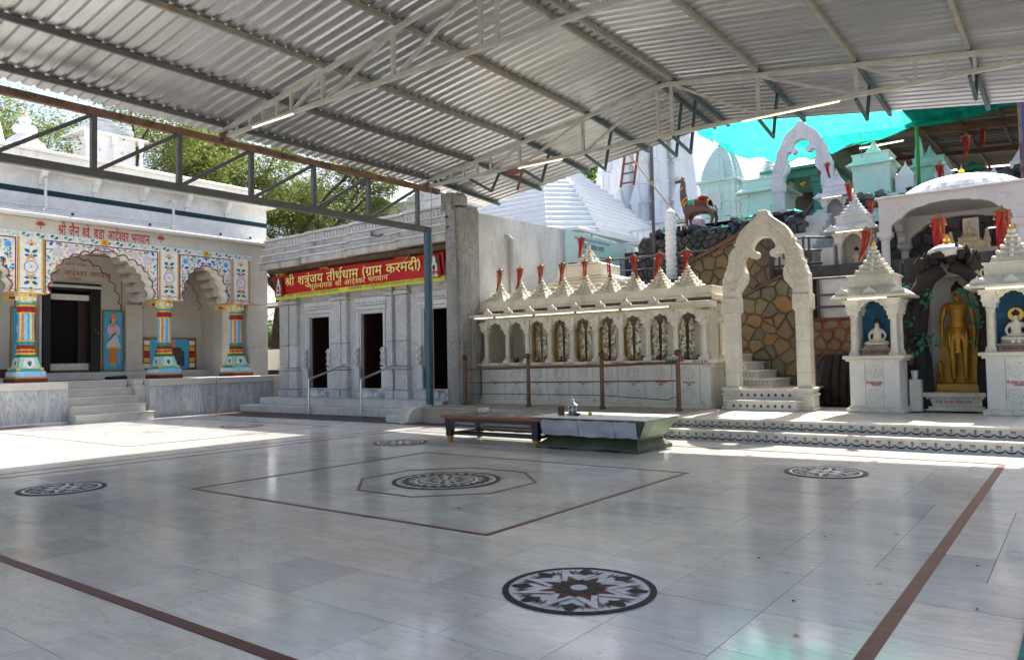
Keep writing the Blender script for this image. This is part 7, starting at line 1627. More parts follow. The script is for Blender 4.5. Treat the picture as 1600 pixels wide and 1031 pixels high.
for k in range(6):
    a = k*pi/3; m.tube([(.07*cos(a), .07*sin(a), .02), (.072*cos(a), .072*sin(a), .15)], .006, 5)
    m.ico((.075*cos(a), .075*sin(a), .005), .014, 1)
part('lantern_frame', m, ln); m = MB('glass_jar'); m.smooth = True; m.lathe((0, 0, .02), [(.055, 0), (.062, .05), (.055, .11), (.04, .13)], 16); part('glass', m, ln)
m = MB('stainless'); m.lathe((0, 0, .15), [(.098, 0), (.095, .012), (.06, .03), (.03, .055), (.03, .07), (.042, .08), (.035, .10), (.012, .11), (.016, .125), (.005, .15), (0, .165)], 16); part('lantern_lid', m, ln)
m = MB('pot_brown'); m.smooth = True; m.lathe((0, 0, 0), [(.03, 0), (.05, .015), (.055, .03), (.035, .04), (0, .035)], 14); single('round_lid', m, 'small dark round lid lying just right of the glass lantern on the green chest', 'lid', (-.53, 3.68, zt_))  # a loose round lid lying on the chest
m = MB('lime_fruit'); m.smooth = True; m.ico((0, 0, .032), .036, 2, sz=.9); m.ico((.034, 0, .034), .008, 1); single('lime', m, 'yellow-green lime on top of the green chest', 'fruit', (-.28, 3.66, zt_))
m = MB('p_green'); m.add([(-.07, 0, .004), (0, .012, .01), (.08, -.004, .004), (0, -.012, .006)], [(0, 1, 2, 3)]); single('green_leaf', m, 'single dark green leaf lying right of the lime on the green chest', 'leaf', (-.12, 3.72, zt_))

# ================================================================ hillside terraces behind
b = MB('rock_slate'); b.box((-6, 11.2, 0), (9, 15.5, 3.35)); b.box((2.2, 10.4, 0), (9, 11.2, 2.6)); tr1 = struct('lower_terrace', b)
b = MB('rock_slate'); b.box((-16, 15.5, 0), (14, 40, 4.8)); struct('upper_terrace', b)
for k, (x0, x1) in enumerate(((-1.9, .8),)):
    m = MB('marble_cool')
    for i in range(9): m.box((x0+1.9, 11.4+.3*i, 3.3), (x1, 11.7+.3*i, 3.45+.19*i))
    part('hill_steps', m, tr1)
# rubble wall beside the stairs, with a sloping brown coping
rw = wthing('rubble_wall', 'rubble wall of ochre and grey stones with dark joints behind the gate arch', 'stone wall', (.8, 9.9, .34))
W1 = [(-.45, .34), (1.33, .34), (1.33, 3.02), (.83, 3.02), (-.45, 2.44)]
b = MB('mortar_dark'); b.prism(W1, 'y', 9.80, 10.3); part('wall_core', b, rw)
stone_facing(rw, W1, .31, 11, .022, 'y', 9.80, 'stone_warm', .045)
b = MB('rail_dark'); b.prism([(-.45, 2.44), (.83, 3.02), (1.35, 3.02), (1.35, 3.07), (.82, 3.07), (-.45, 2.49)], 'y', 9.74, 10.3); part('coping', b, rw)
rw = wthing('rubble_wall', 'dark stone wall with maroon joints between the gate arch and the near kiosk', 'stone wall', (1.9, 9.5, .34))
W = [(1.36, 1.36), (2.75, 1.36), (2.75, 2.06), (1.36, 2.06)]; b = MB('mortar_red'); b.prism([(1.36, .34), (2.75, .34), (2.75, 2.08), (1.36, 2.08)], 'y', 9.72, 10.4); part('wall_core', b, rw)
stone_facing(rw, W, .24, 5, .04, 'y', 9.72, 'stone_maroon', .03)
b = MB('inlay_line'); b.box((1.36, 9.66, 2.06), (2.75, 10.4, 2.11)); part('coping', b, rw)
stone_facing(rw, [(1.36, .34), (2.75, .34), (2.75, 1.34), (1.36, 1.34)], .3, 8, .02, 'y', 9.72, 'rock_black', .03)
b = MB('bark_dark'); b.box((2.0, 9.2, .34), (2.75, 9.7, 1.36)); rk = part('dark_recess', b, rw) if 0 else None
m = MB('bark_dark'); m.smooth = True
for k in range(5): m.tube([(1.75+.14*k, 9.55, .34), (1.72+.16*k, 9.6, .9), (1.8+.15*k, 9.62, 1.36)], .09, 7)
single('painted_roots', m, 'dark painted root shapes at the foot of the wall left of the near kiosk', 'roots')
m = MB('leg_yellow'); m.box((0, 0, 0), (.12, .1, .75)); single('yellow_post', m, 'short yellow post just behind the right pillar of the gate arch', 'post', (1.55, 8.9, .73))
# stepped wall with sloping rail left of the gate
rw = wthing('rubble_wall', 'brown rubble wall with a sloping rail, climbing behind the right end of the shrine row', 'stone wall', (-1.5, 11, .34))
W = [(-1.9, 1.6), (.2, 1.6), (.2, 4.2), (-.55, 4.14), (-1.9, 3.52)]
b = MB('mortar_dark'); b.prism([(-1.9, .3), (.2, .3), (.2, 4.2), (-.55, 4.14), (-1.9, 3.52)], 'y', 10.95, 11.3); part('wall_core', b, rw)
stone_facing(rw, W, .30, 21, .022, 'y', 10.95, 'stone_maroon', .04)
b = MB('rail_brown'); b.bar((-1.95, 10.92, 3.60), (-.55, 10.92, 4.22), .10, .06); b.bar((-.55, 10.92, 4.22), (.2, 10.92, 4.28), .1, .06); b.bar((-1.95, 10.92, 3.48), (-.55, 10.92, 4.10), .04, .04); part('sloping_rail', b, rw)
rw = wthing('rubble_wall', 'dark grey rubble wall below the camel statue', 'stone wall', (-2.4, 12.8, 3.3))
W = [(-4.2, 3.0), (.4, 3.0), (.4, 4.75), (-4.2, 4.65)]; b = MB('mortar_dark'); b.prism(W, 'y', 13.0, 13.6); part('wall_core', b, rw)
stone_facing(rw, W, .21, 31, .02, 'y', 13.0, 'stone_dark', .06)
rw = wthing('rubble_wall', 'dark blue-grey rubble wall inside the pavilion, behind its altar', 'stone wall', (3.8, 13.7, 2.6))
W = [(2.0, 2.6), (6.2, 2.6), (6.2, 4.9), (2.0, 4.9)]; b = MB('mortar_dark'); b.prism(W, 'y', 13.8, 14.3); part('wall_core', b, rw)
stone_facing(rw, W, .3, 41, .025, 'y', 13.8, 'stone_dark', .05)
rw = wthing('rubble_wall', 'black rocky wall behind the kiosks and the hollow tree', 'stone wall', (3.6, 10.2, .34))
W = [(2.75, .34), (6.2, .34), (6.2, 2.7), (2.75, 2.7)]; b = MB('mortar_dark'); b.prism(W, 'y', 9.95, 10.5); part('wall_core', b, rw)
stone_facing(rw, W, .3, 51, .02, 'y', 9.95, 'rock_black', .06)
# heaps of dark rock
def heap(label, x0, x1, y, z, n, r, seed, mat='rock_slate'):
    t = wthing('rock_heap', label, 'rocks', ((x0+x1)/2, y, z)); rr = random.Random(seed)
    n = int(n*1.7)
    for k in range(n):
        m = MB(mat); R_ = r*rr.uniform(.4, .95); m.ico((x0+(x1-x0)*(k+.5)/n+rr.uniform(-.1, .1), y+rr.uniform(-.3, .2), z+rr.uniform(-.08, .20)), R_, 1, .45, sx=rr.uniform(.8, 1.4), sz=rr.uniform(.45, 1.0), seed=seed*99+k); part('rock', m, t)
heap('heap of dark slate rocks under the feet of the camel statue', -4.1, -1.0, 13.3, 4.72, 44, .20, 3)
heap('heap of black rocks right of the camel statue', -1.5, .3, 13.4, 4.85, 20, .2, 4, 'rock_black')
heap('dark rocks between the upper kiosk and the pavilion dome', 1.4, 2.4, 13.5, 5.0, 16, .2, 5)
heap('flat dark rocks under the small white spire left of the pavilion dome', 1.9, 3.0, 15.0, 5.3, 14, .2, 6)
heap('dark rocks under the white spire at the right edge', 4.3, 6.0, 16, 5.75, 14, .22, 7)
# steel rails on the terrace
rl = wthing('railing', 'dark grey terrace railing below the camel statue, left of the gate arch', 'railing', (-3.8, 12, 3.35))
def rr_(pts, r, parent, nm='rail'): m = MB('rail_grey'); m.tube(pts, r, 8); part(nm, m, parent)
rr_([(-6.0, 12, 4.13), (-3.65, 12, 4.10), (-1.7, 12, 4.08), (-.9, 12, 4.42), (.3, 12, 4.45)], .03, rl); rr_([(-6.0, 12, 3.78), (-1.7, 12, 3.75), (.3, 12, 4.05)], .02, rl)
for x in (-4.9, -4.25, -3.2, -2.1, -1.1, .2): rr_([(x, 12, 3.2), (x, 12, 4.12 if x < -1.5 else 4.42)], .025, rl, 'post')
rl = wthing('railing', 'dark grey railing of square landings between the gate arch and the upper kiosk', 'railing', (1, 11, 2.1))
for z in (4.05, 3.75, 3.45): rr_([(-.6, 11.35, z-.02), (.9, 11.35, z), (1.35, 12.6, z+.1)], .025, rl)
for x, y in ((-.5, 11.35), (.3, 11.35), (.85, 11.35), (.95, 11.45), (1.3, 12.5)): rr_([(x, y, 3.3), (x, y, 4.07)], .03, rl, 'post')
for z in (2.95, 2.6, 2.35): rr_([(1.0, 10.15, z+.02), (2.7, 10.15, z)], .022, rl)
for x in (1.05, 1.45, 2.2): rr_([(x, 10.15, 2.1), (x, 10.15, 2.98)], .025, rl, 'post')
m = MB('tin_maroon'); m.box((0, 0, 0), (.22, .16, .34)); single('meter_box', m, 'maroon metal box on the upper landing behind the railing right of the gate arch', 'box', (.62, 11.9, 3.45))
m = MB('white_plaster'); m.box((0, 0, 0), (.28, .3, .64)); single('white_block', m, 'white rendered block beside the column of the upper kiosk, behind the landing railing', 'block', (1.08, 11.9, 3.2))
m = MB('tank_sheet'); m.box((0, 0, 0), (.72, .03, .85)); m.use('dark_wood').box((-.28, 0, -.05), (-.03, .03, .85)); single('metal_sheet', m, 'dull grey metal panel and brown board behind the rails right of the gate arch', 'sheet', (1.45, 10.30, 2.12))
m = MB('net_light_pale'); m.prism([(-.14, 4.2), (.40, 5.05), (.85, 4.98), (.62, 4.38), (.62, 3.9), (-.14, 3.9)], 'y', 13.95, 14.0); m.use('steel_grey').bar((-.17, 13.93, 4.3), (.4, 13.93, 5.12), .05); single('sloping_stair_side', m, 'sloping pale green stair side with a grey edge, left of the upper kiosk', 'stair side')
# tall dark pole with a bamboo stick tied to it, ringed white post, red ladder
m = MB('rail_grey'); m.tube([(0, 0, 0), (0, 0, 4.6)], .045, 10); pl = single('dark_pole', m, 'thin dark pole rising past the canopy beside the big white tower', 'pole', (-3.32, 12.2, 3.3))
m = MB('bamboo'); m.tube([(-3.95, 12.1, 7.0), (-3.3, 12.1, 6.09), (-2.28, 12.1, 4.72)], .022, 8, r1=.016); m.ico((-3.3, 12.1, 6.09), .055, 1, .2); single('bamboo_stick', m, 'slanting bamboo stick tied across the dark pole', 'bamboo stick')
t = wthing('ringed_post', 'white ringed post standing left below the camel statue', 'post', (-2.73, 12, 3.4))
m = MB('white_paint')
for k in range(13): m.lathe((-2.73, 12, 3.35+.14*k), [(.135, 0), (.15, .02), (.15, .09), (.135, .115), (.128, .14)], 16)
m.lathe((-2.73, 12, 5.17), [(.15, 0), (.12, .06), (.04, .12), (0, .16)], 12); part('ringed_shaft', m, t)
m = MB('ladder_red')
for s in (0, .42): m.bar((s, 0, 0), (s+.30, -.1, 1.4), .05)
for k in range(5): m.bar((.0+.055*k, -.02*k, .1+.27*k), (.42+.055*k, -.02*k, .1+.27*k), .04)
single('red_ladder', m, 'red ladder leaning on the left shoulder of the big white tower', 'ladder', (-4.62, 12.8, 6.30))
# camel statue
cm = thing('camel_statue', 'painted brown camel statue with red and green saddle cloth, standing on the rock heap', 'statue', (-2.62, 13.5, 4.98)); cm.scale = (1.12, 1.12, 1.08)
V = [(.34, 0, .46), (.10, 0, .55), (-.14, 0, .54), (-.26, 0, .62), (-.34, 0, .82), (-.355, 0, 1.05), (-.34, 0, 1.24), (-.39, -.02, 1.29), (-.50, -.04, 1.255), (-.56, -.05, 1.24)]
R = [(.15, .15), (.20, .21), (.19, .19), (.15, .16), (.095, .105), (.075, .08), (.07, .075), (.075, .07), (.05, .04), (.042, .035)]
E = [(i, i+1) for i in range(9)]
for (x, i0, kx) in ((-.20, 2, -.02), (.36, 0, .04)):
    for s in (-1, 1):
        o = len(V)
        if i0 == 2: V += [(x, s*.12, .34), (x-.02, s*.13, .19), (x-.0, s*.13, .05), (x-.03, s*.13, .02)]
        else: V += [(x+.05, s*.12, .36), (x+.11, s*.13, .20), (x+.06, s*.13, .05), (x+.03, s*.13, .02)]
        R += [(.075, .075), (.042, .042), (.033, .033), (.045, .03)]; E += [(i0, o), (o, o+1), (o+1, o+2), (o+2, o+3)]
cb = skin('camel_body', V, E, R, 'camel_brown', cm, Matrix.Identity(4), 2)
m = MB('p_red')
def shell(m, x0, x1, cx_, cz_, ry, rz_, a0, a1, mat, n=10, e=1.):
    m.use(mat); vs = []; fs = []
    for i in range(2):
        for k in range(n+1): a = radians(a0+(a1-a0)*k/n); vs.append(((x0, x1)[i], ry*(e if i else 1)*cos(a), cz_-(.05 if i and e < 1 else 0)+rz_*(e if i else 1)*sin(a)))
    for k in range(n): fs.append((k, k+1, n+2+k, n+1+k))
    m.add(vs, fs)
m.smooth = True
shell(m, .02, .36, 0, .54, .215, .235, 5, 175, 'p_brownred', e=.80); shell(m, .0, .03, 0, .54, .205, .24, 0, 180, 'p_yellow'); shell(m, .345, .37, 0, .49, .175, .19, 0, 180, 'p_yellow')
shell(m, -.16, .0, 0, .54, .20, .225, 10, 170, 'p_seagreen'); m.use('p_red').lathe((.18, 0, .72), [(.14, 0), (.12, .06), (.05, .10), (0, .11)], 12)
part('saddle_cloth', m, cb)
m = MB('p_red')
for x, z, r, mt in ((-.26, .66, .165, 'p_red'), (-.29, .71, .15, 'p_yellow'), (-.24, .61, .18, 'p_yellow'), (-.355, 1.05, .085, 'p_yellow')):
    m.use(mt); m.tube([(x+r*.75*sin(a)*.5, r*cos(a), z+r*.62*sin(a)) for a in [2*pi*k/14 for k in range(15)]], .018, 5)
part('neck_garland', m, cb)
m = MB('p_pale'); 
for s in (-1, 1): m.use('camel_brown').ico((-.345, s*.05, 1.335), .028, 1, sz=1.6); m.use('p_offwhite').ico((-.425, s*.062, 1.305), .016, 1)
m.use('p_offwhite').box((-.60, -.07, 1.215), (-.52, -.02, 1.225)); part('camel_face', m, cb)
m = MB('camel_brown'); m.tube([(.47, 0, .52), (.53, 0, .40), (.52, 0, .26)], .022, 6, r1=.012); part('camel_tail', m, cb)
m = MB('p_pink'); m.box((-.1, -.1, -.1), (.16, .14, .20)); m.use('p_pale').box((-.14, -.13, -.12), (.2, .17, -.05)); part('belly_support', m, cm, .01)

# ================================================================ white temples behind
def shikhara_tower(name, label, x, y, z, w, h, mat='white_paint', body=1.0, tiers=8, porch=True, win=True):
    """curved tower: square body with mouldings, then ribbed curvilinear spire with amalaka and finial"""
    t = wthing(name, label, 'temple tower', (x, y, z))
    b = MB(mat); b.box((x-w/2, y-w/2, z), (x+w/2, y+w/2, z+body)); 
    for k, (zz, e, hh) in enumerate(((0, .06, .08), (.16, .03, .05), (body*.45, .03, .04), (body-.22, .03, .06), (body-.10, .10, .08))): b.box((x-w/2-e*w, y-w/2-e*w, z+zz), (x+w/2+e*w, y+w/2+e*w, z+zz+hh))
    for s in (-1, 0, 1): b.box((x+s*w*.3-.07*w, y-w/2-.03*w, z), (x+s*w*.3+.07*w, y-w/2, z+body*.86)); b.box((x+w/2, y+s*w*.3-.07*w, z), (x+w/2+.03*w, y+s*w*.3+.07*w, z+body*.86))
    bd_ = part('tower_body', b, t, .01)
    if win: q = MB('niche_blue' if 0 else 'marble_cool'); q.box((x-.12*w, y-w/2-.045*w, z+body*.3), (x+.12*w, y-w/2-.03*w, z+body*.7)); part('niche_panel', q, t)
    s_ = MB(mat); n = 10; zb = z+body
    def wd(f): return w*.96*(1-f**1.55)**.85*.9+.10*w
    for (ox, oy, ws, hs) in ((0, 0, 1, 1), (0, -.28, .52, .72), (.28, 0, .52, .72), (-.28, 0, .52, .72)):
        for k in range(n):
            f0, f1 = k/n*.94, (k+1)/n*.94; w0, w1 = wd(f0)*ws, wd(f1)*ws; H = h*hs; X, Y = x+ox*w, y+oy*w
            s_.frus(X, Y, zb+f0*H, zb+f0*H+(f1-f0)*H*.72, w0, w0, w0*.2+w1*.8, w0*.2+w1*.8); s_.frus(X, Y, zb+f0*H+(f1-f0)*H*.72, zb+f1*H, w1*1.05, w1*1.05, w1, w1)
            s_.box((X-w0*.14, Y-w0/2-.02*w, zb+f0*H), (X+w0*.14, Y+w0/2+.02*w, zb+f1*H-.01)); s_.box((X-w0/2-.02*w, Y-w0*.14, zb+f0*H), (X+w0/2+.02*w, Y+w0*.14, zb+f1*H-.01))
        H = h*hs; zz = zb+.94*H; r = wd(.94)*ws*.62
        s_.lathe((x+ox*w, y+oy*w, zz), [(r*.8, 0), (r*1.1, .02*h), (r*1.1, .045*h), (r*.6, .06*h), (r*.5, .07*h), (r*.65, .09*h), (r*.3, .12*h), (0, .17*h)], 14)
    part('spire', s_, t); return t
def pyramid_shrine(label, x, y, z, w, body, mat='white_paint', tiers=3, flagm=None, win=False, h=None):
    t = wthing('hill_shrine', label, 'shrine', (x, y, z)); b = MB(mat); b.box((x-w/2, y-w/2, z), (x+w/2, y+w/2, z+body))
    for sx in (-1, 1):
        for sy in (-1, 1): b.box((x+sx*w*.44-.07*w, y+sy*w*.44-.07*w, z), (x+sx*w*.44+.07*w, y+sy*w*.44+.07*w, z+body)); b.box((x+sx*w*.44-.1*w, y+sy*w*.44-.1*w, z+body-.12*w), (x+sx*w*.44+.1*w, y+sy*w*.44+.1*w, z+body))
    b.box((x-w*.54, y-w*.54, z), (x+w*.54, y+w*.54, z+.05*w)); b.box((x-w*.2, y-w*.53, z+body*.2), (x+w*.2, y-w*.5, z+body*.75)); part('shrine_body', b, t, .008)
    b = MB(mat); zz = z+body; b.frus(x, y, zz-.03*w, zz+.02*w, w*1.32, w*1.32, w*1.34, w*1.34); b.frus(x, y, zz+.02*w, zz+.12*w, w*1.30, w*1.30, w*1.04, w*1.04); b.box((x-w*.5, y-w*.5, zz+.12*w), (x+w*.5, y+w*.5, zz+.30*w)); b.box((x-w*.53, y-w*.53, zz+.30*w), (x+w*.53, y+w*.53, zz+.34*w)); part('eave', b, t, .008)
    sm_, sh_ = spire_mesh(w*1.0*.9/.47*.5, mat, tiers+1); part('spire', sm_, t, M=T(x, y, zz+.34*w)); return t
# the big white tower
bt_ = wthing('white_tower', 'huge white temple tower of tall ribs with mouldings, its top hidden by the canopy', 'temple tower', (-10.2, 26, 4.8))
b = MB('white_paint')
def rib(m, x, y, w, z0, z1, lean, n=9):
    for k in range(n):
        f0, f1 = k/n, (k+1)/n; za, zb = z0+(z1-z0)*f0, z0+(z1-z0)*f1; xx = x+lean*f0**1.5; ww_ = w*(1-.12*f0)
        d_ = zb-za; r_ = ww_/2; m.lathe((xx, y+.25, za), [(r_, 0), (r_*.97, d_*.5), (r_*.93, d_-.14), (r_+.05, d_-.12), (r_+.05, d_-.07), (r_*.92, d_-.05), (r_*.92, d_)], 12, pi/12)
        m.box((xx-.07, y+.25-r_-.05, za), (xx+.07, y+.3, zb-.2))
for x, w_, y, ln_ in ((-12.9, .9, 26.0, .75), (-11.5, .85, 25.6, .45), (-10.4, .8, 25.2, .12), (-9.45, .8, 25.4, -.25), (-8.55, .75, 25.8, -.55)):
    q = MB('white_paint'); rib(q, x, y, w_, 7.6, 15.5, ln_*1.8, 8); part('rib', q, bt_)
    q = MB('white_paint'); q.box((x-.16, y-.5, 7.6), (x+.16, y, 8.5)); q.box((x-.3, y-.42, 8.5), (x+.3, y, 8.62)); q.frus(x, y-.3, 8.62, 9.4, .5, .3, .1, .1); part('miniature_shrine', q, bt_)
q = MB('white_paint'); q.frus(-10.6, 27.6, 7.0, 16, 6.0, 3.6, 3.6, 2.4); part('tower_core', q, bt_)
q = MB('white_paint'); q.box((-13.9, 24.6, 4.8), (-7.6, 28, 6.6)); q.box((-14, 24.5, 6.6), (-7.5, 28, 6.75)); q.box((-13.6, 24.9, 6.75), (-7.8, 28, 7.45)); q.box((-13.8, 24.7, 7.45), (-7.6, 28, 7.6)); part('tower_base', q, bt_, .02)
q = MB('dark_interior'); q.box((-9.2, 24.55, 6.2), (-7.9, 24.59, 6.55)); q.box((-8.4, 24.85, 6.9), (-7.9, 24.89, 7.35)); part('opening', q, bt_)
q = MB('white_paint'); q.box((-13.6, 22.6, 4.8), (-12.3, 24, 8.9)); q.box((-13.8, 22.4, 7.1), (-12.1, 24.1, 7.3)); q.frus(-12.95, 23.3, 8.9, 10.3, 1.0, 1.0, .3, .3); part('corner_turret', q, bt_, .02)
shikhara_tower('spire_tower', 'slender white spire right of the big white tower, beside the open sky', -7.1, 27, 6.6, 1.1, 2.5, body=.9)
q = MB('white_paint')
for k in range(6): q.box((-9.2, 21.0, 5.9+.13*k), (-6.4, 21.0+.2, 5.93+.13*k)) if k < 1 else None
for k in range(10): q.tube([(-8.9+.27*k, 21, 5.95), (-8.9+.27*k, 21, 6.5)], .03, 6)
q.box((-9.1, 20.95, 6.5), (-6.3, 21.1, 6.56)); single('white_balustrade', q, 'white balustrade below the slender spire behind the camel statue', 'balustrade')
# stepped white pyramid roofs
def pyramid(label, cx, cy, z0, halfw, halfd, n, dz, fx, top=.5, mat='white_paint', body=2.2):
    t = wthing('pyramid_roof_hall', label, 'temple hall', (cx, cy, z0-body))
    q = MB(mat); q.box((cx-halfw*.9, cy-halfd*.9, z0-body), (cx+halfw*.9, cy+halfd*.9, z0-.12)); q.box((cx-halfw, cy-halfd, z0-.14), (cx+halfw, cy+halfd, z0)); part('hall_wall', q, t, .02)
    for k in range(n):
        f = k/n; hw = halfw*(1-(1-fx)*f**1.12); hd = halfd*(1-(1-fx)*f**1.12); q = MB(mat); z = z0+dz*k
        ch = .30*min(hw, hd)
        def octo(a, b, c): return [(cx-a+c, cy-b), (cx+a-c, cy-b), (cx+a, cy-b+c), (cx+a, cy+b-c), (cx+a-c, cy+b), (cx-a+c, cy+b), (cx-a, cy+b-c), (cx-a, cy-b+c)]
        f2 = (k+1)/n; hw2 = halfw*(1-(1-fx)*f2**1.12); hd2 = halfd*(1-(1-fx)*f2**1.12); ch2 = .30*min(hw2, hd2)
        lv = [(octo(hw, hd, ch), z), (octo(hw, hd, ch), z+dz*.16), (octo(hw-.04, hd-.04, ch), z+dz*.20), (octo((hw+hw2)/2+.05, (hd+hd2)/2+.05, (ch+ch2)/2), z+dz*.62), (octo(hw2+.02, hd2+.02, ch2), z+dz*.92), (octo(hw2-.03, hd2-.03, ch2), z+dz)]
        vv = [(p[0], p[1], zz) for L_, zz in lv for p in L_]; ff = [(8*j+i, 8*j+(i+1) % 8, 8*j+8+(i+1) % 8, 8*j+8+i) for j in range(5) for i in range(8)]+[tuple(range(7, -1, -1)), tuple(range(40, 48))]
        q.add(vv, ff)
        o = octo(hw, hd, ch); g0 = MB(mat)
        for i in range(8):
            a, b2 = Vector((*o[i], z+dz*.14)), Vector((*o[(i+1) % 8], z+dz*.14)); L = (b2-a).length; m_ = max(1, int(L/.5))
            if abs(a.y-b2.y) > .01 or abs(a.x-b2.x) < .01 or True:
                for j in range(m_+1): p = a.lerp(b2, j/m_); q.add([(p.x-.05, p.y-.05, p.z), (p.x+.05, p.y-.05, p.z), (p.x+.05, p.y+.05, p.z), (p.x-.05, p.y+.05, p.z), (p.x, p.y, p.z+.12)], [(0, 1, 4), (1, 2, 4), (2, 3, 4), (3, 0, 4)]) if (j in (0, m_)) else None
        part('roof_tier', q, t)
    return t
pyramid('large white stepped pyramid roof of many thin tiers, behind the whitewashed wall', -13.2, 21.2, 6.15, 4.75, 4.6, 15, .235, .30)
pyramid('second white stepped roof farther left, showing above the banner hall', -20.5, 26.5, 9.0, 5.4, 5.0, 12, .24, .3, body=5)
pw = wthing('pilastered_hall', 'white pilastered hall wall with a low gable, below the second stepped roof', 'hall', (-21, 21.5, 4))
q = MB('white_paint'); q.box((-24.6, 21.2, 4), (-17.2, 22, 9.45)); q.box((-24.8, 21.0, 9.45), (-17.0, 22, 9.6)); part('wall_body', q, pw, .02)
for k in range(6): q = MB('white_paint'); q.box((-24.6+1.35*k, 21.02, 8.0), (-24.25+1.35*k, 21.2, 9.45)); q.box((-24.68+1.35*k, 20.98, 9.2), (-24.17+1.35*k, 21.2, 9.34)); part('pilaster', q, pw)
q = MB('white_paint'); q.prism([(-24.9, 9.6), (-22.4, 9.6), (-23.6, 10.2)], 'y', 21.1, 22); q.prism([(-21.6, 9.6), (-18.8, 9.6), (-20.2, 10.25)], 'y', 21.1, 22); part('gable', q, pw); q = MB('marble_carved')
for k in range(5): q.ico((-24+.9*k, 21.2, 9.75), .16, 1, .2, sz=.7)
part('carving', q, pw)
q = MB('white_plaster'); q.box((-10.2, 17.6, 2), (-5.2, 17.9, 5.4)); q.box((-10.0, 17.55, 5.4), (-5.2, 18, 5.5)); q.box((-5.9, 16.2, 1.5), (-4.9, 16.9, 4.9)); single('terrace_wall', q, 'pale cream terrace wall between the notice board and the dark rocks', 'wall')
# hill shrines under the turquoise net, its mint light put into their colours
shikhara_tower('spire_tower', 'spire tower coloured for mint net light, half under the turquoise net, left of the others', -5.1, 22, 6.5, 1.35, 1.5, 'net_light_pale', 1.65)
pyramid_shrine('pale shrine with stepped roof just left of the upper gate arch', -2.7, 20, 5.0, 1.35, 2.0, 'net_light_pale')
shikhara_tower('spire_tower', 'small white spire tower behind the shrine left of the upper gate arch', -4.0, 24, 6.9, 1.0, 1.4, 'white_paint', .9)
pyramid_shrine('pale shrine coloured for mint net light, stepped pyramid roof, beside the green post', 1.30, 17.0, 5.05, .95, 1.65, 'net_light_pale')
pyramid_shrine('shrine coloured for mint net light with a tall thin slab, right of the green post', 2.45, 19.0, 5.9, .82, .95, 'net_light_mint')
q = MB('net_light_mint'); q.prism([(2.02, 6.9), (2.30, 6.9), (2.26, 7.5), (2.2, 7.86), (2.12, 7.86), (2.05, 7.5)], 'y', 19.0, 19.3); single('thin_slab', q, 'tall thin tapering slab coloured for mint net light, at the left of the mint shrine', 'slab')
pyramid_shrine('small shrine coloured dark mint for net light, far back under the second tin roof', 3.25, 22, 6.3, .7, .8, 'net_light_dark')
def small_spire(label, x, y, z, w, h):
    q = MB('white_paint'); q.box((x-w/2, y-w/2, z), (x+w/2, y+w/2, z+h*.5)); q.box((x-w*.55, y-w*.55, z+h*.5), (x+w*.55, y+w*.55, z+h*.55)); 
    for k in range(4): w0 = w*(.95-.2*k); q.frus(x, y, z+h*(.55+.07*k), z+h*(.62+.07*k), w0, w0, w0*.8, w0*.8)
    q.lathe((x, y, z+h*.83), [(w*.12, 0), (w*.06, h*.06), (0, h*.17)], 8); single('small_spire', q, label, 'spire')
small_spire('small plain white spire left of the ribbed dome', 2.10, 17, 5.75, .46, 1.0)
small_spire('small white spire between the two mint shrines and the flag', 3.05, 17, 5.7, .42, .95); small_spire('small white spire standing behind the upper kiosk roof', .75, 16.5, 4.9, .34, 1.1)
small_spire('tall white spire at the right edge of the picture beside the purple post', 4.72, 18, 5.9, .42, 1.0); small_spire('small mint spire left of the tall white spire at the right edge', 4.15, 17.5, 5.75, .28, .6)
q = MB('marble_carved'); q.smooth = True; q.lathe((4.45, 20, 5.9), [(.9, 0), (.88, .3), (.72, .58), (.4, .78), (0, .85)], 20); single('grey_dome', q, 'plain grey stone dome behind the tall white spire at the right edge', 'dome')
for (x, y, z, lb, sd) in ((3.45, 18.5, 7.0, 'dark red ribbon banner behind the ribbed dome', 61), (3.0, 16.5, 5.85, 'red ribbon banner just left of the gold tip of the ribbed dome', 62), (.25, 15.6, 6.45, 'red ribbon banner right of the upper gate arch, above its kiosk', 63), (3.75, 20, 7.6, 'dark red ribbon banner far back under the second tin roof', 64)): flag_stand((x, y, z), lb, 1.5, .3, sd)
# porch under the net, its green light put into the colour
pc = wthing('hill_porch', 'porch tinted dark green for net light, pillars, garlands and stairs behind the upper gate arch', 'porch', (-1.6, 20.5, 4.8))
q = MB('net_light_dark')
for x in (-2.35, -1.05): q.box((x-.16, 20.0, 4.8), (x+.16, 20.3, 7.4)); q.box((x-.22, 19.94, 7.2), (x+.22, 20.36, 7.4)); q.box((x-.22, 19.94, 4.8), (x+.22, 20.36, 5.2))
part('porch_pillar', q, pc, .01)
q = MB('net_light_dark'); q.box((-2.7, 19.9, 7.4), (-.6, 23, 7.65)); q.box((-2.9, 19.7, 7.65), (-.4, 23, 7.75)); part('porch_roof', q, pc); q = MB('dark_wood'); q.box((-2.6, 22.6, 4.8), (-1.9, 22.8, 7.4)); q.box((-1.3, 22.6, 4.8), (-.6, 22.8, 7.4)); part('back_wall', q, pc)
q = MB('garland_red'); rr = random.Random(3)
for (x, z) in ((-2.3, 6.5), (-2.3, 5.9), (-2.3, 5.5), (-1.5, 7.15), (-2.0, 7.2)):
    for k in range(9): a = rr.uniform(0, 6.3); q.use(rr.choice(('garland_red', 'p_orange', 'p_yellow', 'p_green'))).ico((x+.14*cos(a)*rr.random(), 19.85, z+.14*sin(a)*rr.random()), .055, 1)
part('garland', q, pc)
q = MB('marble_cool')
for k in range(7): q.box((-1.7, 15.9+.28*k, 4.0), (.0, 16.2+.28*k, 4.25+.17*k)) if 0 else None
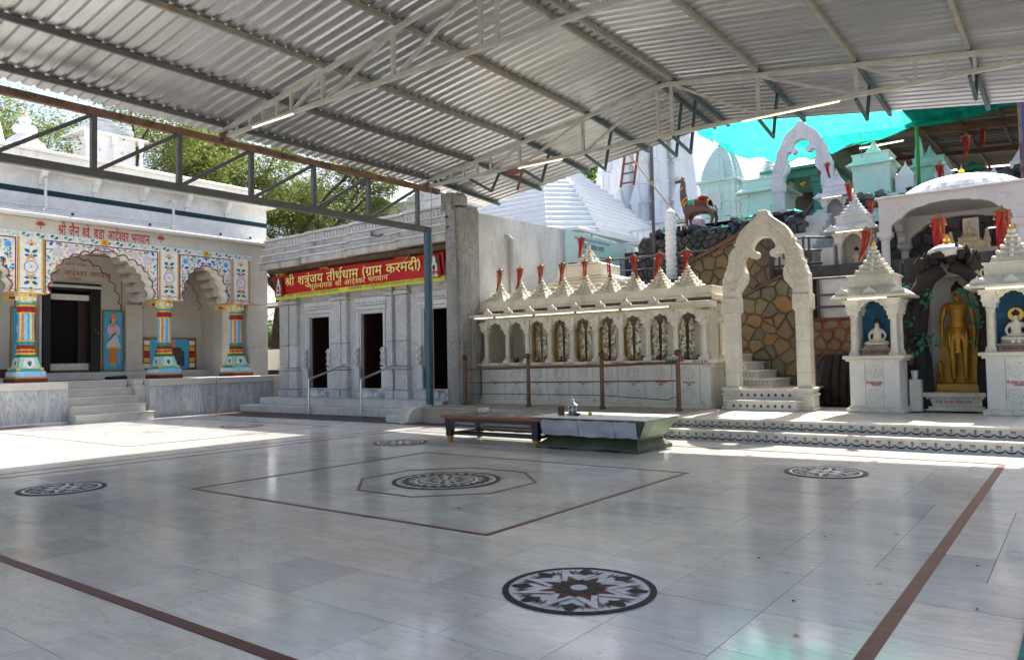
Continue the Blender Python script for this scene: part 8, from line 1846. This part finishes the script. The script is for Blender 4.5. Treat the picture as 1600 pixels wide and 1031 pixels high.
q.box((-1.2, 18.6, 4.8), (-.1, 19, 5.0)); q.prism([(-1.7, 4.3), (-.55, 5.85), (-.35, 5.85), (-.35, 4.3)], 'y', 17.9, 18.1); part('stair_cheek', q, pc)
q = MB('rail_grey'); q.tube([(-1.6, 17.7, 4.9), (-.4, 17.7, 6.3)], .03); part('stair_rail', q, pc)
# stairs seen through the gate arch, higher up
hs = wthing('hill_stairs', 'flight of pale blue-grey steps climbing the hill, seen through the top of the gate arch', 'stairs', (-.4, 14, 3.4))
for k in range(9): q = MB('marble_cool'); q.box((-1.15, 13.0+.25*k, 3.3), (.15, 15.4, 3.45+.17*k)); part('step', q, hs, .01)
# ================================================================ turquoise shade net
nt2 = wthing('shade_net', 'turquoise shade net sagging between the canopy and the hill shrines', 'shade net', (.5, 15, 7.5))
m = MB('net_teal'); m.smooth = True; nu, nv = 90, 60; vs = []; fs = []
farp = [(-4.54, 18.3, 9.21), (-3.72, 18.5, 8.49), (-2.63, 18.5, 7.86), (-1.69, 18.5, 7.61), (-.8, 18.2, 7.52), (.21, 17.6, 7.52), (1.23, 17.0, 7.52), (2.62, 16.5, 7.58), (4.2, 16.0, 7.5)]
def fa(t): f = t*(len(farp)-1); i = min(int(f), len(farp)-2); g_ = f-i; return Vector(farp[i]).lerp(Vector(farp[i+1]), g_)
for j in range(nv+1):
    v = j/nv
    for i in range(nu+1):
        u = i/nu; xx_ = -3.8+9.0*u; a = Vector((xx_, 15.55, 9.3-.268*(xx_+3.8) if xx_ < -.3 else (8.36-.21*(xx_+.3) if xx_ < 2.2 else 7.83-.14*(xx_-2.2)))); p = a.lerp(fa(u), v)
        sag = .25*sin(pi*v)*sin(pi*u); fold = .07*sin(u*34+v*7+sin(v*5)*2)*(.3+v)+.06*sin(v*22+u*11+2*sin(u*6))+.05*noise.noise(Vector((u*14, v*6, 1)))
        vs.append((p.x, p.y, p.z-sag*.5+fold))
for j in range(nv):
    for i in range(nu): a = j*(nu+1)+i; fs.append((a, a+1, a+nu+2, a+nu+1))
m.add(vs, fs); part('net_cloth', m, nt2); m = MB('wire'); 
m.tube([tuple(fa(k/30)-Vector((0, 0, .0))) for k in range(31)], .015, 5); part('edge_rope', m, nt2)
m = MB('wire'); m.tube([(1.1, 16.4, 7.6), (1.1, 16.4, 6.9), (1.14, 16.4, 6.9)], .01, 5); part('hanging_hook', m, nt2)
# ================================================================ second tin roof at the back right
c2 = wthing('rear_canopy', 'rusty corrugated tin roof over the hill shrines at the back right', 'canopy', (4.5, 20, 5))
def zc2(x, y): return 7.85+.05*(y-17)+.07*(3.7-x)
for k in range(12):
    m = MB('zinc_old'); vs = []; fs = []; y0 = 15.6+1.0*k; xa_ = 2.2 if y0 < 18.5 else -1.5; prof = []
    for q in range(4): prof += [(y0+.25*q, 0), (y0+.25*q+.09, 0), (y0+.25*q+.12, .05), (y0+.25*q+.19, .05)]
    prof.append((y0+1.02, 0))
    for xx in (xa_, 9.6):
        for yy, z in prof: vs.append((xx, yy, z+zc2(xx, yy)+.05+.004*(k % 3)))
    L = len(prof)
    for i in range(L-1): fs.append((i, i+1, L+i+1, L+i))
    m.add(vs, fs); part('roof_sheet', m, c2)
for x in (-.3, .9, 2.3, 3.3, 4.3, 5.4, 6.6, 7.8, 9.2):
    ya_ = 15.7 if x > 2.2 else 18.6; m = MB('rust_board'); m.bar((x, ya_, zc2(x, ya_)-.02), (x, 27.5, zc2(x, 27.5)-.02), .06, .09); part('purlin', m, c2)
for y in (18.7, 22.9, 27.3): m = MB('rust_board'); m.bar((-.45, y, zc2(-.45, y)-.14), (9.5, y, zc2(9.5, y)-.14), .09, .14); part('rafter', m, c2)
for x, y, mt in ((2.33, 17.6, 'green_post'), (5.02, 13.9, 'purple_post'), (4.95, 14.2, 'steel_rust'), (1.2, 26, 'steel_rust'), (8.5, 26, 'steel_rust')):
    m = MB(mt); m.tube([(x, y, 3), (x, y, zc2(x, y)-.05)], .05, 8); part('post', m, c2)
for y in (26.9,):
    m = MB('steel_rust'); m.bar((1, y, 7.55), (9.5, y, 7.35), .06); [m.bar((1+.7*k, y, 7.5), (1+.7*k, y, 7.75), .04) for k in range(12)]; part('end_truss', m, c2)
tl = thing('tube_light', 'glowing tube light under the second tin roof above the pale mint shrine', 'tube light', (.85, 17.4, 7.40), 0, 'tube lights'); m = MB('tube_glow'); m.tube([(0, 0, 0), (1.15, 0, .02)], .02, 8); part('tube', m, tl); m = MB('p_offwhite'); m.box((-.02, .01, .01), (1.17, .05, .05)); part('tube_holder', m, tl)

# ================================================================ trees
def tree(name, label, base, h, crown, seed, leafm, nleaf, leaf=.16, flat=.35, group=None, nclump=60, trunk_r=.26):
    """tapered trunk with forking limbs; the crown is thousands of leaf-sized faces in ragged tiers round the limb ends"""
    rr = random.Random(seed); t = thing(name, label, 'tree', base, 0, group); tr = MB('bark_brown'); tr.smooth = True; ends = []
    H0 = h*.38; tr.tube([(0, 0, -.3), (.05*h*.3, 0, H0*.5), (.02*h, .02*h, H0)], trunk_r, 8, r1=trunk_r*.7)
    for k in range(7):
        a = 2*pi*k/7+rr.uniform(-.3, .3); L = crown*rr.uniform(.45, .75); z1 = h*rr.uniform(.6, .85); p0 = Vector((.02*h, .02*h, H0*rr.uniform(.75, 1))); p1 = Vector((L*cos(a)*.5, L*sin(a)*.5, (H0+z1)/2+.4)); p2 = Vector((L*cos(a), L*sin(a), z1))
        tr.tube([p0, p1, p2], trunk_r*.5, 7, r1=trunk_r*.2)
        for j in range(4):
            b = a+rr.uniform(-.9, .9); f = rr.uniform(.4, 1); q0 = p1.lerp(p2, f); q1 = q0+Vector((cos(b)*crown*.25, sin(b)*crown*.25, rr.uniform(.0, .16)*h)); q2 = q1+Vector((cos(b+.4)*crown*.16, sin(b+.4)*crown*.16, rr.uniform(-.02, .08)*h))
            tr.tube([q0, q1, q2], trunk_r*.18, 5, r1=trunk_r*.05); ends += [q1, q2]
    part('trunk', tr, t)
    lf = MB(leafm); cl = []
    while len(cl) < nclump:
        e = rr.choice(ends) if rr.random() < .75 else Vector((rr.gauss(0, crown*.45), rr.gauss(0, crown*.45), h*rr.uniform(.5, 1.0)))
        c = e+Vector((rr.gauss(0, crown*.13), rr.gauss(0, crown*.13), rr.gauss(0, h*.05)))
        if (c.x**2+c.y**2)**.5 < crown*1.05 and c.z < h*1.02: cl.append((c, crown*rr.uniform(.10, .22)))
    vs = lf.v; fs = lf.f; mi = lf.mi; sm = lf.sm
    for i in range(nleaf):
        c, r = cl[i % len(cl)]; a = rr.uniform(0, 6.283); d = r*sqrt(rr.random()); p = c+Vector((d*cos(a), d*sin(a), rr.gauss(0, r*flat)))
        u = Vector((rr.gauss(0, 1), rr.gauss(0, 1), rr.gauss(0, .4))).normalized(); v = u.cross(Vector((rr.gauss(0, .3), rr.gauss(0, .3), 1))).normalized(); s1 = leaf*rr.uniform(.6, 1.3); o = len(vs)
        vs += [tuple(p-u*s1), tuple(p+v*s1*.45), tuple(p+u*s1), tuple(p-v*s1*.45)]; fs.append((o, o+1, o+2, o+3)); mi.append(0); sm.append(False)
    me = lf.mesh('crown', False); o = link('crown', me, t); return t
G_ = 'feathery trees beyond the temples'
tree('acacia_tree', 'feathery green acacia tree rising behind the painted temple, at the left', (-27, 9.0, 0), 12.2, 5.6, 1, 'leaf_acacia', 75000, .075, group=G_, nclump=150)
tree('acacia_tree', 'tall feathery acacia with dark limbs showing above the gap between the two temples', (-27, 17.0, 0), 14.0, 6.2, 2, 'leaf_acacia', 95000, .085, group=G_, nclump=150, trunk_r=.30)
tree('acacia_tree', 'olive green acacia crown hanging over the left of the marble hall roof', (-29.5, 20.5, 0), 12.0, 4.4, 3, 'leaf_acacia', 50000, .075, group=G_, nclump=110)
tree('acacia_tree', 'farther pale acacia seen low through the opening of the painted temple', (-36, 14, 0), 9.5, 6, 4, 'leaf_acacia', 12000, .2, group=G_, nclump=80)
tree('leafy_tree', 'bright lime green tree just left of the big white tower', (-17.2, 31, 4), 9.3, 3.4, 5, 'leaf_bright', 12000, .17, .6, nclump=90)
tree('leafy_tree', 'low green bushy tree beyond the low wall in the gap', (-30, 19.5, -1), 4.6, 3.0, 6, 'leaf_bright', 5000, .15, .6, nclump=50)
tree('leafy_tree', 'bright bush seen behind the right painted column of the temple', (-34, 11.5, -1), 4.6, 3.0, 7, 'leaf_bright', 4000, .15, .6, nclump=50)
